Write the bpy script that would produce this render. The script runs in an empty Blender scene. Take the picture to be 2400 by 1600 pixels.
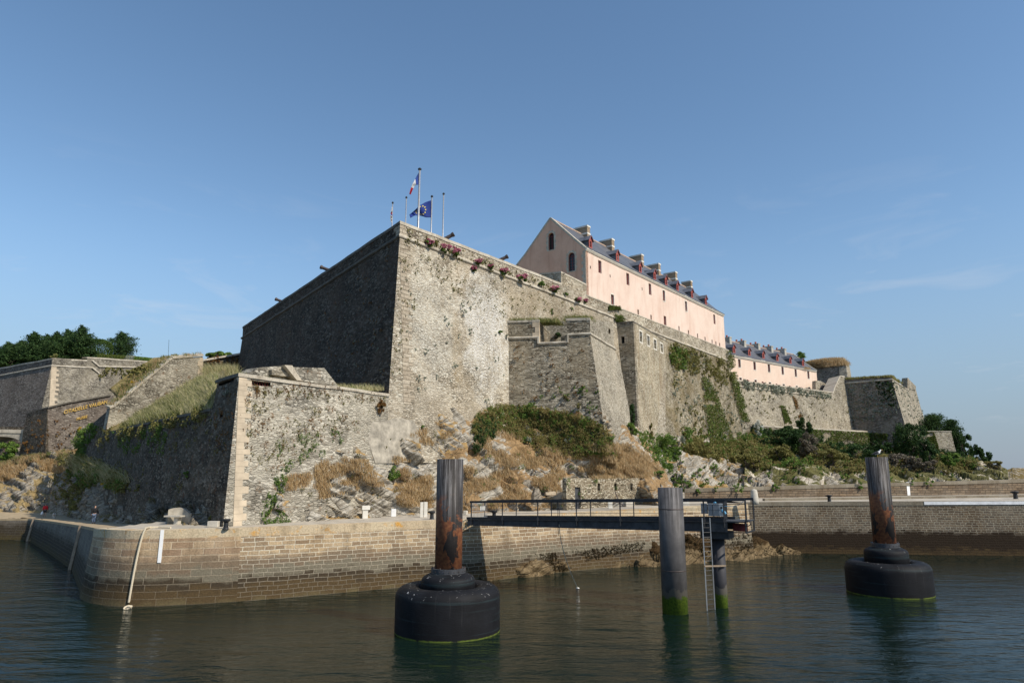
import bpy, bmesh, math, random
import numpy as np
from mathutils import Vector, Matrix, noise
from mathutils.geometry import tessellate_polygon
from mathutils.bvhtree import BVHTree
R = math.radians
random.seed(7)
rng = np.random.default_rng(11)
sc = bpy.context.scene
COL = sc.collection

# ------------------------------------------------------------------ camera, sky, sun, exposure
H = 8.0
PIT = math.atan(312 / 1600.0)
cam_d = bpy.data.cameras.new('camera')
cam = bpy.data.objects.new('camera', cam_d)
COL.objects.link(cam)
cam.location = (0, 0, H)
cam.rotation_euler = (R(90) + PIT, 0, 0)
cam_d.sensor_width = 36.0
cam_d.lens = 24.0
cam_d.clip_start = 0.5
cam_d.clip_end = 12000
sc.camera = cam

SUN_AZ, SUN_EL = 123.0, 42.0
world = bpy.data.worlds.new('World')
sc.world = world
world.use_nodes = True
wn = world.node_tree
wn.nodes.clear()
sky = wn.nodes.new('ShaderNodeTexSky')
sky.sky_type = 'NISHITA'
sky.sun_disc = False
sky.sun_elevation = R(SUN_EL)
sky.sun_rotation = R(SUN_AZ)
sky.altitude = 0
sky.air_density = 1.0
sky.dust_density = 0.4
sky.ozone_density = 1.0
bg = wn.nodes.new('ShaderNodeBackground')
bg.inputs[1].default_value = 0.14
wo = wn.nodes.new('ShaderNodeOutputWorld')
# a few faint wisps of cirrus, part of the sky itself
tc = wn.nodes.new('ShaderNodeTexCoord')
mp = wn.nodes.new('ShaderNodeMapping')
mp.inputs['Scale'].default_value = (2.0, 2.0, 9.0)
nz = wn.nodes.new('ShaderNodeTexNoise')
nz.inputs['Scale'].default_value = 2.6
nz.inputs['Detail'].default_value = 7
nz.inputs['Roughness'].default_value = 0.62
nz.inputs['Distortion'].default_value = 0.6
rp = wn.nodes.new('ShaderNodeMapRange')
rp.inputs[1].default_value = 0.56
rp.inputs[2].default_value = 0.80
rp.inputs[4].default_value = 0.42
sepz = wn.nodes.new('ShaderNodeSeparateXYZ')
lowr = wn.nodes.new('ShaderNodeMapRange')
lowr.inputs[1].default_value = 0.42
lowr.inputs[2].default_value = 0.12
mulc = wn.nodes.new('ShaderNodeMath'); mulc.operation = 'MULTIPLY'
mixc = wn.nodes.new('ShaderNodeMix'); mixc.data_type = 'RGBA'
mixc.inputs[7].default_value = (5.2, 5.3, 5.6, 1)
L = wn.links.new
L(tc.outputs['Generated'], mp.inputs[0]); L(mp.outputs[0], nz.inputs[0]); L(nz.outputs[0], rp.inputs[0])
L(tc.outputs['Generated'], sepz.inputs[0]); L(sepz.outputs[2], lowr.inputs[0])
L(rp.outputs[0], mulc.inputs[0]); L(lowr.outputs[0], mulc.inputs[1])
hsv = wn.nodes.new('ShaderNodeHueSaturation')
hsv.inputs['Saturation'].default_value = 1.10
hsv.inputs['Hue'].default_value = 0.4965
hsv.inputs['Value'].default_value = 1.12
L(sky.outputs[0], hsv.inputs['Color'])
hz = wn.nodes.new('ShaderNodeMapRange'); hz.inputs[1].default_value = 0.0; hz.inputs[2].default_value = 0.34; hz.inputs[3].default_value = 0.85; hz.inputs[4].default_value = 0.0; hz.interpolation_type = 'SMOOTHSTEP'
L(sepz.outputs[2], hz.inputs[0])
hmix = wn.nodes.new('ShaderNodeMix'); hmix.data_type = 'RGBA'; hmix.inputs[7].default_value = (1.65, 2.25, 3.15, 1)
L(hz.outputs[0], hmix.inputs[0]); L(hsv.outputs[0], hmix.inputs[6])
L(mulc.outputs[0], mixc.inputs[0]); L(hmix.outputs[2], mixc.inputs[6]); L(mixc.outputs[2], bg.inputs[0])
L(bg.outputs[0], wo.inputs[0])

sun_d = bpy.data.lights.new('sun', 'SUN')
sun_d.energy = 4.5
sun_d.angle = R(0.5)
sun_d.color = (1.0, 0.91, 0.78)
sun = bpy.data.objects.new('sun', sun_d)
COL.objects.link(sun)
_sd = Vector((math.sin(R(SUN_AZ)) * math.cos(R(SUN_EL)), math.cos(R(SUN_AZ)) * math.cos(R(SUN_EL)), math.sin(R(SUN_EL))))
sun.rotation_euler = _sd.to_track_quat('Z', 'Y').to_euler()
sun.location = (60, -40, 80)
sc.view_settings.view_transform = 'Standard'
sc.view_settings.look = 'None'
sc.view_settings.exposure = 0.0
sc.view_settings.gamma = 1.0
sc.cycles.max_bounces = 6
sc.cycles.diffuse_bounces = 3

# ------------------------------------------------------------------ geometry helpers
cP, sP = math.cos(PIT), math.sin(PIT)
C0 = np.array([0, 0, H], float)
def ray(x, y):
    a = (x - 1200) / 1600.; b = -(y - 800) / 1600.
    return np.array([a, cP - b * sP, sP + b * cP])
def onY(x, y, Y): d = ray(x, y); return C0 + d * (Y / d[1])
def onZ(x, y, z): d = ray(x, y); return C0 + d * ((z - H) / d[2])
def onPl(x, y, P, n): d = ray(x, y); return C0 + d * (np.dot(P - C0, n) / np.dot(d, n))
def azd(a, b): return math.degrees(math.atan2(b[0] - a[0], b[1] - a[1]))
def V3(*a): return np.array(a, float)
def unit(v): return v / np.linalg.norm(v)
ZU = V3(0, 0, 1)

class Frame:
    """a wall plane: P + u*h + v*w, outward normal n towards the camera side"""
    def __init__(s, P, az, lower=None):
        s.P = np.array(P, float)
        s.h = V3(math.sin(R(az)), math.cos(R(az)), 0)
        if lower is None: w = ZU
        else:
            w = s.P - lower; w = w - np.dot(w, s.h) * s.h; w = unit(w)
        s.w = w
        n = np.cross(s.h, w)
        if np.dot(n, C0 - s.P) < 0: n = -n
        s.n = unit(n)
        s.nh = unit(V3(s.n[0], s.n[1], 0))
    def px(s, x, y, off=0):
        p = onPl(x, y, s.P + s.n * off, s.n)
        return s.uv(p)
    def uv(s, p): q = p - s.P; return (float(np.dot(q, s.h)), float(np.dot(q, s.w)))
    def pt(s, u, v, off=0): return s.P + s.h * u + s.w * v + s.n * off
    def p3(s, x, y, off=0): return onPl(x, y, s.P + s.n * off, s.n)

ORI = {}
RECV = []          # receivers for plants: (verts, polys)
def link(o, parent=None, base=None):
    COL.objects.link(o)
    if parent is not None:
        o.parent = parent
        ORI[o.name] = ORI[parent.name]
    else:
        b = V3(0, 0, 0) if base is None else np.array(base, float)
        o.location = b
        ORI[o.name] = b
    return o
def tag(o, label=None, cat=None, group=None, kind=None):
    if label: o['label'] = label
    if cat: o['category'] = cat
    if group: o['group'] = group
    if kind: o['kind'] = kind
    return o
def thing(name, label, cat, base=(0, 0, 0), group=None):
    o = bpy.data.objects.new(name, None)
    o.empty_display_size = 0.3
    link(o, None, base)
    return tag(o, label, cat, group)

def mk(name, V, F, mat, parent=None, base=None, uv=None, smooth=False, recv=False, fmat=None, mats=None):
    """V world coordinates (n,3); F faces; uv list per loop or per vertex"""
    V = np.asarray(V, float).reshape(-1, 3)
    if parent is not None: b = ORI[parent.name]
    else: b = V3(0, 0, 0) if base is None else np.array(base, float)
    me = bpy.data.meshes.new(name)
    if isinstance(F, np.ndarray):
        k = F.shape[1]; nf = F.shape[0]
        me.vertices.add(len(V)); me.vertices.foreach_set('co', (V - b).ravel())
        me.loops.add(nf * k); me.loops.foreach_set('vertex_index', F.ravel().astype(np.int32))
        me.polygons.add(nf)
        me.polygons.foreach_set('loop_start', np.arange(0, nf * k, k, dtype=np.int32))
        me.polygons.foreach_set('loop_total', np.full(nf, k, dtype=np.int32))
        me.update(calc_edges=True)
    else:
        me.from_pydata([tuple(v) for v in (V - b)], [], F)
        me.update()
    if uv is not None:
        l = me.uv_layers.new(name='UVMap')
        vi = np.zeros(len(me.loops), dtype=np.int32); me.loops.foreach_get('vertex_index', vi)
        uvv = np.asarray(uv, float)
        l.data.foreach_set('uv', uvv[vi].ravel())
    if mats:
        for m in mats: me.materials.append(m)
        if fmat is not None: me.polygons.foreach_set('material_index', np.asarray(fmat, dtype=np.int32))
    elif mat: me.materials.append(mat)
    if smooth: me.polygons.foreach_set('use_smooth', np.ones(len(me.polygons), dtype=bool))
    o = bpy.data.objects.new(name, me)
    link(o, parent, base)
    if recv: RECV.append((V, [tuple(int(i) for i in f) for f in F]))
    return o

class MB:
    """collects simple solids into one mesh"""
    def __init__(s): s.V = []; s.F = []; s.UV = []; s.m = []
    def add(s, V, F, UV=None, m=0):
        k = len(s.V)
        for v in V: s.V.append(tuple(v))
        if UV is None: UV = [(v[0] + v[1], v[2]) for v in V]
        s.UV += [tuple(u) for u in UV]
        for f in F: s.F.append(tuple(i + k for i in f)); s.m.append(m)
    def box(s, c, sx, sy, sz, az=0, m=0):
        """c = centre of the base; az rotates the x axis clockwise from +x"""
        ax = V3(math.cos(R(az)), -math.sin(R(az)), 0); ay = V3(math.sin(R(az)), math.cos(R(az)), 0)
        c = np.array(c, float)
        V = [c + ax * (i * sx / 2) + ay * (j * sy / 2) + ZU * (k * sz) for k in (0, 1) for j in (-1, 1) for i in (-1, 1)]
        s.add(V, [(0, 2, 3, 1), (4, 5, 7, 6), (0, 1, 5, 4), (2, 6, 7, 3), (0, 4, 6, 2), (1, 3, 7, 5)], m=m)
    def slab(s, fr, u0, u1, v0, v1, o0, o1, m=0):
        V = [fr.pt(u, v, o) for o in (o0, o1) for v in (v0, v1) for u in (u0, u1)]
        UV = [(u + o * .7, v) for o in (o0, o1) for v in (v0, v1) for u in (u0, u1)]
        s.add(V, [(0, 1, 3, 2), (4, 6, 7, 5), (0, 4, 5, 1), (2, 3, 7, 6), (0, 2, 6, 4), (1, 5, 7, 3)], UV, m=m)
    def bar(s, a, b, w, h=None, m=0):
        """rectangular bar from a to b"""
        h = h or w
        a = np.array(a, float); b = np.array(b, float)
        t = unit(b - a)
        up = ZU if abs(t[2]) < .95 else V3(0, 1, 0)
        sd = unit(np.cross(t, up)); up = np.cross(sd, t)
        V = [p + sd * (i * w / 2) + up * (j * h / 2) for p in (a, b) for j in (-1, 1) for i in (-1, 1)]
        s.add(V, [(0, 2, 3, 1), (4, 5, 7, 6), (0, 1, 5, 4), (2, 6, 7, 3), (0, 4, 6, 2), (1, 3, 7, 5)], m=m)
    def tube(s, pts, r, n=8, m=0, cap=True):
        pts = [np.array(p, float) for p in pts]
        rr = r if hasattr(r, '__len__') else [r] * len(pts)
        V = []; prev = None
        for i, p in enumerate(pts):
            t = unit(pts[min(i + 1, len(pts) - 1)] - pts[max(i - 1, 0)])
            up = prev if prev is not None else (ZU if abs(t[2]) < .9 else V3(1, 0, 0))
            a = np.cross(t, up)
            a = unit(a); b = np.cross(a, t); prev = b
            for k in range(n):
                an = 2 * math.pi * k / n
                V.append(p + (a * math.cos(an) + b * math.sin(an)) * rr[i])
        F = [(i * n + k, i * n + (k + 1) % n, (i + 1) * n + (k + 1) % n, (i + 1) * n + k) for i in range(len(pts) - 1) for k in range(n)]
        if cap: F += [tuple(range(n - 1, -1, -1)), tuple(range((len(pts) - 1) * n, len(pts) * n))]
        s.add(V, F, m=m)
    def lathe(s, c, prof, n=32, axis=ZU, m=0, closed=False):
        """prof = [(radius, height)] up the axis from c"""
        c = np.array(c, float); axis = unit(np.array(axis, float))
        x = unit(np.cross(axis, V3(0, 1, 0.01))); y = np.cross(axis, x)
        V = []; UV = []
        for (r, h) in prof:
            for k in range(n):
                an = 2 * math.pi * k / n
                V.append(c + axis * h + (x * math.cos(an) + y * math.sin(an)) * r)
                UV.append((an * max(prof[0][0], .1), h))
        F = [(i * n + k, i * n + (k + 1) % n, (i + 1) * n + (k + 1) % n, (i + 1) * n + k) for i in range(len(prof) - 1) for k in range(n)]
        if prof[0][0] > 1e-4: F.append(tuple(range(n - 1, -1, -1)))
        if prof[-1][0] > 1e-4: F.append(tuple(range((len(prof) - 1) * n, len(prof) * n)))
        s.add(V, F, UV, m=m)
    def sweep(s, pts, prof, m=0, out=None, seg=None):
        """profile [(out, up)] swept along a polyline, out = horizontal side facing the camera"""
        pts = [np.array(p, float) for p in pts]
        if len(pts) < 12:      # hand-laid stones: break long runs into short, slightly uneven lengths
            q = [pts[0]]; sg = []
            for i in range(len(pts) - 1):
                ln = np.linalg.norm(pts[i + 1] - pts[i]); n_ = max(1, min(60, int(ln / 1.7)))
                for j in range(1, n_ + 1):
                    p_ = pts[i] + (pts[i + 1] - pts[i]) * j / n_
                    if j < n_: p_ = p_ + V3(random.uniform(-.012, .012), random.uniform(-.012, .012), random.uniform(-.035, .035))
                    q.append(p_); sg.append(seg[i] if seg else 0)
            pts = q; seg = sg if seg else None
        N = len(pts); k = len(prof)
        V = []; UV = []; d = 0
        for i, p in enumerate(pts):
            def nr(a, b):
                t = b - a; q = V3(t[1], -t[0], 0); q = unit(q)
                ref = (C0 - p) if out is None else out
                return q if np.dot(q, ref) > 0 else -q
            if i == 0: o = nr(pts[0], pts[1])
            elif i == N - 1: o = nr(pts[-2], pts[-1])
            else:
                a, b = nr(pts[i - 1], p), nr(p, pts[i + 1]); o = unit(a + b) ; o = o / max(.5, np.dot(o, a))
            if i: d += np.linalg.norm(p - pts[i - 1])
            acc = 0
            for j, (a, b) in enumerate(prof):
                V.append(p + o * a + ZU * b)
                if j: acc += math.hypot(a - prof[j - 1][0], b - prof[j - 1][1])
                UV.append((d, p[2] + b - a * .5))
        F = [(i * k + j, i * k + (j + 1) % k, (i + 1) * k + (j + 1) % k, (i + 1) * k + j) for i in range(N - 1) for j in range(k)]
        F += [tuple(range(k - 1, -1, -1)), tuple(range((N - 1) * k, N * k))]
        s.add(V, F, UV, m=m)
        if seg:
            f0 = len(s.m) - len(F)
            for i in range(N - 1):
                for j in range(k): s.m[f0 + i * k + j] = seg[i]
    def build(s, name, mat, parent=None, base=None, smooth=False, recv=False, mats=None):
        o = mk(name, s.V, s.F, mat, parent, base, s.UV, smooth, recv, s.m if mats else None, mats)
        bm = bmesh.new(); bm.from_mesh(o.data)
        bmesh.ops.recalc_face_normals(bm, faces=bm.faces)
        bm.to_mesh(o.data); bm.free()
        return o

def bis(a, b):
    """unit horizontal vector pointing outwards between two faces of a corner"""
    return unit(a.nh + b.nh)
def panel(name, mat, parent, fr, poly, holes=(), t=1.2, px=True, off=0, base=None, recv=True, hole_px=False, ex=None):
    """a wall face: outline (pixel or uv) on a plane, with real openings and thickness t"""
    P = [fr.px(*p) for p in poly] if px else list(poly)
    Hs = [[fr.px(*p) for p in h] if hole_px else list(h) for h in holes]
    loops = [P] + Hs
    flat = [p for l in loops for p in l]
    tris = tessellate_polygon([[Vector((p[0], p[1], 0)) for p in l] for l in loops])
    n = len(flat)
    V = [fr.pt(u, v, off) for u, v in flat] + [fr.pt(u, v, off) - (fr.nh if ex is None else ex) * t for u, v in flat]
    UV = [(u, v) for u, v in flat] + [(u + t, v) for u, v in flat]
    F = [tuple(t_) for t_ in tris] + [tuple(i + n for i in reversed(t_)) for t_ in tris]
    k = 0
    for l in loops:
        m = len(l)
        for i in range(m):
            a, b = k + i, k + (i + 1) % m
            F.append((a, b, b + n, a + n))
        k += m
    o = mk(name, V, F, mat, parent, base, UV, recv=recv)
    bm = bmesh.new(); bm.from_mesh(o.data)
    bmesh.ops.recalc_face_normals(bm, faces=bm.faces)
    bm.to_mesh(o.data); bm.free()
    return o

def fbm(p, oct=5, lac=2.1, gain=.5):
    v = 0; a = 1; q = Vector(p)
    for i in range(oct):
        v += a * noise.noise(q); q = q * lac; a *= gain
    return v

def resample(pts, n):
    pts = np.array(pts, float)
    d = np.r_[0, np.cumsum(np.linalg.norm(np.diff(pts, axis=0), axis=1))]
    t = np.linspace(0, d[-1], n)
    return np.stack([np.interp(t, d, pts[:, k]) for k in range(3)], 1)
def rowinterp(pts, n):
    pts = np.array(pts, float); i = np.arange(len(pts)); t = np.linspace(0, len(pts) - 1, n)
    return np.stack([np.interp(t, i, pts[:, k]) for k in range(3)], 1)

def loft(name, mat, rows, nu, nv, disp=None, over=0.0, parent=None, base=None, recv=True, smooth=True):
    rr = [rowinterp(r, nu) for r in rows]
    g = np.zeros((nv, nu, 3))
    for j in range(nv):
        t = j / (nv - 1) * (len(rr) - 1 + over)
        k = min(int(t), len(rr) - 2); f = t - k
        g[j] = rr[k] * (1 - f) + rr[k + 1] * f
    gu = np.gradient(g, axis=1); gv = np.gradient(g, axis=0)
    nn = np.cross(gu, gv); nn /= np.maximum(np.linalg.norm(nn, axis=2, keepdims=True), 1e-6)
    if np.sum(nn * (C0 - g)) < 0: nn = -nn
    if disp:
        out = g.copy()
        for j in range(nv):
            tv = j / (nv - 1)
            for i in range(nu):
                out[j, i] = disp(g[j, i], nn[j, i], i / (nu - 1), tv)
        g = out
    V = g.reshape(-1, 3)
    idx = np.arange(nu * nv).reshape(nv, nu)
    F = np.stack([idx[:-1, :-1].ravel(), idx[:-1, 1:].ravel(), idx[1:, 1:].ravel(), idx[1:, :-1].ravel()], 1)
    uv = np.stack([V[:, 0] * .8 + V[:, 1] * .6, V[:, 2]], 1)
    return mk(name, V, F, mat, parent, base, uv, smooth, recv)

# ------------------------------------------------------------------ materials
class NT:
    def __init__(s, name):
        s.mat = bpy.data.materials.new(name); s.mat.use_nodes = True
        s.t = s.mat.node_tree; s.t.nodes.clear()
        s.out = s.t.nodes.new('ShaderNodeOutputMaterial')
    def n(s, typ, props=None, **inp):
        nd = s.t.nodes.new('ShaderNode' + typ)
        for k, v in (props or {}).items(): setattr(nd, k, v)
        for k, v in inp.items():
            key = int(k[1:]) if k[0] == 'i' and k[1:].isdigit() else k.replace('_', ' ')
            s.set(nd, key, v)
        return nd
    def set(s, nd, key, v):
        if isinstance(v, bpy.types.NodeSocket): s.t.links.new(v, nd.inputs[key])
        else:
            if isinstance(v, tuple) and len(v) == 3 and nd.inputs[key].type == 'RGBA': v = v + (1,)
            nd.inputs[key].default_value = v
    def math(s, op, a, b=0.0, c=None, clamp=False):
        nd = s.t.nodes.new('ShaderNodeMath'); nd.operation = op; nd.use_clamp = clamp
        s.set(nd, 0, a); s.set(nd, 1, b)
        if c is not None: s.set(nd, 2, c)
        return nd.outputs[0]
    def mix(s, f, a, b, mode='MIX'):
        nd = s.t.nodes.new('ShaderNodeMix'); nd.data_type = 'RGBA'; nd.blend_type = mode
        s.set(nd, 0, f); s.set(nd, 6, a if not isinstance(a, tuple) else a + (1,)); s.set(nd, 7, b if not isinstance(b, tuple) else b + (1,))
        return nd.outputs[2]
    def rng(s, v, a, b, c=0.0, d=1.0):
        nd = s.t.nodes.new('ShaderNodeMapRange'); s.set(nd, 0, v)
        for i, x in enumerate((a, b, c, d)): nd.inputs[i + 1].default_value = x
        return nd.outputs[0]
    def noise(s, vec, scale, detail=3, rough=.55, dist=0.0):
        nd = s.n('TexNoise', None, Vector=vec, Scale=scale, Detail=detail, Roughness=rough, Distortion=dist)
        return nd.outputs[0]
    def mapping(s, vec, sc=(1, 1, 1), loc=(0, 0, 0), rot=(0, 0, 0)):
        nd = s.n('Mapping', None, Vector=vec); nd.inputs['Scale'].default_value = sc
        nd.inputs['Location'].default_value = loc; nd.inputs['Rotation'].default_value = rot
        return nd.outputs[0]
    def ramp(s, v, stops):
        nd = s.t.nodes.new('ShaderNodeValToRGB'); s.set(nd, 0, v)
        e = nd.color_ramp.elements
        while len(e) < len(stops): e.new(.5)
        for i, (p, c) in enumerate(stops): e[i].position = p; e[i].color = tuple(c) + (1,)
        return nd.outputs[0]
    def fin(s, col, rough=.9, bump=None, bstr=.5, bdist=.05, **kw):
        b = s.n('BsdfPrincipled')
        s.set(b, 'Base Color', col); s.set(b, 'Roughness', rough)
        for k, v in kw.items(): s.set(b, k.replace('_', ' '), v)
        if bump is not None:
            bn = s.n('Bump', None, Strength=bstr, Distance=bdist, Height=bump)
            s.t.links.new(bn.outputs[0], b.inputs['Normal'])
        s.t.links.new(b.outputs[0], s.out.inputs[0])
        return s.mat
    def uv(s): return s.n('TexCoord').outputs['UV']
    def pos(s): return s.n('NewGeometry').outputs['Position']
    def xyz(s, v):
        nd = s.n('SeparateXYZ', None, Vector=v); return nd.outputs

def plain(name, col, rough=.7, metal=0.0, var=.25, scale=6, bump=.15, spec=.5):
    m = NT(name); p = m.n('TexCoord').outputs['Object']
    n1 = m.noise(p, scale, 5, .6)
    c = m.mix(m.rng(n1, .3, .7), tuple(x * (1 - var) for x in col), tuple(min(1, x * (1 + var)) for x in col))
    return m.fin(c, rough, n1, bump, .02, Metallic=metal, Specular_IOR_Level=spec)

def rubble(name, dark, mid, light, mortar, sx=2.0, sy=5.5, blotch=None, bamt=.5, bsc=.18, moss=None, mamt=.0, bstr=.7, gap=.5, streak=0.0, mass=None):
    """coursed rubble stone, uv in metres"""
    m = NT(name); uv = m.uv()
    w = m.n('TexNoise', None, Vector=uv, Scale=.9, Detail=3).outputs[1]
    ww = m.n('VectorMath', {'operation': 'SUBTRACT'}, i0=w); ww.inputs[1].default_value = (.5, .5, .5)
    wv = m.n('VectorMath', {'operation': 'MULTIPLY'}, i0=ww.outputs[0]); wv.inputs[1].default_value = (.45, .16, 0)
    uv2 = m.n('VectorMath', {'operation': 'ADD'}, i0=uv, i1=wv.outputs[0]).outputs[0]
    sc_ = m.mapping(uv2, (sx * 1.35, sy * 1.25, 1))
    vo = m.n('TexVoronoi', {'feature': 'F1'}, Vector=sc_, Scale=1.0, Randomness=.85)
    ed = m.n('TexVoronoi', {'feature': 'DISTANCE_TO_EDGE'}, Vector=sc_, Scale=1.0, Randomness=.85).outputs[0]
    cell = m.xyz(vo.outputs['Color'])[0]
    cell2 = m.xyz(vo.outputs['Color'])[1]
    col = m.ramp(cell, [(0, dark), (.22, tuple((a + b) / 2 for a, b in zip(dark, mid))), (.55, mid), (1, light)])
    mm = m.rng(ed, .02, .10, 1, 0)
    # open joints (dark) here, mortared joints there
    jn = m.rng(m.noise(uv, .35, 4), .42, .6)
    jcol = m.mix(jn, tuple(x * .22 for x in dark), mortar)
    col = m.mix(m.math('MULTIPLY', mm, gap + .35, clamp=True), col, jcol)
    # single stones darkened, the shade of missing or deep-set ones put into colour
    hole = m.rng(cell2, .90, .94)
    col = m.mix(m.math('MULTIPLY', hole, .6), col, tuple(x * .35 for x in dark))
    big = m.noise(uv, bsc, 6, .62, .3)
    if blotch:
        col = m.mix(m.math('MULTIPLY', m.rng(big, .47, .62), bamt), col, blotch)
    if mass:
        for (uc, vc, ru, rv, colr, amt) in mass:   # stains with a shape of their own, in wall metres
            x, y = m.xyz(uv)[0], m.xyz(uv)[1]
            dx = m.math('DIVIDE', m.math('SUBTRACT', x, uc), ru); dy = m.math('DIVIDE', m.math('SUBTRACT', y, vc), rv)
            d = m.math('ADD', m.math('MULTIPLY', dx, dx), m.math('MULTIPLY', dy, dy))
            d = m.math('ADD', d, m.math('MULTIPLY', m.math('SUBTRACT', m.noise(uv, .42, 7, .72, .6), .5), 5.0))
            k = m.math('MULTIPLY', m.rng(d, 1.15, .15), amt)
            fine = m.rng(m.noise(m.mapping(uv, (2.2, 4.5, 1)), 1.2, 5, .7), .36, .56)
            col = m.mix(m.math('MULTIPLY', k, fine), col, colr)
    if moss:
        mo = m.rng(m.noise(uv, 1.3, 6, .7), .60 - mamt * .2, .70 - mamt * .1)
        col = m.mix(m.math('MULTIPLY', mo, .85), col, moss)
    if streak:
        st = m.rng(m.noise(m.mapping(uv, (1.6, .07, 1)), 1.0, 5, .6), .5, .68)
        col = m.mix(m.math('MULTIPLY', st, streak), col, (.30, .19, .09))
    fn = m.noise(uv, 14, 4, .7)
    col = m.mix(.55, col, m.mix(m.rng(fn, .25, .75), (.25, .25, .25), (1, 1, 1)), 'OVERLAY')
    lf = m.rng(m.noise(uv, .16, 5, .65), .3, .7, .72, 1.18)
    lc = m.n('CombineColor'); [m.set(lc, i, lf) for i in range(3)]
    col = m.mix(1.0, col, lc.outputs[0], 'MULTIPLY')
    hgt = m.math('ADD', m.rng(ed, 0, .14), m.math('ADD', m.math('MULTIPLY', cell2, .6), m.math('MULTIPLY', fn, .5)))
    return m.fin(col, .95, hgt, bstr, .09, Specular_IOR_Level=.2)

def ashlar(name, c1, c2, mortar, bw=.8, bh=.4, mo=.012, rough=.9, tide=None, lichen=0.0, bstr=.5, top=None, warp=1.0):
    """squared blocks in courses; uv in metres with v = height"""
    m = NT(name); uv = m.uv()
    w = m.n('TexNoise', None, Vector=uv, Scale=.8, Detail=2).outputs[1]
    ww = m.n('VectorMath', {'operation': 'SUBTRACT'}, i0=w); ww.inputs[1].default_value = (.5, .5, .5)
    wv = m.n('VectorMath', {'operation': 'MULTIPLY'}, i0=ww.outputs[0]); wv.inputs[1].default_value = (.16 * warp, .07 * warp, 0)
    uv2 = m.n('VectorMath', {'operation': 'ADD'}, i0=uv, i1=wv.outputs[0]).outputs[0]
    def br(ca, cb, cm):
        b = m.n('TexBrick', {'offset': .5, 'squash': 1.35, 'squash_frequency': 3}, Vector=uv2, Scale=1.0, Color1=ca, Color2=cb, Mortar=cm)
        b.inputs['Mortar Size'].default_value = mo; b.inputs['Mortar Smooth'].default_value = .35
        b.inputs['Brick Width'].default_value = bw; b.inputs['Row Height'].default_value = bh; b.inputs['Bias'].default_value = 0
        return b
    b = br(c1, c2, mortar)
    bid = br((0, 0, 0), (1, 1, 1), (.5, .5, .5)).outputs[0]
    col = b.outputs[0]
    msk = b.outputs[1]
    z = m.xyz(m.pos())[2]
    nj = m.math('MULTIPLY', m.math('SUBTRACT', m.noise(uv, .45, 5, .65), .5), 1.5)
    nb = m.math('MULTIPLY', m.math('SUBTRACT', m.xyz(bid)[0], .5), .5)
    zz = m.math('ADD', z, m.math('ADD', nj, nb))
    if lichen:
        zl = m.rng(z, 3.5, 4.3)
        lk = m.math('MULTIPLY', m.rng(m.noise(uv, 1.1, 6, .7), .57, .64), m.math('MULTIPLY', zl, lichen))
        col = m.mix(lk, col, (.55, .27, .04))
    big = m.rng(m.noise(uv, .33, 5, .6), .35, .7)
    col = m.mix(m.math('MULTIPLY', big, .22), col, (.42, .40, .33))
    drk = m.rng(m.noise(m.mapping(uv, (1, .35, 1)), .7, 5, .65), .50, .72)
    col = m.mix(m.math('MULTIPLY', drk, .62), col, (.10, .07, .04))
    if tide:
        for (z0, z1, cc, amt) in tide:       # z1 > z0 : full below z0, none above z1
            k = m.math('MULTIPLY', m.rng(zz, z0, z1, 1, 0), amt)
            kk = m.math('MULTIPLY', k, m.math('SUBTRACT', 1.0, m.math('MULTIPLY', msk, .55 if amt < .93 else .15)), clamp=True)
            col = m.mix(kk, col, cc)
    fn = m.noise(uv, 9, 5, .7)
    col = m.mix(.6, col, m.mix(m.rng(fn, .25, .75), (.22, .22, .22), (.95, .95, .95)), 'OVERLAY')
    h = m.math('ADD', m.math('MULTIPLY', msk, -1.0), m.math('ADD', m.math('MULTIPLY', fn, .8), m.math('MULTIPLY', m.noise(uv, 2.5, 4), .8)))
    return m.fin(col, rough, h, bstr, .06, Specular_IOR_Level=.25)

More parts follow.
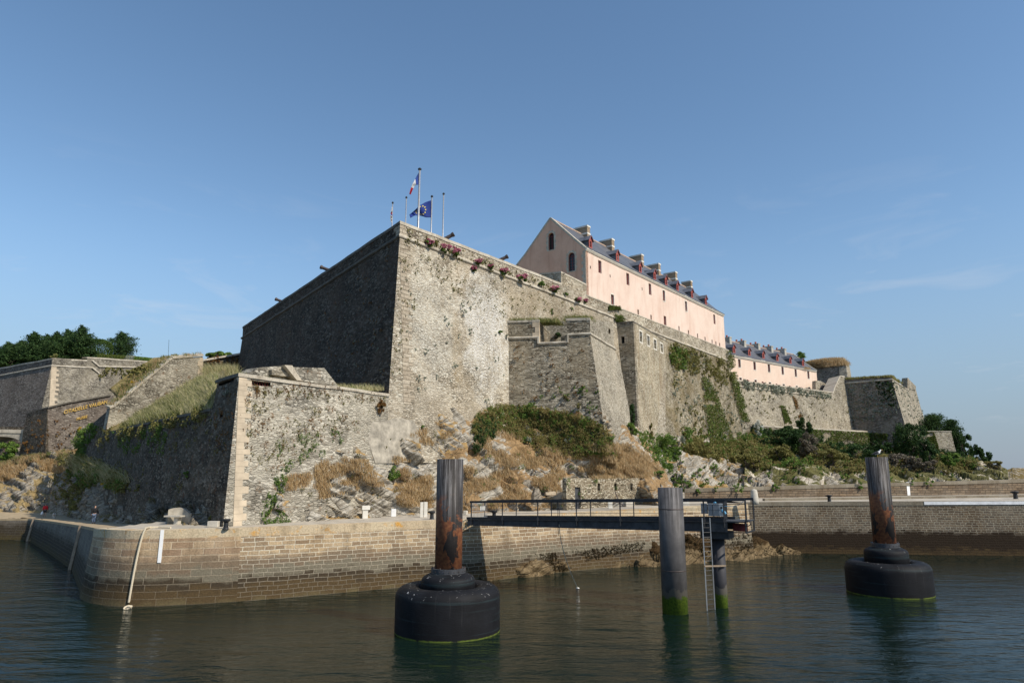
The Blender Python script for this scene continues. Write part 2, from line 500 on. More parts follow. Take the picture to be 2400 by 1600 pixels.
def rockmat(name, c_dark, c_mid, c_light, grass=None, gamt=.5, seaweed=None, lich=.3, dip=(0, 0, 0), z_weed=None, gz=0.0):
    m = NT(name); p = m.pos()
    q = m.mapping(p, (1, 1, 1), rot=(0, R(32), 0))
    st = m.mapping(q, (.22, .22, 2.6))
    n1 = m.noise(st, 1.6, 7, .68, .25)
    n2 = m.noise(p, .9, 6, .62)
    n3 = m.noise(p, 7, 5, .7)
    vo = m.n('TexVoronoi', {'feature': 'DISTANCE_TO_EDGE'}, Vector=m.mapping(q, (.45, .45, 1.3)), Scale=1.0)
    crack = m.rng(vo.outputs[0], .0, .05, 1, 0)
    col = m.ramp(n1, [(.30, c_dark), (.46, c_mid), (.62, c_light), (.75, tuple(min(1, x * 1.25) for x in c_light))])
    col = m.mix(m.math('MULTIPLY', m.rng(n2, .45, .7), .45), col, c_light)
    col = m.mix(m.math('MULTIPLY', crack, .3), col, tuple(x * .3 for x in c_dark))
    if lich:
        lk = m.rng(m.noise(p, .55, 6, .7, .4), .64, .70)
        col = m.mix(m.math('MULTIPLY', lk, lich), col, (.50, .25, .06))
    if grass:
        gn = m.noise(p, .32, 6, .66, .3)
        nz = m.xyz(m.n('NewGeometry').outputs['Normal'])[2]
        gk = m.rng(m.math('ADD', gn, m.math('MULTIPLY', nz, .18)), .64 - gamt * .2, .70 - gamt * .2)
        gcol = m.mix(m.rng(m.noise(p, 3.5, 4, .7), .35, .65), grass, tuple(x * .5 for x in grass))
        col = m.mix(gk, col, gcol)
    if seaweed:
        z = m.xyz(p)[2]
        zz = m.math('ADD', z, m.math('MULTIPLY', m.math('SUBTRACT', m.noise(p, .8, 6, .7), .5), 2.6))
        k = m.math('MULTIPLY', m.rng(zz, z_weed[0], z_weed[0] + .15), m.rng(zz, z_weed[1], z_weed[1] + .2, 1, 0))
        col = m.mix(m.math('MULTIPLY', k, .95), col, seaweed)
    col = m.mix(.6, col, m.mix(m.rng(n3, .25, .75), (.2, .2, .2), (1, 1, 1)), 'OVERLAY')
    h = m.math('ADD', m.math('MULTIPLY', n1, 1.2), m.math('ADD', m.math('MULTIPLY', n3, .4), m.math('MULTIPLY', crack, -.5)))
    return m.fin(col, .95, h, .8, .25, Specular_IOR_Level=.2)

def leafmat(name, cols, rough=.7, trans=.25):
    """cols = palette picked per leaf"""
    m = NT(name); r = m.n('NewGeometry').outputs['Random Per Island']
    big = m.noise(m.pos(), .8, 3)
    v = m.math('ADD', m.math('MULTIPLY', r, .7), m.math('MULTIPLY', big, .45))
    n = len(cols)
    col = m.ramp(v, [((i + .3) / n, c) for i, c in enumerate(cols)])
    b = m.n('BsdfPrincipled'); m.set(b, 'Base Color', col); m.set(b, 'Roughness', rough); m.set(b, 'Specular IOR Level', .2)
    t = m.n('BsdfTranslucent'); m.set(t, 0, col)
    mx = m.n('MixShader'); mx.inputs[0].default_value = trans
    m.t.links.new(b.outputs[0], mx.inputs[1]); m.t.links.new(t.outputs[0], mx.inputs[2]); m.t.links.new(mx.outputs[0], m.out.inputs[0])
    return m.mat

M = {}
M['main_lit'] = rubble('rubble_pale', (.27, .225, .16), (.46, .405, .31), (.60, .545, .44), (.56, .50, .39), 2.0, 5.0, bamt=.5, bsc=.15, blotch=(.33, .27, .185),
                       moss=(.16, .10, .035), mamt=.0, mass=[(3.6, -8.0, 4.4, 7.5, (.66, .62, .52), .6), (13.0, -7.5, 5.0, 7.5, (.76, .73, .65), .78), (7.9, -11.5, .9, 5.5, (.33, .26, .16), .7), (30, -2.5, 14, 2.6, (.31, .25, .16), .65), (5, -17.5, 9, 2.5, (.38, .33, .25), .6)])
M['main_dark'] = rubble('rubble_dark', (.045, .036, .026), (.095, .078, .058), (.21, .178, .14), (.12, .10, .075), 1.8, 5.0, blotch=(.085, .06, .042), bamt=.55, moss=(.13, .055, .025), mamt=.15, gap=.3)  # dark stone for the unlit face, colour lowered and warmed for its shade
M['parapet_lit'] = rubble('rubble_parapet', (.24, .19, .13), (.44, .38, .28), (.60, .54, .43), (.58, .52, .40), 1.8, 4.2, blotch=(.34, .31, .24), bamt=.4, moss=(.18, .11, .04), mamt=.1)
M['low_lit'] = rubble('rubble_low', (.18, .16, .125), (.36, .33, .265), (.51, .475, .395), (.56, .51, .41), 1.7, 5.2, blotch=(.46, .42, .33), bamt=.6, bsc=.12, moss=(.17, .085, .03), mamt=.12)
M['low_dark'] = rubble('rubble_low_shade', (.05, .041, .029), (.12, .102, .076), (.26, .225, .175), (.18, .155, .12), 1.9, 5.0, blotch=(.10, .085, .06), bamt=.5, moss=(.14, .06, .025), mamt=.25)  # darker copy of the low rubble, shade of unlit faces put into colour
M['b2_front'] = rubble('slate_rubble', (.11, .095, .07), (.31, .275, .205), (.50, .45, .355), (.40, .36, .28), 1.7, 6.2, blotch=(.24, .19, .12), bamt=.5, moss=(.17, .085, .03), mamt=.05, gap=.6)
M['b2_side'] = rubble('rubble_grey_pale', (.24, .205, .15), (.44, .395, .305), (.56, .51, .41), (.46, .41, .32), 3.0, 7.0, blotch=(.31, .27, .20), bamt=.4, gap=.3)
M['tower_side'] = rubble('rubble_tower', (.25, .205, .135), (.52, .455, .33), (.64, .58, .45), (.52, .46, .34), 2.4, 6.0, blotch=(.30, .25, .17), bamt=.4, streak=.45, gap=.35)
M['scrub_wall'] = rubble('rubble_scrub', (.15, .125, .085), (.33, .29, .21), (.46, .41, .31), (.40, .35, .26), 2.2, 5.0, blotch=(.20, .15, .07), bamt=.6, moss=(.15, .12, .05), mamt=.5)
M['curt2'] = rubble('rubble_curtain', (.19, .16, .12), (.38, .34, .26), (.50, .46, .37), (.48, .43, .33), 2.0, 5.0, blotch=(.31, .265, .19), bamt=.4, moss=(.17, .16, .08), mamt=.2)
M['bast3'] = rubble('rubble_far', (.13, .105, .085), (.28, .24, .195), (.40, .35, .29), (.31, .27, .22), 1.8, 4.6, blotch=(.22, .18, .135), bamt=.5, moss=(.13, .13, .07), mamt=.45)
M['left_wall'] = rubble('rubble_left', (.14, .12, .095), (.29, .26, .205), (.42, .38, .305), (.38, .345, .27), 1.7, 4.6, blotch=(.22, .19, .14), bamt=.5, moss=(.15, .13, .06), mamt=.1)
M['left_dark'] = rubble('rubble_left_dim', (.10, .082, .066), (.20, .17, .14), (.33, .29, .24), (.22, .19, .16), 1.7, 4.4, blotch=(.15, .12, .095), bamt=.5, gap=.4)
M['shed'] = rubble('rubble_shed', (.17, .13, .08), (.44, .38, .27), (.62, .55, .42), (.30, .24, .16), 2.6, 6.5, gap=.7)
M['concrete_patch'] = plain('old_render', (.36, .325, .26), .95, var=.45, scale=1.6, bump=1.0)
M['quoin'] = ashlar('granite_quoin', (.50, .42, .31), (.60, .53, .42), (.24, .19, .13), 3.0, .5, .01, bstr=.3)
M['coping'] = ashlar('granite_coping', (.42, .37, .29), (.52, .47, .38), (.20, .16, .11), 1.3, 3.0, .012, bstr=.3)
M['coping_dark'] = plain('darkened_coping', (.14, .125, .10), .95, var=.35, scale=2)  # dark copy of the coping, shade of the unlit faces put into colour
tide = [(2.5, 2.9, (.135, .10, .066), .85), (1.9, 2.2, (.15, .135, .095), .85), (1.25, 1.6, (.030, .018, .008), .86), (.75, 1.1, (.080, .052, .022), .84), (-.2, .3, (.125, .10, .05), .8)]
M['quay'] = ashlar('quay_granite', (.44, .32, .185), (.20, .13, .07), (.56, .49, .37), .66, .28, .028, warp=2.0, tide=tide, lichen=.0)
M['quay_big'] = ashlar('quay_granite_big', (.45, .325, .19), (.24, .15, .085), (.52, .42, .29), 1.25, .42, .022, tide=tide, lichen=.2)
M['quay_cap'] = ashlar('quay_capstone', (.54, .44, .29), (.48, .37, .23), (.32, .25, .16), 1.9, 3, .012, lichen=.9)
M['jetty'] = ashlar('jetty_stone', (.135, .095, .055), (.052, .033, .018), (.28, .245, .18), .52, .23, .034, warp=2.4, bstr=.9,
                    tide=[(2.0, 2.45, (.022, .013, .006), 1.15), (.3, .8, (.07, .045, .018), .8)])
M['jetty_upper'] = ashlar('jetty_parapet_stone', (.20, .14, .085), (.095, .062, .037), (.05, .036, .023), .75, .30, .035, warp=1.5, bstr=1.0)
M['jetty_cap'] = ashlar('jetty_capstone', (.22, .19, .14), (.16, .13, .09), (.16, .12, .08), 1.6, 3, .014)
M['shade_quay'] = ashlar('slip_wall_stone', (.17, .15, .12), (.10, .085, .07), (.20, .17, .13), .7, .3, .014,
                         tide=[(1.6, 2.4, (.035, .026, .014), .9), (.3, .8, (.06, .045, .015), .8)])
M['deck'] = plain('quay_paving', (.44, .39, .31), .92, var=.25, scale=.9, bump=.4)
M['deck_earth'] = plain('path_earth', (.40, .31, .19), .95, var=.25, scale=1.2, bump=.4)
M['white_paint'] = plain('white_paint', (.80, .80, .78), .6, var=.06, scale=3)
M['painted_kerb'] = plain('worn_white_paint', (.80, .80, .79), .7, var=.2, scale=2)
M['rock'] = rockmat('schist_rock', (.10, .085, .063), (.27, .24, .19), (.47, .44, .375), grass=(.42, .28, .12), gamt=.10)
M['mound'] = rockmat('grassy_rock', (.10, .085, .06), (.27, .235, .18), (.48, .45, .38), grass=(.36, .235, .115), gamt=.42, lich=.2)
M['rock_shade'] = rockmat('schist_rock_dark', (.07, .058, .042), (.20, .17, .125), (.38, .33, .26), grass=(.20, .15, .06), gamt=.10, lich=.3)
M['rock_far'] = rockmat('headland_rock', (.14, .11, .08), (.36, .31, .24), (.55, .50, .41), grass=(.15, .14, .05), gamt=.45, lich=.6)
M['hill'] = rockmat('hillside', (.07, .06, .045), (.19, .165, .13), (.38, .35, .29), grass=(.36, .27, .13), gamt=.35, lich=.0)
M['weedrock'] = rockmat('tidal_rock', (.05, .034, .017), (.12, .084, .042), (.21, .155, .085), seaweed=(.045, .026, .009), z_weed=(1.0, 9.0), lich=0)
M['soil'] = rockmat('soil_slope', (.12, .09, .05), (.24, .18, .09), (.33, .26, .14), grass=(.30, .24, .10), gamt=1.2, lich=0)
M['pink'] = None

def render_wall(name, base, stain, grey):
    m = NT(name); uv = m.uv()
    a = m.rng(m.noise(uv, .22, 7, .70, .4), .44, .62)
    col = m.mix(m.math('MULTIPLY', a, .34), base, stain)
    st = m.rng(m.noise(m.mapping(uv, (.8, .10, 1)), 1.0, 6, .65), .50, .66)
    col = m.mix(m.math('MULTIPLY', st, .5), col, stain)
    g = m.rng(m.noise(m.mapping(uv, (1, .5, 1)), .6, 6, .7), .60, .76)
    col = m.mix(m.math('MULTIPLY', g, .6), col, grey)
    fn = m.noise(uv, 8, 5, .7)
    col = m.mix(.35, col, m.mix(m.rng(fn, .25, .75), (.3, .3, .3), (.75, .75, .75)), 'OVERLAY')
    return m.fin(col, .92, fn, .35, .03, Specular_IOR_Level=.2)
M['pink'] = render_wall('pink_render', (.74, .595, .49), (.60, .40, .31), (.46, .38, .30))
M['pink_gable'] = render_wall('pink_render_gable', (.78, .49, .345), (.52, .27, .185), (.46, .37, .27))  # stained gable copy of the pink, colour warmed to offset its bluish shade
M['pink2'] = render_wall('pink_render_new', (.76, .60, .475), (.67, .48, .37), (.54, .44, .35))
M['trim'] = plain('white_cornice', (.74, .70, .60), .85, var=.12, scale=2)
M['trim_grey'] = plain('grey_stone_trim', (.52, .47, .37), .9, var=.3, scale=2.2)
def slate():
    m = NT('slate_roof'); uv = m.uv()
    b = m.n('TexBrick', {'offset': .5}, Vector=uv, Scale=1.0, Color1=(.075, .078, .088), Color2=(.125, .125, .135), Mortar=(.03, .03, .034))
    b.inputs['Brick Width'].default_value = .22; b.inputs['Row Height'].default_value = .13; b.inputs['Mortar Size'].default_value = .006
    a = m.rng(m.noise(m.mapping(uv, (.7, .25, 1)), 1.0, 6, .65), .45, .75)
    col = m.mix(m.math('MULTIPLY', a, .5), b.outputs[0], (.22, .215, .20))
    return m.fin(col, .5, b.outputs[1], .4, .02)
M['slate'] = slate()
M['slate_pale'] = plain('slate_pale', (.14, .145, .16), .5, var=.5, scale=1.5)
M['ridge'] = plain('ridge_tile', (.50, .36, .27), .9, var=.3, scale=4)
M['red_wood'] = plain('red_painted_wood', (.34, .075, .055), .6, var=.2, scale=5)
M['red_dark'] = plain('dark_red_paint', (.17, .025, .025), .6, var=.2, scale=5)
M['glass'] = plain('window_glass', (.030, .033, .038), .12, var=.2, scale=2, bump=0)
M['curtain'] = plain('window_curtain', (.62, .60, .56), .9, var=.1)
M['dark'] = plain('dark_interior', (.02, .018, .016), .9, var=.1)  # near-black, behind openings it stands in for unlit interiors
M['chim'] = ashlar('chimney_brick', (.34, .235, .14), (.27, .19, .12), (.36, .30, .22), .3, .09, .008)
M['chim_grey'] = plain('chimney_grey', (.42, .40, .34), .9, var=.25, scale=2)
M['pot'] = plain('terracotta', (.42, .11, .06), .8)
M['steel'] = plain('dark_steel', (.032, .034, .038), .5, metal=.3, var=.35, scale=5)
M['steel_girder'] = plain('grey_girder_steel', (.055, .057, .062), .55, metal=.2, var=.5, scale=2.0)
M['galv'] = plain('galvanised', (.40, .41, .42), .45, metal=.6, var=.15)
M['box_grey'] = plain('cabinet_grey', (.33, .33, .32), .6, var=.08)
M['box_white'] = plain('cabinet_white', (.70, .68, .62), .6, var=.06)
M['blue_plastic'] = plain('blue_plastic', (.10, .35, .55), .5, var=.1)
M['concrete'] = plain('pale_concrete', (.52, .48, .40), .9, var=.15, scale=3, bump=.3)
M['concrete_white'] = plain('white_concrete', (.68, .65, .57), .85, var=.12, scale=3)
M['iron'] = plain('black_iron', (.025, .026, .028), .55, metal=.3, var=.4, scale=8)
M['gun'] = plain('old_gun_iron', (.085, .065, .058), .6, metal=.4, var=.35, scale=8)
M['rope'] = plain('rope_fibre', (.60, .52, .38), .95, var=.2, scale=20, bump=.5)
M['timber'] = plain('weathered_timber', (.30, .23, .16), .9, var=.3, scale=4)
M['gold'] = plain('gilded_metal', (.75, .50, .13), .4, metal=.15, var=.2)
M['gull_white'] = plain('white_feathers', (.80, .80, .79), .8, var=.05)
M['gull_black'] = plain('slate_feathers', (.035, .036, .042), .8, var=.2)
M['yellow'] = plain('yellow_beak', (.65, .38, .05), .5, var=.1)
M['skin'] = plain('skin', (.50, .30, .21), .6, var=.05)
M['red_cloth'] = plain('red_jacket', (.62, .02, .03), .8, var=.1)
M['black_cloth'] = plain('black_cloth', (.015, .015, .017), .85, var=.2)
M['dark_cloth'] = plain('dark_shorts', (.045, .045, .05), .85, var=.2)
M['denim'] = plain('denim', (.13, .18, .27), .85, var=.3, scale=10)
M['hair'] = plain('dark_hair', (.02, .016, .013), .7, var=.2)
M['bag'] = plain('white_plastic_bag', (.82, .84, .86), .4, var=.05)

def pilemat(name, wet_z, rust, top_streak=True, steelc=(.07, .07, .075)):
    m = NT(name); p = m.n('TexCoord').outputs['Object']; uv = m.uv(); z = m.xyz(m.pos())[2]
    col = m.mix(m.rng(m.noise(p, 1.1, 5, .6), .35, .65), tuple(x * .75 for x in steelc), tuple(x * 1.35 for x in steelc))
    st = m.rng(m.noise(m.mapping(uv, (5.5, .12, 1)), 1.0, 7, .75), .50, .62)
    up = m.rng(z, 4.4, 8.5)
    if top_streak: col = m.mix(m.math('MULTIPLY', m.math('MULTIPLY', st, up), .75), col, (.45, .43, .42))
    dn = m.rng(m.noise(m.mapping(uv, (2.5, .22, 1)), 1.0, 5, .65), .52, .7)
    col = m.mix(m.math('MULTIPLY', dn, .6), col, (.022, .020, .022))
    if rust:
        k0 = m.noise(m.mapping(uv, (.75, .55, 1), (3.1, 1.2, 0)), 1.0, 6, .62, .4)
        zr = m.rng(z, rust[0], rust[1], 1, 0)
        k = m.rng(m.math('ADD', k0, m.math('MULTIPLY', zr, .10)), .52, .55)
        rc = m.mix(m.rng(m.noise(uv, 5, 5), .4, .6), (.26, .105, .045), (.16, .058, .03))
        col = m.mix(m.math('MULTIPLY', k, m.rng(z, rust[1] + .6, rust[1], 0, 1)), col, rc)
        dk = m.rng(m.math('ADD', k0, m.math('MULTIPLY', zr, .10)), .40, .43)
        dk2 = m.math('MULTIPLY', dk, m.math('SUBTRACT', 1.0, k))
        col = m.mix(m.math('MULTIPLY', dk2, m.math('MULTIPLY', zr, .75)), col, (.025, .02, .02))
        sp = m.rng(m.noise(uv, 3.2, 6, .7), .62, .67)
        col = m.mix(m.math('MULTIPLY', sp, m.math('MULTIPLY', m.rng(z, rust[1] + 1.5, rust[1]), .8)), col, (.22, .09, .045))
    wl = m.n('TexNoise', None, Vector=uv, Scale=2.5, Detail=5)
    zz = m.math('ADD', z, m.math('MULTIPLY', m.math('SUBTRACT', wl.outputs[0], .5), .9))
    if wet_z:
        col = m.mix(m.rng(zz, wet_z + .62, wet_z + .68, .75, 0), col, (.14, .125, .10))
        gcol = m.mix(m.rng(m.noise(uv, 9, 4), .35, .65), (.115, .17, .015), (.05, .085, .01))
        col = m.mix(m.rng(zz, wet_z + .15, wet_z + .3, 1, 0), col, gcol)
    fn = m.noise(uv, 10, 4)
    return m.fin(col, .62, m.math('ADD', fn, m.math('MULTIPLY', st, .4)), .25, .02, Metallic=.1, Specular_IOR_Level=.3)
M['pile_rust'] = pilemat('pile_rusty', 0, (3.0, 6.4), steelc=(.034, .030, .027))
M['pile_grey'] = pilemat('pile_grey', .70, None, steelc=(.074, .070, .068))
M['pile_small'] = pilemat('pile_small', .55, None, steelc=(.042, .041, .045))
def rubber():
    m = NT('black_rubber'); uv = m.uv(); z = m.xyz(m.pos())[2]
    nz = m.xyz(m.n('NewGeometry').outputs['Normal'])[2]
    col = m.mix(m.rng(m.noise(uv, .8, 5), .35, .7), (.006, .006, .007), (.013, .0135, .016))
    bd = m.math('MULTIPLY', m.rng(m.noise(m.mapping(uv, (.15, 3.2, 1)), 1, 4, .6), .54, .70), .6)
    col = m.mix(bd, col, (.030, .050, .054))
    st = m.rng(m.noise(m.mapping(uv, (7, .35, 1)), 1, 5, .7), .62, .72)
    col = m.mix(m.math('MULTIPLY', st, .35), col, (.09, .09, .088))
    gu = m.rng(m.noise(m.mapping(m.pos(), (1, 1, .5)), 4.5, 5, .75), .63, .68)
    gz_ = m.math('MULTIPLY', gu, m.rng(nz, .12, .6))
    col = m.mix(gz_, col, (.62, .61, .58))
    gn = m.rng(m.math('ADD', z, m.math('MULTIPLY', m.noise(uv, 6, 3), .07)), .09, .12, 1, 0)
    col = m.mix(m.math('MULTIPLY', gn, m.rng(m.noise(uv, 2.2, 4), .35, .5)), col, (.10, .13, .02))
    fn = m.noise(m.mapping(uv, (1, 5, 1)), 4, 4)
    return m.fin(col, .68, fn, .3, .03, Specular_IOR_Level=.2)
M['rubber'] = rubber()

def water():
    m = NT('sea_water'); p = m.pos()
    a = m.noise(m.mapping(p, (.30, .75, 1), rot=(0, 0, R(8))), 1.0, 3, .55, .3)
    b = m.noise(m.mapping(p, (1.5, 3.0, 1), rot=(0, 0, R(-6))), 1.0, 4, .6, .4)
    c = m.noise(m.mapping(p, (5.0, 9.0, 1)), 1.0, 3, .6)
    gust = m.rng(m.noise(p, .045, 3), .35, .65, .45, 1.25)
    h = m.math('ADD', m.math('MULTIPLY', a, .85), m.math('MULTIPLY', gust, m.math('ADD', m.math('MULTIPLY', b, .27), m.math('MULTIPLY', c, .06))))
    return m.fin((.005, .013, .010), .03, h, .6, .32, IOR=1.22, Specular_IOR_Level=.32)
M['water'] = water()

M['lf_dark'] = leafmat('leaf_dark', [(.02, .035, .014), (0.016, 0.041, 0.014), (0.030, 0.068, 0.019), (0.047, 0.095, 0.027), (0.074, 0.128, 0.038)])
M['lf_green'] = leafmat('leaf_green', [(0.053, 0.105, 0.022), (0.090, 0.165, 0.033), (0.135, 0.225, 0.045), (0.195, 0.285, 0.060)])
M['lf_mid'] = leafmat('leaf_mid', [(.030, .060, .014), (.045, .085, .018), (.065, .11, .022), (.085, .14, .03)])
M['lf_ivy'] = leafmat('leaf_ivy', [(.045, .075, .018), (.070, .12, .022), (.11, .17, .03), (.16, .20, .045), (.13, .11, .04)])
M['lf_olive'] = leafmat('leaf_olive', [(0.105, 0.105, 0.035), (0.175, 0.166, 0.052), (0.236, 0.228, 0.070), (0.298, 0.263, 0.096)])
M['lf_scrub'] = leafmat('leaf_scrub', [(.17, .15, .05), (.26, .20, .08), (.22, .24, .07), (.34, .24, .11), (.30, .30, .10)], trans=.4)
M['lf_grey'] = leafmat('leaf_silver', [(0.135, 0.162, 0.121), (0.230, 0.257, 0.189), (0.324, 0.351, 0.270), (0.432, 0.459, 0.365)])
M['lf_rust'] = leafmat('leaf_rust', [(0.135, 0.061, 0.024), (0.216, 0.101, 0.035), (0.297, 0.149, 0.047), (0.203, 0.149, 0.054)])
M['lf_pink'] = leafmat('flower_pink', [(.48, .13, .20), (.60, .20, .29), (.68, .30, .38), (.52, .20, .26)])
M['lf_yellow'] = leafmat('flower_yellow', [(.50, .32, .03), (.60, .42, .05), (.66, .50, .08)])
M['lf_white'] = leafmat('flower_white', [(.5, .5, .42), (.62, .62, .54), (.72, .72, .66)])
M['lf_brown'] = leafmat('twig_grey_brown', [(0.121, 0.101, 0.078), (0.176, 0.149, 0.115), (0.230, 0.196, 0.155), (0.149, 0.135, 0.081)])
M['gr_dry'] = leafmat('grass_dry', [(.24, .19, .08), (.42, .26, .12), (.50, .36, .19), (.40, .28, .13), (.62, .49, .30)], trans=.35)
M['gr_pale'] = leafmat('grass_pale', [(.36, .30, .15), (.46, .40, .21), (.56, .50, .29), (.28, .30, .11)], trans=.35)
M['gr_green'] = leafmat('grass_green', [(.09, .12, .030), (.14, .17, .045), (.20, .22, .07), (.30, .27, .11)], trans=.35)
M['bark'] = plain('bark', (.10, .08, .06), .95, var=.3, scale=6, bump=.6)

# ------------------------------------------------------------------ water and reference levels
def water_obj():
    S = 7000.
    V = [(-S, -400, 0), (S, -400, 0), (S, S, 0), (-S, S, 0)]
    o = mk('water', V, [(0, 1, 2, 3)], M['water'])
    tag(o, kind='structure')
water_obj()

def zdeck(P):
    x, y = P[0], P[1]
    if x < -27.2:
        return float(np.interp(y, [46, 50, 62, 92, 130], [4.5, 4.3, 3.6, 2.4, 2.3]))
    return float(np.interp(x, [-30, -4, 6, 25, 70], [4.5, 4.57, 4.74, 5.15, 5.5]))
def onDeck(x, y, dz=0):
    z = 4.5
    for _ in range(30):
        p = onZ(x, y, z); z = .5 * z + .5 * (zdeck(p) + dz)
    return onZ(x, y, z)

# ================================================================== QUAY, JETTY, DECKS
def wstrip(name, mat, top, bot, parent, rows=2, uv0=0):
    """battered wall face between two polylines, u = arc length, v = height"""
    top = np.array(top); bot = np.array(bot); n = len(top)
    d = np.r_[0, np.cumsum(np.linalg.norm(np.diff(top[:, :2], axis=0), axis=1))] + uv0
    V = []; UV = []
    for j in range(rows):
        f = j / (rows - 1)
        for i in range(n):
            p = bot[i] * (1 - f) + top[i] * f
            V.append(p); UV.append((d[i], p[2]))
    F = [(j * n + i, j * n + i + 1, (j + 1) * n + i + 1, (j + 1) * n + i) for j in range(rows - 1) for i in range(n - 1)]
    return mk(name, V, F, mat, parent, None, UV, recv=True)
def smoothline(pts, n):
    pts = np.array(pts); k = len(pts)
    ext = np.vstack([2 * pts[0] - pts[1], pts, 2 * pts[-1] - pts[-2]])
    out = []
    for i in range(k - 1):
        p0, p1, p2, p3 = ext[i], ext[i + 1], ext[i + 2], ext[i + 3]
        for j in range(n):
            t = j / n
            out.append(.5 * (2 * p1 + (p2 - p0) * t + (2 * p0 - 5 * p1 + 4 * p2 - p3) * t * t + (3 * p1 - p0 - 3 * p2 + p3) * t ** 3))
    out.append(pts[-1]); return np.array(out)
def inward(line, d, z=None):
    """offset a plan polyline to its left side (inland)"""
    out = []
    for i, p in enumerate(line):
        t = unit(line[min(i + 1, len(line) - 1)] - line[max(i - 1, 0)])
        q = V3(-t[1], t[0], 0)
        out.append(p + q * d)
    return np.array(out)

qpx = [(186, 1398), (192, 1405), (212, 1413), (250, 1418.5), (302, 1421), (400, 1418), (600, 1406), (850, 1384), (1000, 1371), (1158, 1359), (1357, 1336)]
ql = [onZ(x, y, 0) for x, y in qpx]
Cq = onZ(1757, 1179, 5.15); Cq[2] = 0; Cq[1] -= .5
ql.append((ql[-1] + Cq) / 2 + V3(.0, .2, 0)); ql.append(Cq)
ql = smoothline(ql, 5)
ql[:, 2] = 0
qin = inward(ql, 1.0) - ql          # unit inland vectors
def qrow(z_of, line=ql, inn=qin, bat=.10):
    return np.array([p + q * bat * max(z_of(p), -1.5) + ZU * z_of(p) for p, q in zip(line, inn)])
def capz(p): return zdeck(p) - .52
quay = thing('quay_wall', 'long curved tan granite harbour wall with a rounded near corner and a dark tide line', 'harbour wall', ql[10])
isp = int(np.argmin([abs(p[0] - onZ(540, 1409, 0)[0]) for p in ql]))
bot = qrow(lambda p: -1.5); top = qrow(capz)
wstrip('masonry', M['quay_big'], top[:isp + 1], bot[:isp + 1], quay)
wstrip('masonry', M['quay'], top[isp:], bot[isp:], quay, uv0=18.3)
full = qrow(lambda p: zdeck(p) + .01)
cap0 = np.array([p + (0 - q) * .04 for p, q in zip(top, qin)])
b = MB()
b.sweep(full, [(.05, 0), (.05, -.53), (-.9, -.53), (-.9, 0)])
b.build('capstone', M['quay_cap'], quay, recv=True)

# left return wall, in shade, along the sloping path
lw = np.array([onZ(x, y, 0) for x, y in [(0, 1263), (63, 1265), (110, 1293), (169, 1334)]])
lw[0] = V3(lw[1][0] - 30, lw[1][1] + 2, 0)
lw = np.vstack([lw, ql[0:1] + [[.10, .15, 0]], ql[4:5] + [[.35, 1.0, 0]]])
lw = resample(lw, 40); lw[:, 2] = 0
lin = inward(lw, 1.0) - lw
lw_t = np.array([p + q * .35 + ZU * zdeck(p - V3(.3, 0, 0)) for p, q in zip(lw, lin)])
lw_b = np.array([p - q * .2 - ZU * 1.5 for p, q in zip(lw, lin)])
lwall = thing('return_wall', 'shaded dark stone wall falling away left of the rounded quay corner', 'harbour wall', lw[20])
wstrip('masonry', M['shade_quay'], lw_t, lw_b, lwall, rows=3)
b = MB(); b.sweep(lw_t + ZU * .02, [(.04, 0), (.04, -.22), (-.5, -.22), (-.5, 0)]); b.build('capstone', M['deck_earth'], lwall)

# decks
def deck_mesh(name, mat, edge, inl, depth, dz, n=12, label=None):
    rows = [[p + q * (depth * (j / (n - 1)) ** 1.4) for p, q in zip(edge, inl)] for j in range(n)]
    rows = [[V3(p[0], p[1], zdeck(p) + dz) for p in r] for r in rows]
    V = np.array(rows).reshape(-1, 3); k = len(edge)
    F = [(j * k + i, j * k + i + 1, (j + 1) * k + i + 1, (j + 1) * k + i) for j in range(n - 1) for i in range(k - 1)]
    o = mk(name, V, F, mat, None, None, V[:, :2], recv=True); tag(o, kind='structure'); return o
e0 = qrow(lambda p: zdeck(p)) ; e0 = np.array([p + q * .5 for p, q in zip(e0, qin)])
iv = np.array([V3(-.35, .93, 0)] * len(e0))
deck_mesh('quay_deck', M['deck'], e0[1:], iv[1:], 26, -.006)
e1 = np.array([p + q * .3 for p, q in zip(lw_t, lin)])
deck_mesh('path', M['deck_earth'], e1, lin, 13, -.012)

# jetty on the right
J0 = Cq.copy(); J1 = onZ(1908, 1297, 0); J2 = onZ(2460, 1303.5, 0)
J0b = V3(J0[0], J1[1] + .15, 0)
jl = resample(np.array([J0b, J1, J2, J2 + V3(70, .8, 0)]), 60); jl[:, 2] = 0
jin = np.tile(V3(0, 1, 0), (60, 1))
jett = thing('jetty', 'dark brown stone jetty wall with pale joints behind the right mooring post', 'jetty', J1)
jt = np.array([p + q * .45 + ZU * (zdeck(p) - .38) for p, q in zip(jl, jin)]); jb = np.array([p - q * .15 - ZU * 1.5 for p, q in zip(jl, jin)])
wstrip('masonry', M['jetty'], jt, jb, jett)
# return face at the corner towards the quay
c_t = jt[0]; 
b = MB(); jfull = np.array([p + ZU * .39 for p in jt]); b.sweep(jfull, [(.05, 0), (.05, -.40), (-1.0, -.40), (-1.0, 0)]); b.build('capstone', M['jetty_cap'], jett, recv=True)
iw = int(np.argmin([abs(p[0] - onZ(2172, 1300, 0)[0]) for p in jl]))
b = MB(); b.sweep(jfull[iw:] + V3(0, -.004, -.002), [(.085, -.02), (.085, -.34), (.03, -.34), (.03, -.02)]); b.build('painted_band', M['painted_kerb'], jett)
deck_mesh('jetty_deck', M['deck'], np.array([p + q * .8 for p, q in zip(jt, jin)]), jin, 24, .012)
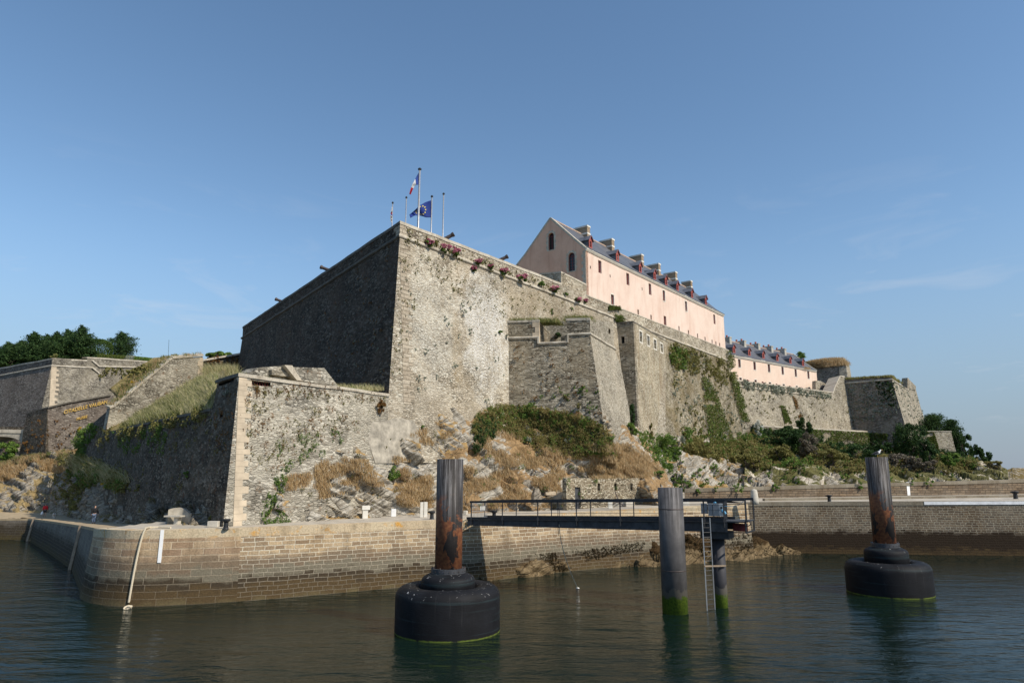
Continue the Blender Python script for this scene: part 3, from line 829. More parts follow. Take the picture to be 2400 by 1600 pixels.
# upper parapet wall of the jetty
u0 = onY(1604, 1186, 84); u1 = onY(2460, 1157, 93)
ut0 = onY(1604, 1145, 84.3); ut1 = onY(2460, 1121, 93.3)
upw = thing('jetty_parapet', 'long low brown parapet wall along the back of the jetty', 'wall', u0)
u2 = u1 + (u1 - u0) * .9; ut2 = ut1 + (ut1 - ut0) * .9; u2[2] = u1[2]; ut2[2] = ut1[2]
tp = resample(np.array([ut0, ut1, ut2]), 44); bt = resample(np.array([u0, u1, u2]), 44)
bt[:, 2] = bt[:, 2] - .3
wstrip('masonry', M['jetty_upper'], tp - ZU * .40, bt, upw)
b = MB(); b.sweep(tp, [(.08, 0), (.08, -.41), (-1.3, -.41), (-1.3, 0)]); b.build('capstone', M['jetty_cap'], upw, recv=True)
fu = Frame(ut0, azd(ut0, ut1), lower=u0)
b = MB()
pw = [fu.px(*q) for q in [(2123.5, 1129.5), (2130.5, 1129.5), (2133, 1160), (2126.5, 1160.5)]]
V = [fu.pt(u, v, .06) for u, v in pw] + [fu.pt(u, v, -.02) for u, v in pw]
b.add(V, [(0, 1, 2, 3), (7, 6, 5, 4), (0, 4, 5, 1), (1, 5, 6, 2), (2, 6, 7, 3), (3, 7, 4, 0)]); b.build('painted_mark', M['white_paint'], upw)
ua, va = fu.px(1809, 1140); b = MB(); b.slab(fu, ua, ua + .55, va, va + .3, .05, .13); b.build('plaque', M['iron'], upw)
b = MB(); k0 = onDeck(1790, 1173.5); k1 = onDeck(2440, 1164)
b.bar(k0 + ZU * .12, k1 + ZU * .12, .5, .3); tag(b.build('kerb', M['jetty_cap'], None, k0, recv=True), 'long pale stone kerb lying along the middle of the jetty deck', 'kerb')

# painted mark on the quay corner
def qface(px_, py_):
    """point on the battered quay face under a pixel"""
    best = None
    d = ray(px_, py_)
    for i in range(len(ql) - 1):
        P = bot[i]; n = np.cross(ql[i + 1] - ql[i], full[i] - bot[i]); 
        if np.linalg.norm(n) < 1e-6: continue
        n = unit(n); q = onPl(px_, py_, P, n)
        s = np.dot(q - ql[i], ql[i + 1] - ql[i]) / np.dot(ql[i + 1] - ql[i], ql[i + 1] - ql[i])
        if -.001 <= s <= 1.001 and np.linalg.norm(q - C0) < 200:
            if n[1] > 0: n = -n
            return q, n
    return q, n
b = MB()
rows = []
for i in range(9):
    f = i / 8
    l = qface(377 - 8 * f, 1241 + 77 * f); r = qface(385.5 - 8 * f, 1241 + 77 * f)
    rows.append((l[0] + l[1] * .06, r[0] + r[1] * .06, l[0] - l[1] * .05, r[0] - r[1] * .05))
V = [p for r in rows for p in r]; F = []
for i in range(8):
    a = i * 4; c = a + 4
    F += [(a, a + 1, c + 1, c), (a, c, c + 2, a + 2), (a + 1, a + 3, c + 3, c + 1)]
F += [(0, 2, 3, 1), (32, 33, 35, 34)]
b.add(V, F); b.build('painted_mark', M['white_paint'], quay)

# ================================================================== LOWER BASTION
c1b = onDeck(523.5, 1234); c1t = onY(561, 877, c1b[1] + 1.0)
az_lr = azd(c1t, onZ(911, 924, c1t[2])); az_ll = azd(c1t, onZ(510, 893, c1t[2]))
f_lr = Frame(c1t, az_lr, c1b); f_ll = Frame(c1t, az_ll, c1b); X_l = bis(f_lr, f_ll)
lowb = thing('lower_bastion', 'low stone bastion on the quay with pale granite corner stones and rusty tufts', 'bastion', c1b)
slot = [(582, 889.5), (634, 896), (634, 906), (583, 901)]
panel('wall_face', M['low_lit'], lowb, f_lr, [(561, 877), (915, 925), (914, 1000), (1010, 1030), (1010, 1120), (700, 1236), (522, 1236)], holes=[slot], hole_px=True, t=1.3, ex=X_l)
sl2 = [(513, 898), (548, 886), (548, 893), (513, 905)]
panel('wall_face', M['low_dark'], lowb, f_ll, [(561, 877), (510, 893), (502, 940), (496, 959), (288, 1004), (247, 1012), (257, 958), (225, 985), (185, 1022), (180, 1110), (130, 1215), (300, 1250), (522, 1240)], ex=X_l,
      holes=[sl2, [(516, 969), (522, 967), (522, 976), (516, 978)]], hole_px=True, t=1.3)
b = MB()
f = f_lr
for fr_, pp in ((f_lr, [(583, 889), (635, 896), (635, 907), (583, 902)]),):
    for i in range(9):
        x = 584 + i * 6; u, v = fr_.px(x, 890 + (x - 582) * .13); b.slab(fr_, u, u + .04, v - .42, v + .05, -.3, -.26)
b.build('window_bars', M['red_dark'], lowb)
b = MB()
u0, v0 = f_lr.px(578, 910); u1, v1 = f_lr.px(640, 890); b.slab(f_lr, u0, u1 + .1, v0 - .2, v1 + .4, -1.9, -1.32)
b.build('embrasure_back', M['dark'], lowb)  # near-black sheet painted as the darkness inside the slot
def quoins(fr1, fr2, H0, step, w1, w2, name, parent, mat, o=.035, seed=1, vtop=0):
    """corner blocks, long and short in turn, wrapping both faces"""
    rnd = random.Random(seed); b = MB(); v = vtop; i = 0
    s1 = 1 if fr1.uv(fr1.P + fr1.h)[0] > 0 else -1
    while v > -H0:
        h = step * rnd.uniform(.8, 1.2)
        a = w1 * (1.0 if i % 2 else .62) * rnd.uniform(.9, 1.1); c = w2 * (.62 if i % 2 else 1.0) * rnd.uniform(.9, 1.1)
        # profile in plan at height v and v-h : corner, along fr1, along fr2
        def ring(vv):
            P = fr1.pt(0, vv) ; q = (fr1.n + fr2.n); cor = P + q * (o / max(.3, np.dot(unit(q), fr1.n)) / np.linalg.norm(q))
            return [cor, P + fr1.h * a + fr1.n * o, P + fr1.h * a - fr1.n * .3, P + fr2.h * c - fr2.n * .3, P + fr2.h * c + fr2.n * o]
        t = ring(v - .006); u = ring(v - h + .006)
        b.add(t + u, [(0, 1, 6, 5), (1, 2, 7, 6), (2, 3, 8, 7), (3, 4, 9, 8), (4, 0, 5, 9), (4, 3, 2, 1, 0), (5, 6, 7, 8, 9)],
              [(i * .77, v), (a + i * .77, v), (a, v), (c, v), (-c + i * .77, v), (i * .77, v - h), (a + i * .77, v - h), (a, v - h), (c, v - h), (-c + i * .77, v - h)])
        v -= h; i += 1
    return b.build(name, mat, parent)
M['quoin_block'] = plain('granite_block', (.52, .43, .31), .9, var=.22, scale=.9, bump=.5)
M['quoin_main'] = ashlar('worn_quoin', (.44, .38, .29), (.33, .27, .195), (.15, .12, .08), 1.1, .42, .03, bstr=.8)
quoins(f_lr, f_ll, 10.35, .42, 1.0, .45, 'quoin', lowb, M['quoin_block'], seed=3)
b = MB()
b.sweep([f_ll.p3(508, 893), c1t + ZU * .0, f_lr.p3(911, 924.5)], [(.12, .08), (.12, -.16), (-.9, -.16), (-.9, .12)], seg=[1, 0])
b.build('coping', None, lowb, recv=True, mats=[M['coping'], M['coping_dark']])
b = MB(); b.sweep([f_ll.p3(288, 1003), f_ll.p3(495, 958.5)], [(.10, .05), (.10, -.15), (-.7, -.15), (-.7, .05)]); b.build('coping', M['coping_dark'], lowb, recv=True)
# roof slab of the covered corner, and traverses on it
zt = c1t[2]
b = MB()
A = c1t; Bp = f_lr.p3(911, 925); Cp = f_ll.p3(510, 893)
b.add([A - X_l * .5, Bp - f_lr.nh * .5, Bp - f_lr.nh * 8, A - X_l * 7, Cp - f_ll.nh * 1.5], [(0, 1, 2, 3, 4)])
tag(b.build('bastion_platform', M['soil'], None, A, recv=True), kind='structure')
trav = thing('traverse', 'stepped stone traverse with sloping white coping on top of the low bastion', 'stone traverse', f_lr.p3(690, 895))
ftv = Frame(f_lr.pt(0, 0, -1.6), az_lr)
panel('stone_block', M['low_lit'], trav, ftv, [(575, 878), (607, 861), (650, 858), (672, 889), (640, 892)], t=1.6)
panel('stone_block', M['b2_front'], trav, Frame(f_lr.pt(0, 0, -1.2), az_lr), [(637, 866), (668, 856), (690, 884), (637, 878)], t=1.2)
panel('stone_block', M['low_lit'], trav, Frame(f_lr.pt(0, 0, -.9), az_lr), [(686, 860), (760, 862), (793, 905), (705, 892)], t=2.2)
b = MB()
fz = Frame(f_lr.pt(0, 0, -.8), az_lr)
pz = [fz.px(*q) for q in [(667, 855), (685, 856), (708, 892), (696, 890.5)]]
V = [fz.pt(u, v) for u, v in pz] + [fz.pt(u, v, -1.6) for u, v in pz]
b.add(V, [(0, 1, 2, 3), (7, 6, 5, 4), (0, 4, 5, 1), (1, 5, 6, 2), (2, 6, 7, 3), (3, 7, 4, 0)]); b.build('coping', M['coping'], trav)

# ramp wall and grass behind the left face
crT = f_ll.p3(258, 957); crB = f_ll.p3(246, 1013)
q2 = onY(475, 884, crT[1] + 9.5)
az_rw = az_lr + 1
f_rw = Frame(crT, az_rw, crB)
rampw = thing('ramp_wall', 'sunlit stone wall with a steep sloping top beside the grassy bank at left', 'retaining wall', crB)
panel('wall_face', M['low_lit'], rampw, f_rw, [(258, 957), (268, 954), (404, 841), (475, 835), (476, 905), (430, 960), (246, 1020)], t=.8)
b = MB()
pc = [f_rw.p3(*q) for q in [(257, 957), (268, 953), (404, 840), (476, 834)]]
for a_, b_ in zip(pc[:-1], pc[1:]):
    t = b_ - a_; up = unit(np.cross(f_rw.n, t)); up = up if up[2] > 0 else -up
    V = [p + f_rw.n * o + up * h for p in (a_, b_) for o, h in ((.12, 0), (.12, .26), (-.9, .26), (-.9, 0))]
    b.add(V, [(0, 1, 2, 3), (7, 6, 5, 4), (0, 4, 5, 1), (1, 5, 6, 2), (2, 6, 7, 3), (3, 7, 4, 0)])
b.build('coping', M['coping'], rampw, recv=True)
b = MB(); 
for i in range(6):
    y0, y1 = 838 + i * 9.5, 838 + i * 9.5 + 9
    u1, v1 = f_rw.px(476.5, y0); u0, v0 = f_rw.px(466 - (i % 2) * 4, y1); b.slab(f_rw, u0, u1, v0, v1, -.3, .04)
b.build('quoin', M['quoin_block'], rampw)
def d_soft(p, n, u, v):
    return p + V3(0, 0, 1) * (fbm(p * .5, 4) * .35) * min(1, v * 4)
gs = loft('grass_bank', M['soil'],
          [[f_ll.p3(x, y) - f_ll.nh * .3 for x, y in [(250, 1012), (290, 1004), (360, 989), (430, 974), (495, 960), (504, 925), (512, 893)]],
           [f_rw.p3(x, y) for x, y in [(250, 1008), (290, 988), (340, 962), (390, 935), (430, 905)]] + [onY(476, 880, q2[1]), onY(530, 862, q2[1] + 3)]], 50, 24, d_soft, over=.08)
tag(gs, kind='structure')
gs2 = loft('rampart_bank', M['soil'],
           [[f_ll.p3(x, y) - f_ll.nh * .2 for x, y in [(180, 1060), (186, 1024), (225, 985), (257, 958)]] + [f_rw.p3(x, y) - f_rw.nh * 1.1 for x, y in [(300, 930), (350, 889), (404, 844), (476, 838)]],
            [f_ll.p3(x, y) - f_ll.nh * 2.2 for x, y in [(172, 1050), (184, 1002), (212, 968), (246, 938)]] + [f_rw.p3(x, y) - f_rw.nh * 3.5 for x, y in [(286, 908), (336, 868), (392, 832), (470, 827)]]], 50, 10, None)
tag(gs2, kind='structure')

# ================================================================== MAIN BASTION
mb = f_lr.p3(911, 925); mt = onY(937, 553, mb[1] + 2.2)
az_m = azd(mt, onZ(1704, 844, mt[2])); az_l = azd(mt, onZ(568, 791, mt[2]))
f_m = Frame(mt, az_m, mb); f_l = Frame(mt, az_l, mb)
f_mp = Frame(mt, az_m); f_lp = Frame(mt, az_l); X_m = bis(f_m, f_l)
bas = thing('main_bastion', 'tall pointed stone bastion, left face in deep shade and right face blotched white', 'bastion', mb)
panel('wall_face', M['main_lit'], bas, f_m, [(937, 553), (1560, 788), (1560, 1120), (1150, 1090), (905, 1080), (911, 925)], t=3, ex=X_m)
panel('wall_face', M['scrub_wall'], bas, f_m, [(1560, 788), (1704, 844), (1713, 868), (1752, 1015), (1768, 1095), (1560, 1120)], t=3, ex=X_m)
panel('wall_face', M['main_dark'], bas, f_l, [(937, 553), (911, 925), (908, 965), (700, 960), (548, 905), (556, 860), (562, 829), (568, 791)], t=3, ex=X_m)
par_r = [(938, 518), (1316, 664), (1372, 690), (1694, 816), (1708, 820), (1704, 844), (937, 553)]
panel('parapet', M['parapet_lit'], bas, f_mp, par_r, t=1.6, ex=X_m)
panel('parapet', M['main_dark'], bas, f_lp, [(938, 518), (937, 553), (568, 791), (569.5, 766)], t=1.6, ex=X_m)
b = MB()
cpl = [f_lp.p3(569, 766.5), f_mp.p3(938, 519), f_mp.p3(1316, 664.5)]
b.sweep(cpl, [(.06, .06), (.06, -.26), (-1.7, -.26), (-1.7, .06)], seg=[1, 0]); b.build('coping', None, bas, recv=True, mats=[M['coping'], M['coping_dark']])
b = MB(); b.sweep([f_mp.p3(1374, 691), f_mp.p3(1708, 820.5)], [(.05, .04), (.05, -.12), (-1.0, -.12), (-1.0, .04)]); b.build('coping', M['coping'], bas)
cr = [(math.cos(R(a)) * .2, math.sin(R(a)) * .2) for a in range(90, -91, -30)] + [(-.3, -.2), (-.3, .2)]
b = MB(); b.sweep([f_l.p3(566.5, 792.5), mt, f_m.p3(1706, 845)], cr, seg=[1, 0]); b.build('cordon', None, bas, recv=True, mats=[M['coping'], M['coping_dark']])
quoins(f_m, f_l, 16.5, .42, 1.35, 1.2, 'quoin', bas, M['quoin_main'], seed=5, o=.03, vtop=-.25)
b = MB(); q = quoins(f_mp, f_lp, -.25, .46, 1.5, 1.4, 'corner_pier', bas, M['quoin_block'], seed=8, o=.03, vtop=(f_mp.px(938, 520)[1] - .28)) if False else None
pierh = f_mp.px(938, 520)[1] - .27
quoins(f_mp, f_lp, -.22, .5, 1.1, 1.5, 'corner_pier', bas, M['quoin_main'], seed=8, o=.03, vtop=pierh)
# earth fill on top
b = MB(); zt = mt[2] + .3
A = mt.copy(); A[2] = zt; Bp = mt + f_mp.h * 120; Bp[2] = zt; Lp = f_l.p3(568, 791); Lp[2] = zt
Bp = mt + f_mp.h * (f_mp.px(1700, 842)[0] - 8); Bp[2] = zt
b.add([A - X_m * 3, Bp - f_mp.nh * 1.5, Bp - f_mp.nh * 14, Lp - f_lp.nh * 9 - f_lp.h * 9, Lp - f_lp.nh * 1.5 - f_lp.h * 3], [(0, 1, 2, 3, 4)])
tag(b.build('bastion_terrace', M['soil'], None, A), kind='structure')
# smooth grey render patch low on the face, beside the low bastion
fpt = Frame(f_m.P + f_m.n * .05, az_m, mb + f_m.n * .05)
panel('render_patch', M['concrete_patch'], bas, fpt, [(866, 990), (905, 985), (930, 978), (968, 985), (986, 1010), (980, 1055), (930, 1085), (880, 1085), (862, 1030)], t=.1)
# return flank at the far end of the vegetated wall
fe = f_m.p3(1704, 844); feb = f_m.p3(1752, 1015)
f_end = Frame(fe, az_m - 60, feb)
mkV = [fe, feb, feb - f_m.nh * 14 + f_m.h * 3, fe - f_m.nh * 14 + f_m.h * 3]

# raised block between parapet and the pink gable
f_rb = Frame(f_mp.pt(0, 0, -1.2), az_m)
rb = thing('raised_parapet_block', 'raised stone block with dark left end, below the pink gable', 'wall block', f_rb.p3(1315, 665))
panel('wall_face', M['parapet_lit'], rb, f_rb, [(1315, 638), (1374, 667), (1374, 705), (1315, 690)], t=3.0)
f_rs = Frame(f_rb.p3(1315, 638), az_m - 78)
panel('wall_face', M['b2_front'], rb, f_rs, [(1315, 638), (1265, 643), (1266, 690), (1315, 700)], t=.8)
b = MB(); b.sweep([f_rs.p3(1265, 642), f_rb.p3(1315, 637.5), f_rb.p3(1374, 667)], [(.06, .08), (.06, -.14), (-1.2, -.14), (-1.2, .08)]); b.build('coping', M['coping'], rb)

# ================================================================== SMALL BASTION (b2)
q_ = f_m.p3(1192, 792); k_ = onZ(1383, 782, q_[2]); k2_ = onZ(1439, 816.5, q_[2])
kb_ = onY(1416, 1001, k_[1] - 1.5)
f_bf = Frame(k_, azd(k_, q_), kb_); f_bs = Frame(k_, azd(k_, k2_), kb_)
f_bfp = Frame(k_, azd(k_, q_)); f_bsp = Frame(k_, azd(k_, k2_)); X_b = bis(f_bf, f_bs)
sb = thing('embrasure_bastion', 'small grey slate bastion with a gun notch in its parapet, right of the white-blotched face', 'bastion', kb_)
panel('wall_face', M['b2_front'], sb, f_bf, [(1150, 794), (1263, 790), (1263, 804), (1330, 801), (1330, 784), (1383, 782), (1416, 1001), (1424, 1060), (1150, 1050)], t=1.5, ex=X_b)
panel('wall_face', M['b2_side'], sb, f_bs, [(1383, 782), (1439, 816.5), (1455, 858), (1475, 960), (1482, 1050), (1424, 1060), (1416, 1001)], t=1.5, ex=X_b)
panel('merlon', M['b2_front'], sb, f_bfp, [(1150, 755), (1263, 752), (1263, 804), (1150, 806)], t=7)
panel('merlon', M['b2_front'], sb, f_bfp, [(1327, 748), (1382, 747), (1383, 783), (1330, 785), (1330, 801)], t=2.6)
panel('parapet', M['b2_side'], sb, f_bsp, [(1382, 747), (1437, 756), (1440, 817), (1383, 783)], t=.9, holes=[[(1426, 769), (1430.5, 771), (1430.5, 783), (1426, 780)]], hole_px=True, ex=X_b)
b = MB(); b.slab(f_bsp, f_bsp.px(1424, 770)[0], f_bsp.px(1432, 770)[0], f_bsp.px(1424, 790)[1], f_bsp.px(1430, 764)[1], -1.1, -.91); b.build('loophole_dark_sheet', M['dark'], sb)  # near-black sheet painted as the darkness inside the loophole
# embrasure back wall and sill
fk = Frame(f_bfp.pt(0, 0, -6.2), azd(k_, q_))
panel('embrasure_back', M['b2_side'], sb, fk, [(1225, 756), (1345, 752), (1345, 800), (1225, 804)], t=.6)
b = MB(); u0 = f_bfp.px(1332, 800)[0]; u1 = f_bfp.px(1263, 804)[0]; v0 = f_bfp.px(1300, 801)[1]
b.slab(f_bfp, min(u0, u1), max(u0, u1), v0 - .3, v0, -6, 0); b.build('sill', M['soil'], sb, recv=True)
crd = [(math.cos(R(a)) * .17, math.sin(R(a)) * .17) for a in range(90, -91, -30)] + [(-.3, -.17), (-.3, .17)]
b = MB()
b.sweep([f_bf.p3(1170, 793), f_bf.p3(1262, 790.5)], crd); b.sweep([f_bf.p3(1261, 805), f_bf.p3(1333, 802)], crd)
b.sweep([f_bf.p3(1331, 784.8), k_, f_bs.p3(1442, 818)], crd)
b.slab(f_bf, f_bf.px(1264, 800)[0] , f_bf.px(1260.5, 800)[0], f_bf.px(1262, 806)[1], f_bf.px(1262, 789)[1], 0, .2)
b.slab(f_bf, f_bf.px(1333.5, 800)[0], f_bf.px(1330, 800)[0], f_bf.px(1332, 803)[1], f_bf.px(1332, 784)[1], 0, .2)
b.build('cordon', M['coping'], sb, recv=True)
b = MB()
b.sweep([f_bfp.p3(1150, 754.5), f_bfp.p3(1264, 751)], [(.06, .10), (.06, -.16), (-1.2, -.16), (-1.2, .10)])
b.sweep([f_bfp.p3(1326, 748), f_bfp.p3(1383, 746.5)], [(.06, .10), (.06, -.20), (-1.2, -.20), (-1.2, .10)])
b.build('coping', M['coping'], sb, recv=True)
b = MB(); u = f_bfp.px(1263, 770)[0]
for i in range(4): b.slab(f_bfp, u - .03, u + (.75 if i % 2 else .45), -.3 + i * .62 - .45, -.3 + i * .62 + .15, -.5, .04)
b.build('quoin', M['quoin_block'], sb)
b = MB(); A = k_.copy(); A[2] = f_bfp.p3(1382, 747)[2] - .25
ue0 = f_bfp.px(1326, 770)[0]; ue1 = f_bfp.px(1264, 770)[0]; sgn = 1 if ue1 > 0 else -1
b.add([A, A + f_bfp.h * ue0, A + f_bfp.h * ue0 - f_bfp.nh * 6, A + f_bsp.h * 7 - f_bsp.nh * .5], [(0, 1, 2, 3)])
b.add([A + f_bfp.h * ue1, A + f_bfp.h * sgn * 11, A + f_bfp.h * sgn * 11 - f_bfp.nh * 7, A + f_bfp.h * ue1 - f_bfp.nh * 7], [(0, 1, 2, 3)])
tag(b.build('bastion_roof_earth', M['soil'], None, A, recv=True), kind='structure')

# ================================================================== WATCH TOWER
Rt = f_m.p3(1564, 801); tC = onZ(1484, 753, Rt[2]); tL = onZ(1438, 758, Rt[2])
f_ts = Frame(tC, azd(tC, Rt)); f_tf = Frame(tC, azd(tC, tL))
tw = thing('wall_tower', 'tall narrow stone tower with four white-framed slits high on its sunlit side', 'tower', tC - ZU * 12)
slits = [[(1498.5, 775), (1504.5, 778), (1505, 803), (1499, 800)], [(1516.3, 785), (1522, 788), (1522.6, 811), (1517, 808)],
         [(1532, 794), (1537.8, 797), (1538.3, 819), (1532.6, 816)], [(1547.5, 803.5), (1553, 806.5), (1553.6, 827), (1548, 824)]]
panel('wall_face', M['tower_side'], tw, f_ts, [(1484, 753), (1523, 776), (1564, 801), (1568, 900), (1575, 1012), (1580, 1070), (1500, 1080), (1493, 963)], holes=slits, hole_px=True, t=.9)
panel('wall_face', M['b2_front'], tw, f_tf, [(1484, 753), (1493, 963), (1500, 1080), (1440, 1060), (1425, 820), (1425, 759.5)], holes=[[(1456.4, 789), (1463.6, 788), (1464, 803), (1456.8, 804)]], hole_px=True, t=.9)
for s_ in slits:
    us = [f_ts.px(*q) for q in s_]; u0 = min(a[0] for a in us); u1 = max(a[0] for a in us); v1 = sum(a[1] for a in us[:2]) / 2; v0 = sum(a[1] for a in us[2:]) / 2
    b = MB(); w = .16
    b.slab(f_ts, u0 - w, u0 + .03, v0 - w, v1 + w, -.5, .035); b.slab(f_ts, u1 - .03, u1 + w, v0 - w, v1 + w, -.5, .035)
    b.slab(f_ts, u0 + .03, u1 - .03, v1 - .02, v1 + w, -.5, .035); b.slab(f_ts, u0 + .03, u1 - .03, v0 - w, v0 + .02, -.5, .035)
    wf = b.build('window_frame', M['trim'], tw)
    b = MB(); b.slab(f_ts, u0, u1, v0, v1, -.62, -.55); b.build('pane', M['dark'], wf)  # near-black sheet in place of the shade inside the slit
us = [f_tf.px(*q) for q in [(1456.4, 789), (1463.6, 788), (1464, 803), (1456.8, 804)]]; u0 = min(a[0] for a in us); u1 = max(a[0] for a in us); v1 = us[0][1]; v0 = us[2][1]
b = MB(); b.slab(f_tf, u0 - .5, u0, v0 - .1, v1 + .35, -.4, .03); b.slab(f_tf, u1, u1 + .5, v0 - .1, v1 + .35, -.4, .03); b.slab(f_tf, u0, u1, v1, v1 + .35, -.4, .03)
wf = b.build('window_surround', M['quoin_main'], tw); b = MB(); b.slab(f_tf, u0, u1, v0, v1, -.8, -.6); b.build('pane', M['dark'], wf)  # near-black sheet in place of the shade inside this window
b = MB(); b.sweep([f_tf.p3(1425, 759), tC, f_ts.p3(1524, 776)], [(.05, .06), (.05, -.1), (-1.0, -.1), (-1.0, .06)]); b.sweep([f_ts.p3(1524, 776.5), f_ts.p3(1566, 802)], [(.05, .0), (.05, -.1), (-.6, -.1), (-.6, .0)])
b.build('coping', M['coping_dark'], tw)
b = MB()
for i in range(16):
    b.slab(f_ts, f_ts.uv(Rt)[0] - (.55 if i % 2 else .35), f_ts.uv(Rt)[0] + .05, -.8 - i * .9, -.8 - i * .9 + .86, -.3, .03)
b.build('quoin', M['quoin_main'], tw)

# ================================================================== CURTAIN WALL AND FAR BASTION
def FrameB(P, az, bt):
    fr = Frame(P, az); return Frame(P, az, P - ZU + fr.nh * bt)
Yc = f_m.p3(1752, 1015)[1] + 4
Pc = onY(1738, 905, Yc); az_c = azd(Pc, onZ(1951, 932, Pc[2]))
f_c = FrameB(Pc, az_c, .13); f_cp = Frame(Pc, az_c)
cur = thing('curtain_wall', 'long pale stone curtain wall below the farther pink building', 'curtain wall', f_c.p3(1850, 1000))
panel('wall_face', M['curt2'], cur, f_c, [(1690, 899), (1951, 932), (1958, 908), (1970, 883), (1978, 884), (1981, 897.5), (1999, 1001), (2006, 1045), (1690, 1030)], t=2,
      holes=[[(1774, 953), (1776.5, 953.5), (1776.5, 959), (1774, 958.5)], [(1810, 957), (1812.5, 957.5), (1812.5, 963), (1810, 962.5)], [(1844, 960), (1846.5, 960.5), (1846.5, 966), (1844, 965.5)], [(1876, 964), (1878.5, 964.5), (1878.5, 970), (1876, 969.5)], [(1907, 967), (1909.5, 967.5), (1909.5, 973), (1907, 972.5)], [(1936, 970), (1938, 970.5), (1938, 975), (1936, 974.5)]], hole_px=True)
panel('parapet', M['curt2'], cur, f_cp, [(1690, 886), (1736, 891.5), (1950, 918.5), (1952, 932), (1690, 899)], t=1.3)
b = MB(); b.sweep([f_cp.p3(1690, 899.5), f_cp.p3(1951, 932.5)], cr); b.build('cordon', M['coping'], cur)
b = MB(); b.sweep([f_cp.p3(1690, 886), f_cp.p3(1951, 919)], [(.1, .1), (.1, -.18), (-1.5, -.18), (-1.5, .1)]); b.build('coping', M['coping'], cur, recv=True)
b = MB(); pr = [f_c.p3(*q) for q in [(1950, 930), (1957, 908), (1969, 882.5), (1979, 884)]]
for a_, b_ in zip(pr[:-1], pr[1:]):
    t = b_ - a_; up = unit(np.cross(f_c.n, t)); up = up if up[2] > 0 else -up
    V = [p + f_c.n * o + up * h for p in (a_, b_) for o, h in ((.12, 0), (.12, .3), (-3, .3), (-3, 0))]
    b.add(V, [(0, 1, 2, 3), (7, 6, 5, 4), (0, 4, 5, 1), (1, 5, 6, 2), (2, 6, 7, 3), (3, 7, 4, 0)])
b.build('ramp_coping', M['coping'], cur)
fB = thing('far_bastion', 'farthest stone bastion at right with ragged grass along its top and a small turret stub', 'bastion', f_c.p3(2000, 1001))
Bq = f_c.p3(1981, 897.5); Kq = onZ(2090, 888.5, Bq[2]); Kb = onY(2118, 985, Kq[1] - 1.8); K3 = onZ(2128, 914, Kq[2])
f_3l = Frame(Kq, azd(Kq, Bq), Kb); f_3r = Frame(Kq, azd(Kq, K3), Kb)
f_3lp = Frame(Kq, azd(Kq, Bq)); f_3rp = Frame(Kq, azd(Kq, K3)); X_3 = bis(f_3l, f_3r)
panel('wall_face', M['bast3'], fB, f_3l, [(2090, 888.5), (1960, 899), (1985, 1040), (2133, 1050), (2118, 985)], t=2, holes=[[(2072, 893), (2081, 892), (2081, 895.5), (2072, 896.5)]], hole_px=True, ex=X_3)
panel('wall_face', M['curt2'], fB, f_3r, [(2090, 888.5), (2128, 914), (2146, 910), (2158, 955), (2173, 998), (2184, 1045), (2133, 1050), (2118, 985)], t=2, ex=X_3)
panel('parapet', M['bast3'], fB, f_3lp, [(2090, 888.5), (2091, 883), (1984, 889), (1981, 898)], t=1.2, ex=X_3)
b = MB(); b.sweep([f_3l.p3(1981, 898), Kq, f_3r.p3(2129, 915)], [(a * 1.1, c * 1.1) for a, c in cr]); b.build('cordon', M['coping'], fB)
fml = Frame(f_3rp.p3(2127, 905), azd(Kq, Bq))
f_mr = Frame(f_3rp.p3(2127, 905) , az_c - 14)
panel('turret_stub', M['concrete_patch'] if False else M['parapet_lit'], fB, fml, [(2111, 906), (2114, 886), (2127, 885), (2127, 914), (2120, 912)], t=1.6)
panel('turret_stub', M['curt2'], fB, f_3rp, [(2127, 885), (2147, 905), (2146, 913), (2128, 914)], t=1.0)
b = MB(); u, v = f_3l.px(2078, 888); b.slab(f_3l, u - 1, u + 2.2, v - 1.4, v + .1, -2.6, -2.05); b.build('embrasure_back', M['box_white'], fB)
# upper redoubt with grass top
Ku = onY(1983, 855.5, Kq[1] + 22); Bu = onZ(1905, 863.5, Ku[2]); Ru = onZ(1991.5, 858.5, Ku[2])
f_ul = FrameB(Ku, azd(Ku, Bu), .05); f_ur = FrameB(Ku, azd(Ku, Ru), .12)
ur = thing('grass_topped_redoubt', 'grass-topped stone redoubt behind the right end of the far pink building', 'redoubt', Ku - ZU * 5)
panel('wall_face', M['bast3'], ur, f_ul, [(1983, 855.5), (1880, 866), (1880, 960), (2000, 960), (1989, 900)], t=2)
panel('wall_face', M['curt2'], ur, f_ur, [(1983, 855.5), (1991.5, 858), (1996, 888), (2000, 930), (1989, 930), (1987, 891)], t=2)
b = MB()
for i in range(9): b.slab(f_ul, -.02, (.9 if i % 2 else .6), -.6 - i * .62, -i * .62, -.3, .06)
b.build('quoin', M['quoin_block'], ur)
gt = loft('redoubt_turf', M['soil'], [[f_ul.p3(x, y) - f_ul.nh * .1 for x, y in [(1880, 866), (1905, 863.5), (1945, 859.5), (1983, 855.5)]] + [f_ur.p3(1991, 858)],
     [onY(x, y, Ku[1] + 4.0) for x, y in [(1880, 847), (1905, 845), (1945, 840.5), (1973, 839)]] + [onY(1985, 850, Ku[1] + 4)],
     [onY(x, y, Ku[1] + 12.0) for x, y in [(1880, 850), (1905, 847), (1945, 843), (1973, 843)]] + [onY(1984, 852, Ku[1] + 12)]], 30, 14, d_soft)
tag(gt, kind='structure')
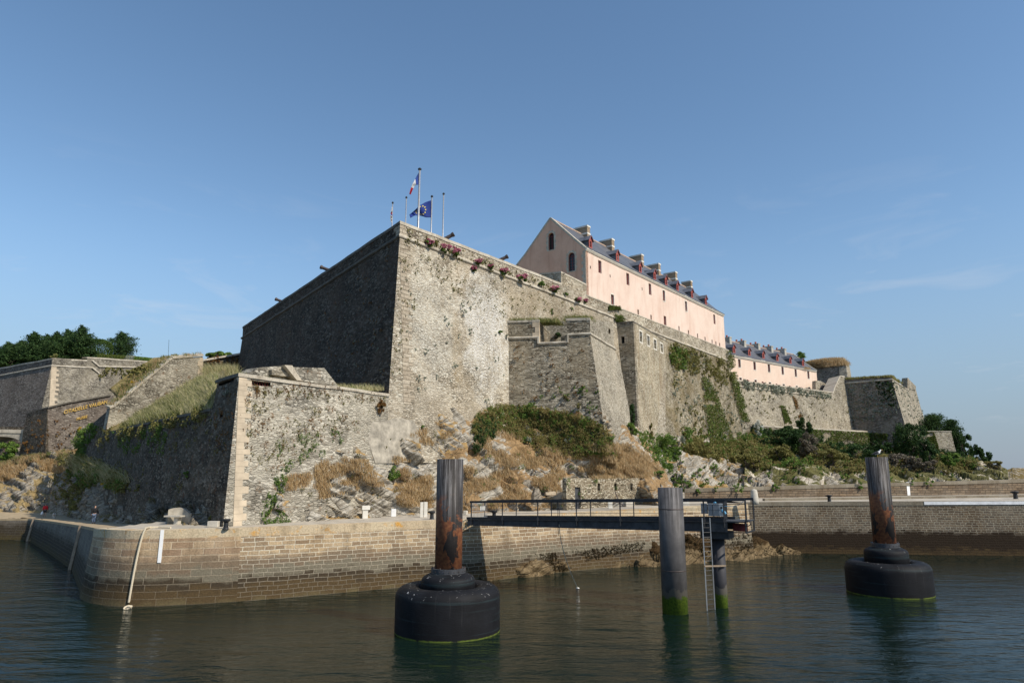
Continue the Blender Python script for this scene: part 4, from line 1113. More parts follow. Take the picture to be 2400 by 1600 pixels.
# red gate and ramp cheek between building and bastion
f_g = Frame(f_c.pt(0, 0, -4), az_c)
gt_ = thing('ramp_gate', 'dark red boarded gate in a wedge between stone ramp walls', 'gate', f_g.p3(1945, 915))
panel('board', M['red_dark'], gt_, f_g, [(1937, 897), (1955, 888), (1953, 916), (1937, 914)], t=.2)
f_rc = Frame(f_c.pt(0, 0, -5.5), az_c)
rc = tag(panel('ramp_cheek', M['curt2'], None, f_rc, [(1912, 892), (1922, 892), (1938, 900), (1938, 925), (1912, 925)], t=1, base=f_rc.p3(1925, 915)), 'curved stone ramp cheek left of the dark red gate', 'wall')

# ivy wall, path and end wall below the curtain
base_c = f_c.p3(1900, 1001)
f_i = Frame(base_c + f_cp.nh * 3.0, az_c + .5)
iw_ = thing('ivy_wall', 'low retaining wall overgrown with bright ivy below the curtain wall', 'retaining wall', f_i.p3(1950, 1040))
panel('wall_face', M['b2_front'], iw_, f_i, [(1740, 992), (1793, 997), (2084, 1013.5), (2190, 1016), (2190, 1110), (1740, 1100)], t=1)
b = MB(); b.sweep([f_i.p3(1780, 996), f_i.p3(2090, 1013)], [(.1, .05), (.1, -.28), (-.8, -.28), (-.8, .05)]); b.build('coping', M['coping'], iw_, recv=True)
b = MB(); a0 = f_i.p3(1780, 996); a1 = f_i.p3(2200, 1017); b.add([a0, a1, a1 - f_i.nh * 9, a0 - f_i.nh * 6], [(0, 1, 2, 3)])
tag(b.build('terrace_path', M['deck_earth'], None, a0, recv=True), kind='structure')
Pe = f_i.p3(2160, 1012); f_e = FrameB(onY(2175, 1010, Pe[1] - 3), 98, .10)
ew = thing('end_wall', 'short stone wall stub with pale coping between dark trees at far right', 'wall', f_e.p3(2215, 1060))
panel('wall_face', M['curt2'], ew, f_e, [(2160, 1010), (2229, 1010.5), (2236, 1040), (2246, 1075), (2240, 1090), (2150, 1090)], t=2)
b = MB(); b.sweep([f_e.p3(2160, 1010), f_e.p3(2230, 1010.5)], [(.1, .1), (.1, -.15), (-2, -.15), (-2, .1)]); b.build('coping', M['coping'], ew)

# ================================================================== FAR LEFT FORT
Yl = f_ll.p3(183, 1020)[1]
Pb = onY(121, 857, Yl + 42)
az_bl = azd(Pb, onZ(0, 876, Pb[2])); az_br = azd(Pb, onZ(215, 861, Pb[2]))
fb_l = Frame(Pb, az_bl, onY(98, 955, Pb[1] - 1.8)); fb_r = Frame(Pb, azd(Pb, onY(370, 868, Pb[1] + 26)), onY(98, 955, Pb[1] - 1.8))
fb_lp = Frame(Pb, az_bl); fb_rp = Frame(Pb, azd(Pb, onY(370, 868, Pb[1] + 26)))
lb = thing('left_bastion', 'grey stone bastion at far left with pale corner stones below the trees', 'bastion', onY(98, 955, Pb[1] - 1.8))
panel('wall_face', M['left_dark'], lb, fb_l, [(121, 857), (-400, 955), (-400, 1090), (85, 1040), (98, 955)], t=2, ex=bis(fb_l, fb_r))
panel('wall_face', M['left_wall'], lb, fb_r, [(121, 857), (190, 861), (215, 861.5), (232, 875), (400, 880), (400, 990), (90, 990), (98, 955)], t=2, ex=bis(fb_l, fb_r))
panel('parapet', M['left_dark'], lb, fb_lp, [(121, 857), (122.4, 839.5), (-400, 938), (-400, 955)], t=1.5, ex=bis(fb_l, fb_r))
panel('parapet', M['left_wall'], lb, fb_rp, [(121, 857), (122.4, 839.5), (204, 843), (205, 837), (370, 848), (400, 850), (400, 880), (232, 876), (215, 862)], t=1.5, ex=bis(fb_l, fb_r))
b = MB(); b.sweep([fb_l.p3(-400, 955.5), Pb, fb_r.p3(214, 861.5)], cr); b.build('cordon', M['coping'], lb)
b = MB(); b.sweep([fb_lp.p3(-400, 938), fb_lp.p3(122.4, 839.5), fb_rp.p3(204, 843.5)], [(.08, .05), (.08, -.25), (-1.5, -.25), (-1.5, .05)]); b.sweep([fb_rp.p3(204, 836.5), fb_rp.p3(380, 848.5)], [(.08, .05), (.08, -.25), (-1.5, -.25), (-1.5, .05)])
b.build('coping', M['coping'], lb, recv=True)
quoins(fb_r, fb_l, 14, .55, 1.7, .5, 'quoin', lb, M['quoin_block'], seed=12, o=.05)
b = MB()
for a_, b_ in (((215, 844.5), (231, 858)), ((215, 861), (231, 874.5)), ((231, 858), (380, 862))):
    p, r = fb_rp.p3(*a_), fb_rp.p3(*b_); b.bar(p + fb_rp.n * .1, r + fb_rp.n * .1, .35, .3)
b.build('string_course', M['coping'], lb)
b = MB(); A = fb_lp.p3(-60, 876); Bp = fb_lp.p3(122, 842); Cp = fb_rp.p3(420, 852)
b.add([A, Bp, Cp, Cp + V3(-10, 60, 3), A + V3(-30, 70, 3)], [(0, 1, 2, 3, 4)]); tag(b.build('left_terrace', M['soil'], None, Bp, recv=True), kind='structure')

# sign wall
Ys = Yl + 17
s0 = onY(64, 970, Ys + 3); s1 = onZ(112, 955, s0[2]); s2 = onZ(259, 927, s0[2])
s1 = onY(112, 955, Ys); s0[2] = s1[2]; s2 = onY(259, 927, Ys + 6); 
az_s = azd(s1, s2); f_s = Frame(s1, az_s); f_s0 = Frame(s1, azd(s1, s0))
sw_ = thing('sign_wall', 'grey wall with dark left end carrying gilt letters, left of the grassy ramp', 'wall', onY(110, 1062, Ys))
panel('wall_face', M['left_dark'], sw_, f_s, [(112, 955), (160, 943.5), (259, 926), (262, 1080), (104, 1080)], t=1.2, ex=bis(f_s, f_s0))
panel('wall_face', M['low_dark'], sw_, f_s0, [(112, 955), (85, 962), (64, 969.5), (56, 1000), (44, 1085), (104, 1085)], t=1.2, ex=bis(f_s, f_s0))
b = MB(); b.sweep([f_s0.p3(63, 969.5), f_s0.p3(85, 961.5), s1], [(.06, .1), (.06, -.1), (-1.3, -.1), (-1.3, .1)]); 
for a_, b_ in (((112, 954.5), (160, 943)), ((160, 943), (259, 925.5))):
    p, r = f_s.p3(*a_), f_s.p3(*b_); b.bar(p - f_s.n * .4, r - f_s.n * .4, 1.4, .25)
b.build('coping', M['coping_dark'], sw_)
def lettering(txt, x0, y0, x1, y1, hpx, nm, lab):
    a = f_s.px(x0, y0); c = f_s.px(x1, y1)
    hh = abs(f_s.px(x0, y0)[1] - f_s.px(x0, y0 - hpx)[1])
    cu = bpy.data.curves.new('t', 'FONT'); cu.body = txt; cu.size = 1.0; cu.extrude = .12
    tmp = bpy.data.objects.new('t', cu); COL.objects.link(tmp)
    dg = bpy.context.evaluated_depsgraph_get(); me = tmp.evaluated_get(dg).to_mesh()
    co = np.array([v.co[:] for v in me.vertices]); F = [tuple(p.vertices) for p in me.polygons]
    W = co[:, 0].max() - co[:, 0].min(); Hh = co[:, 1].max() - co[:, 1].min()
    bpy.data.objects.remove(tmp)
    ln = math.hypot(c[0] - a[0], c[1] - a[1]); sg = 1 if c[0] > a[0] else -1
    V = []
    for x, y, z in co:
        t = (x - co[:, 0].min()) / W; yy = (y - co[:, 1].min()) / Hh * hh
        V.append(f_s.pt(a[0] + (c[0] - a[0]) * t, a[1] + (c[1] - a[1]) * t + yy, .12 + z))
    o = mk(nm, V, F, M['gold'], None, V[0]); tag(o, lab, 'sign letters')
lettering('CITADELLE VAUBAN', 149, 970, 250, 945, 8.5, 'sign_lettering', 'gilt letters reading CITADELLE VAUBAN along the grey wall')
lettering('MUSEE', 179, 985, 204, 978.5, 6.5, 'sign_lettering', 'small gilt word MUSEE below the longer gilt line')

# bridge with arch
Yb = Ys + 4
f_b = Frame(onY(0, 1010, Yb), 92)
arch = [(-80, 1006), (60, 1007), (56, 1040), (50, 1037), (44, 1031), (34, 1026.5), (20, 1023.5), (5, 1022.5), (-10, 1023), (-30, 1028), (-45, 1038), (-50, 1080), (-80, 1080)]
br = thing('arched_bridge', 'pale stone arch bridge spanning the moat at the left edge', 'bridge', onY(0, 1040, Yb))
panel('arch', M['concrete_patch'], br, f_b, arch, t=5)
b = MB(); b.sweep([f_b.p3(-80, 1007), f_b.p3(58, 1008)], [(.12, .1), (.12, -.5), (-.4, -.5), (-.4, .1)]); b.build('parapet', M['coping'], br)
mbk = tag(panel('arch_backing', M['low_dark'], None, Frame(onY(0, 1050, Yb + 14), 92), [(-120, 1000), (75, 1000), (75, 1095), (-120, 1095)], t=1, base=onY(0, 1050, Yb + 14)), 'dark backing panel added behind the bridge arch', 'wall')  # added dark panel that keeps bright sky from showing through the arch
f_pr = Frame(onY(30, 1060, Yb - 1), 80)
tag(panel('moat_pier', M['concrete_patch'], None, f_pr, [(14, 1052), (46, 1048), (44, 1085), (17, 1085)], t=1, base=onY(30, 1075, Yb - 1)), 'low grey block under the bridge arch', 'pier')
# far wall by the bastion shoulder
f_fw = Frame(onY(560, 850, f_l.p3(560, 850)[1] + 1), az_l + 96)
fw = thing('shoulder_wall', 'short shaded wall with tufts, left of the tall bastion', 'wall', f_fw.p3(520, 860))
panel('wall_face', M['low_dark'], fw, f_fw, [(470, 846), (562, 830), (562, 905), (470, 905)], t=1)
b = MB(); b.bar(f_fw.p3(468, 846), f_fw.p3(562, 829.5), .9, .3); b.build('coping', M['coping'], fw)

# ================================================================== PINK BUILDINGS
def window(fr, uc, vc, w, h, parent, arch=False, surround=None, deep=.28, cols=2, rows=4, frame_m=None, pane_m=None, sill=True, name='window'):
    """wooden window set back in its opening: frame with glazing bars, pane and stone surround as sub-parts"""
    u0, u1, v0, v1 = uc - w / 2, uc + w / 2, vc - h / 2, vc + h / 2
    b = MB(); t = .07
    b.slab(fr, u0, u0 + t, v0, v1, -deep - .06, -deep); b.slab(fr, u1 - t, u1, v0, v1, -deep - .06, -deep)
    b.slab(fr, u0 + t, u1 - t, v0, v0 + t, -deep - .06, -deep)
    if not arch: b.slab(fr, u0 + t, u1 - t, v1 - t, v1, -deep - .06, -deep)
    for i in range(1, cols):
        u = u0 + w * i / cols; b.slab(fr, u - .04, u + .04, v0 + t, v1 - t, -deep - .055, -deep - .01)
    for j in range(1, rows):
        v = v0 + h * j / rows; b.slab(fr, u0 + t, u1 - t, v - .022, v + .022, -deep - .052, -deep - .014)
    wf = b.build(name, frame_m or M['red_wood'], parent)
    b = MB(); b.slab(fr, u0 - .02, u1 + .02, v0 - .02, v1 + (w / 2 if arch else .02), -deep - .10, -deep - .065); b.build('pane', pane_m or M['glass'], wf)
    if surround:
        b = MB(); s = surround
        rnd = random.Random(int(uc * 100))
        v = v0 - .1; i = 0
        while v < v1:
            hh = min(.42, v1 - v + .01); e = s * (1.0 if i % 2 else .65)
            b.slab(fr, u0 - e, u0 + .005, v, v + hh - .01, -.12, .02); b.slab(fr, u1 - .005, u1 + e, v, v + hh - .01, -.12, .02)
            v += .42; i += 1
        if not arch: b.slab(fr, u0 + .01, u1 - .01, v1 - .005, v1 + s * .9, -.12, .02)
        else:
            n = 9; rr = w / 2
            for i in range(n):
                a0 = math.pi * i / n + .02; a1 = math.pi * (i + 1) / n - .02; ro = rr + s * (1.0 if i % 2 else .72)
                P = [(uc - math.cos(a0) * rr, v1 + math.sin(a0) * rr), (uc - math.cos(a1) * rr, v1 + math.sin(a1) * rr), (uc - math.cos(a1) * ro, v1 + math.sin(a1) * ro), (uc - math.cos(a0) * ro, v1 + math.sin(a0) * ro)]
                V = [fr.pt(x, y, .02) for x, y in P] + [fr.pt(x, y, -.12) for x, y in P]
                b.add(V, [(0, 1, 2, 3), (7, 6, 5, 4), (0, 4, 5, 1), (1, 5, 6, 2), (2, 6, 7, 3), (3, 7, 4, 0)])
        b.slab(fr, u0 + .01, u1 - .01, v0 - .14, v0 + .005, -.12, .05)
        b.build('surround', M['trim_grey'] if surround > .2 else M['trim'], wf)
    if arch:
        b = MB(); rr = w / 2
        for i in range(8):
            a0 = math.pi * i / 8; a1 = math.pi * (i + 1) / 8
            p = fr.pt(uc - math.cos(a0) * (rr - .04), v1 + math.sin(a0) * (rr - .04), -deep - .03); q = fr.pt(uc - math.cos(a1) * (rr - .04), v1 + math.sin(a1) * (rr - .04), -deep - .03)
            b.bar(p, q, .08)
        for a in (45, 90, 135): b.bar(fr.pt(uc, v1, -deep - .03), fr.pt(uc - math.cos(R(a)) * rr, v1 + math.sin(R(a)) * rr, -deep - .03), .04)
        b.bar(fr.pt(u0, v1, -deep - .03), fr.pt(u1, v1, -deep - .03), .07)
        b.build('fanlight', frame_m or M['red_dark'], wf)
    return wf
def rect(uc, vc, w, h): return [(uc - w / 2, vc - h / 2), (uc + w / 2, vc - h / 2), (uc + w / 2, vc + h / 2), (uc - w / 2, vc + h / 2)]
def archrect(uc, vc, w, h):
    r = w / 2; return [(uc - r, vc - h / 2), (uc + r, vc - h / 2)] + [(uc + math.cos(R(a)) * r, vc + h / 2 + math.sin(R(a)) * r) for a in range(0, 181, 18)]

def roof(fr, gf, U, ua, hr, D, parent, eave_out=.35):
    """gabled roof: front slope and back slope with a kick at the eaves; fr facade frame, gable runs back by 2D"""
    b = MB(); th = .16
    def pr(sgn):   # profile points (offset from facade plane, height)
        c = -D
        if sgn > 0: return [(eave_out, -.10), (-D * .22, hr * .20), (-D, hr)]
        return [(-2 * D - eave_out, -.10), (-2 * D + D * .22, hr * .20), (-D, hr)]
    for sg in (1, -1):
        P = pr(sg); V = []; UV = []; acc = 0
        for i, (o, v) in enumerate(P):
            if i: acc += math.hypot(o - P[i - 1][0], v - P[i - 1][1])
            for dv in (0, th):
                for u in (ua, U):
                    V.append(fr.P + fr.h * u + fr.nh * o + ZU * (v + dv)); UV.append((u, acc))
        F = []
        for i in range(2):
            a = i * 4; c = a + 4
            F += [(a, a + 1, c + 1, c), (a + 2, c + 2, c + 3, a + 3), (a, c, c + 2, a + 2), (a + 1, a + 3, c + 3, c + 1)]
        F += [(0, 2, 3, 1), (8, 9, 11, 10)]
        b.add(V, F, UV)
    rf = b.build('roof', M['slate'], parent)
    b = MB(); n = int(abs(U - ua) / .45)
    for i in range(n):
        p = fr.P + fr.h * (ua + (U - ua) * (i + .03) / n) - fr.nh * D + ZU * (hr + th); q = fr.P + fr.h * (ua + (U - ua) * (i + .97) / n) - fr.nh * D + ZU * (hr + th)
        b.bar(p, q, .30, .20)
    b.build('ridge_tiles', M['ridge'], rf)
    return rf
def slope(hr, D, o):      # height of the front slope at distance o behind the facade
    x = [-.35, D * .22, D]; return float(np.interp(o, x, [-.10, hr * .20, hr])) + .16

def dormer(fr, uc, hr, D, parent, o=.9, w=1.0, h=1.45, pane=None):
    """small gabled dormer: red front, slate cheeks and roof"""
    v0 = slope(hr, D, o) - .05; vt = v0 + h; va = vt + .62
    def back(v):  # distance behind facade where the slope reaches height v
        return float(np.interp(v - .16, [-.10, hr * .20, hr], [-.35, D * .22, D]))
    def P(u, v, ob): return fr.P + fr.h * (uc + u) + ZU * v - fr.nh * ob
    hw = w / 2
    b = MB()
    fl = .24
    V = [P(-hw, v0 - .4, o), P(-hw, vt, o), P(-hw, vt, back(vt)), P(hw, v0 - .4, o), P(hw, vt, o), P(hw, vt, back(vt)), P(0, va - .1, o), P(0, va - .1, back(va - .1))]
    b.add(V, [(0, 1, 2), (3, 5, 4), (1, 6, 7, 2), (4, 5, 7, 6)])
    dm = b.build('dormer', M['slate_pale'], parent)
    # red front with opening
    ff = Frame(P(0, v0, o), azd(fr.P, fr.P + fr.h))
    panel('front', M['red_wood'], dm, ff, [(-hw, -.4), (hw, -.4), (hw, h), (0, h + .55), (-hw, h)], holes=[rect(0, h * .48, w * .50, h * .66)], t=.12, px=False, off=.02, recv=False)
    b = MB(); b.slab(ff, -w * .27, w * .27, h * .12, h * .84, -.16, -.12)
    b.build('pane', pane or M['glass'], dm)
    b = MB(); b.slab(ff, -.025, .025, h * .15, h * .81, -.1, -.03); b.slab(ff, -w * .25, w * .25, h * .47, h * .50, -.1, -.03); b.build('window_bars', M['red_wood'], dm)
    # bargeboards
    b = MB()
    for s in (-1, 1): b.bar(P(s * (hw + .18), vt - .13, o - .22), P(0, va + .02, o - .22), .06, .11)
    b.build('bargeboard', M['red_wood'], dm)
    b = MB()
    for s in (-1, 1):
        e = hw + .26
        A = [P(s * e, vt - .16, o - .26), P(0, va + .10, o - .26), P(0, va + .10, back(va + .1) + .1), P(s * e, vt - .16, max(back(vt - .16), o + .4))]
        b.add(A + [a - ZU * .09 for a in A], [(0, 1, 2, 3), (7, 6, 5, 4), (0, 4, 5, 1), (1, 5, 6, 2), (2, 6, 7, 3), (3, 7, 4, 0)])
    b.build('dormer_roof', M['slate_pale'], dm)
    return dm

def chimney(fr, ul, of, ln, th, v0, v1, parent, mat, bands=True, pots=False):
    """stack across the ridge: of = offset of its lit front end from the facade"""
    b = MB()
    def blk(g, a, c, m=0):
        V = [fr.P + fr.h * u + fr.nh * o + ZU * v for v in (a, c) for o in (of + g, of - ln - g) for u in (ul - g, ul + th + g)]
        b.add(V, [(0, 1, 3, 2), (4, 6, 7, 5), (0, 4, 5, 1), (2, 3, 7, 6), (0, 2, 6, 4), (1, 5, 7, 3)], m=m)
    blk(0, v0, v1 - .28)
    ch = b.build('chimney', mat, parent)
    b = MB(); blk(.07, v1 - .28, v1)
    if bands: blk(.05, v0 + (v1 - v0) * .50, v0 + (v1 - v0) * .50 + .28)
    b.build('chimney_band', M['trim'] if bands else M['chim_grey'], ch)
    if pots:
        for k in (.3, .72):
            b = MB(); c = fr.P + fr.h * (ul + th / 2) + fr.nh * (of - ln * k) + ZU * v1
            b.lathe(c, [(.24, 0), (.22, .35), (.27, .4), (.27, .5), (.16, .55)], 10); b.build('chimney_pot', M['pot'], ch)
    return ch

# ---- first building
f0 = Frame(f_mp.pt(0, 0, -5.0), az_m)
e0_ = f0.p3(1372, 581); e1_ = onZ(1694.5, 737, e0_[2])
f_1 = Frame(e0_, azd(e0_, e1_)); f_1g = Frame(e0_, azd(e0_, e1_) - 90)
U1 = f_1.px(1694.5, 737)[0]
apx = f_1g.px(1289.7, 514); gl = f_1g.px(1212, 611)
hr1 = apx[1]; D1 = abs(apx[0])

B1 = thing('pink_barracks', 'long pink building with weathered gable and brown chimneys above the tall bastion', 'building', e0_ - ZU * 10)
tops = [(1406, 625, 1.0, 2.1), (1471.5, 654, 1.0, 2.1), (1523.6, 677.6, 1.0, 2.1), (1556, 693, 1.0, 2.1), (1608, 717.6, 1.0, 2.1), (1674.4, 748, 1.0, 2.1), (1435.6, 702, 1.0, 1.75), (1558.8, 751.5, 1.0, 1.8)]
vents = [(1495.8, 731.6), (1526, 743.8), (1591.5, 769.7), (1613.6, 779), (1635, 787), (1652.6, 794.7), (1669, 801), (1678, 805), (1686.8, 808.5)]
tiny = [(1383.8, 626.4), (1430, 647), (1505, 677)]
holes = []; wl = []
for x, y, w, h in tops: u, v = f_1.px(x, y); holes.append(rect(u, v, w, h)); wl.append((u, v, w, h))
for x, y in vents: u, v = f_1.px(x, y); holes.append(rect(u, v, .55, .95))
for x, y in tiny: u, v = f_1.px(x, y); holes.append(rect(u, v, .3, .5))
panel('wall', M['pink'], B1, f_1, [(0, 0), (U1, 0), (U1, -16), (0, -16)], holes=holes, t=.7, px=False)
b = MB(); b.slab(f_1, .7, U1 - .1, -16, -.5, -1.25, -.75); b.build('dark_backing', M['dark'], B1)  # near-black sheet close behind the facade, painted as unlit rooms
for i, (u, v, w, h) in enumerate(wl): window(f_1, u, v, w, h, B1, surround=(.18 if i in (3, 4, 6) else None), rows=5)
for x, y in vents:
    u, v = f_1.px(x, y); b = MB(); b.slab(f_1, u - .28, u + .28, v - .48, v + .48, -.5, -.3); b.build('vent_lining', M['timber'], B1)
gh = [(1291.6, 569.5, 1.15, 2.35), (1339.5, 618, 1.25, 2.45)]
gholes = []; gwl = []
for (x, y, w, h) in gh: u, v = f_1g.px(x, y); gholes.append(archrect(u, v, w, h)); gwl.append((u, v, w, h))
sg = 1 if apx[0] > 0 else -1
gpoly = [(0, 0), (sg * D1 * .22, hr1 * .20), (sg * D1, hr1), (sg * D1 * 1.78, hr1 * .20), (sg * 2 * D1, 0), (sg * 2 * D1, -16), (0, -16)]
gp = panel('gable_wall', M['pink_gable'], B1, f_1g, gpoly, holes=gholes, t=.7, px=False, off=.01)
b = MB(); b.slab(f_1g, min(0, sg * 2 * D1) + .8, max(0, sg * 2 * D1) - .8, -14, -.2, -1.4, -1.0); b.build('dark_backing', M['dark'], B1)  # near-black sheet behind the gable openings, painted as unlit rooms
for i, (u, v, w, h) in enumerate(gwl): window(f_1g, u, v, w, h, B1, arch=True, surround=.42, frame_m=M['red_dark'], rows=5 if i else 1, pane_m=M['glass'] if i else M['dark'])
# far gable
fg2 = Frame(f_1.pt(U1, 0), azd(e0_, e1_) - 90)
s2_ = 1 if np.dot(fg2.h, f_1g.h) > 0 else -1
panel('gable_wall', M['pink'], B1, fg2, [(0, 0), (sg * D1, hr1), (sg * 2 * D1, 0), (sg * 2 * D1, -16), (0, -16)], t=.3, px=False, recv=False)
rf1 = roof(f_1, f_1g, U1 + .15, .55, hr1, D1, B1)
b = MB()
# verge coping along the gable, grey stones
vp = [(.10, -.12), (-D1 * .22, hr1 * .20 + .1), (-D1, hr1 + .22), (-D1 * 1.78, hr1 * .20 + .1), (-2 * D1 - .5, -.3)]
for (o0, v0), (o1, v1) in zip(vp[:-1], vp[1:]):
    p = f_1.P + f_1.nh * o0 + ZU * v0 + f_1.h * .28; q = f_1.P + f_1.nh * o1 + ZU * v1 + f_1.h * .28; b.bar(p, q, .66, .30)
b.build('verge_coping', M['trim_grey'], B1)
b = MB()
b.sweep([f_1.pt(-.06, -.05), f_1.pt(U1 + .1, -.05)], [(.34, 0), (.34, -.12), (.12, -.42), (.004, -.42), (.004, 0)], out=f_1.nh); b.build('cornice', M['trim'], B1)
b = MB()
for i in range(26):
    e = .75 if i % 2 else .5
    b.slab(f_1g, *(sorted((0, sg * e))), -.9 - i * .55, -.38 - i * .55, -.1, .03)
b.build('corner_stones', M['trim_grey'], B1)
for i, (x, y) in enumerate([(1384, 572), (1447, 601), (1500.6, 628), (1534.5, 645), (1561, 658), (1588, 671.5), (1622, 690), (1654.5, 705.5)]):
    fo = Frame(f_1.P - f_1.nh * .9, azd(e0_, e1_)); u, v = fo.px(x, y)
    dormer(f_1, u, hr1, D1, B1, pane=M['curtain'] if i == 1 else None)
for i, (xc, yt, xl, yl) in enumerate([(1376, 527, 1345, 534), (1433.5, 558, 1404.5, 564), (1503, 594.6, 1474.4, 600), (1543, 616, 1515.5, 621), (1582.5, 635.5, 1555.5, 640), (1618.5, 656.5, 1600, 660)]):
    of = -(D1 - 1.3); fo = Frame(f_1.P + f_1.nh * of, azd(e0_, e1_)); u, v = fo.px(xc, yt)
    fq = Frame(f_1.P + f_1.h * u, azd(e0_, e1_) - 90); w = abs(fq.px(xl, yl)[0]) - abs(of)

    chimney(f_1, u, of, min(4.2, max(2.2, w)), .95, slope(hr1, D1, -of) - .6, v, B1, M['chim'])

# ---- second building
P2 = onY(1717, 831.7, f_c.p3(1717, 905)[1] + 12); e2 = onZ(1911.5, 868, P2[2]); az2 = azd(P2, e2)
f_2 = Frame(P2, az2); ua2 = f_2.px(1688, 826.5)[0]; U2 = f_2.px(1911.5, 868)[0]
frd = Frame(P2 - f_2.nh * 6.0, az2); hr2 = frd.px(1862, 832)[1]; D2 = 6.0

B2 = thing('pink_barracks', 'lower pink building with six dormers and pale chimneys topped by pots', 'building', P2 - ZU * 7)
holes = []; wl = []
for x, y in [(1733, 851), (1768.6, 857), (1802.4, 862.7), (1834.3, 868.3), (1865, 873.5), (1894.7, 878.5)]: u, v = f_2.px(x, y); holes.append(rect(u, v, 1.05, 2.0)); wl.append((u, v, 1.05, 2.0))
for x, y in [(1735.7, 888), (1771, 893), (1804.6, 898.6), (1837, 903), (1867.5, 907), (1897, 910)]: u, v = f_2.px(x, y); holes.append(rect(u, v, 1.0, .7)); wl.append((u, v, 1.0, .7))
panel('wall', M['pink2'], B2, f_2, [(ua2, 0), (U2, 0), (U2, -9), (ua2, -9)], holes=holes, t=.6, px=False)
b = MB(); b.slab(f_2, ua2, U2 - .2, -9, -.5, -1.2, -.7); b.build('dark_backing', M['dark'], B2)  # near-black sheet behind the windows, standing in for dark rooms
for i, (u, v, w, h) in enumerate(wl): window(f_2, u, v, w, h, B2, surround=.17 if i < 6 else .18, rows=4 if i < 6 else 1)
roof(f_2, None, U2 + .1, ua2, hr2, D2, B2)
fg = Frame(f_2.pt(U2, 0), az2 - 90); sg2 = -1 if np.dot(fg.h, f_2.nh) > 0 else 1
panel('gable_wall', M['pink2'], B2, fg, [(0, 0), (sg2 * D2, hr2), (sg2 * 2 * D2, 0), (sg2 * 2 * D2, -9), (0, -9)], t=.4, px=False, recv=False)
b = MB(); b.sweep([f_2.pt(ua2, -.05), f_2.pt(U2 + .1, -.05)], [(.34, 0), (.34, -.12), (.12, -.45), (.004, -.45), (.004, 0)], out=f_2.nh)
p = [f_2.P + f_2.h * (U2 + .05) + f_2.nh * o + ZU * v for o, v in ((.3, .0), (-D2 * .22, hr2 * .2 + .15), (-D2, hr2 + .2))]; 
b.build('cornice', M['white_paint'] if False else M['trim'], B2)
b = MB(); b.bar(p[0], p[1], .3, .25); b.bar(p[1], p[2], .3, .25); b.build('verge_coping', M['trim_grey'], B2)
for x, y in [(1720, 816), (1756, 823), (1789, 829.7), (1821.6, 836), (1852.4, 842), (1882, 847.6)]:
    fo = Frame(f_2.P - f_2.nh * .9, az2); u, v = fo.px(x, y); dormer(f_2, u, hr2, D2, B2)
for xc, yt in [(1709.5, 788.5), (1744, 797), (1777, 804), (1807.5, 810), (1838.5, 816)]:
    of = -(D2 - 1.3); fo = Frame(f_2.P + f_2.nh * of, az2); u, v = fo.px(xc, yt)
    chimney(f_2, u, of, 3.4, .9, slope(hr2, D2, -of) - .6, v, B2, M['chim_grey'], bands=False, pots=True)
for x, y in [(1758, 893.5), (1793, 898), (1825.5, 903), (1856.5, 907.5), (1884, 911)]:
    f_ = Frame(P2 + f_2.nh * 3, az2); u, v = f_.px(x, y); b = MB()
    V = [f_.pt(u + a, v + c, o) for o in (0, -.3) for a, c in ((-.9, .35), (.9, -.25), (.9, -.6), (-.9, -.4))]
    b.add(V, [(0, 1, 2, 3), (7, 6, 5, 4), (0, 4, 5, 1), (1, 5, 6, 2), (2, 6, 7, 3), (3, 7, 4, 0)])
    b.build('stair_rail', M['red_dark'], B2)

# ================================================================== ROCKS AND SLOPES
def plp(fr, x, y): return fr.p3(x, y)
def strata(amp, sc=1.0, dip=32, seed=0.0):
    cd, sd = math.cos(R(dip)), math.sin(R(dip))
    def d(p, n, u, v):
        x, y, z = (p[0] + seed) * sc, p[1] * sc, p[2] * sc
        a = x * cd + z * -sd; c = x * sd + z * cd       # along / across the beds
        big = fbm((x * .22, y * .22, z * .3), 4)
        bed = noise.noise(Vector((a * .12, y * .12, c * .9)))
        step = (math.floor(c * 1.6 + bed * 1.5 + big * 2) % 3) * .33
        blk = noise.cell(Vector((a * .55 + bed, y * .3, c * 1.5))) 
        rid = abs(noise.noise(Vector((a * .5, y * .5, c * 1.9)))) 
        s = big * 1.3 + (step - .4) * .75 + (blk - .5) * .95 - rid * .8
        k = min(1, v * 9 + .15) * min(1, min(u, 1 - u) * 16 + .12)
        return p + (n * s * amp * k)
    return d
def grassy(amp):
    st = strata(amp)
    def d(p, n, u, v):
        q = st(p, n, u, v); w = .5 + .5 * noise.noise(Vector((p[0] * .2, p[1] * .2, p[2] * .35 + 5)))
        w = min(1, max(0, (w - .42) * 5)); s = fbm(p * .35, 4) * .5
        return q * (1 - w) + (p + n * s) * w
    return d
def deckpts(l, dz=-.25): return [onDeck(x, y) + V3(0, 0, dz) for x, y in l]
r1 = loft('rock_outcrop', M['rock'], [
    [p_ + V3(0, 1.9 if i_ > 2 else .5, 0) for i_, p_ in enumerate(deckpts([(618, 1230), (640, 1227), (700, 1224), (760, 1222), (860, 1217), (930, 1213), (1000, 1209), (1060, 1205), (1110, 1203)]))],
    [plp(f_lr, 655, 1160), plp(f_lr, 662, 1130), plp(f_lr, 700, 1090), plp(f_lr, 745, 1062), plp(f_lr, 820, 1045), plp(f_lr, 890, 1050), plp(f_m, 950, 1010), plp(f_m, 1010, 985), plp(f_m, 1090, 985)]],
    260, 130, strata(.8, sc=.75), over=.12)
tag(r1, kind='structure')
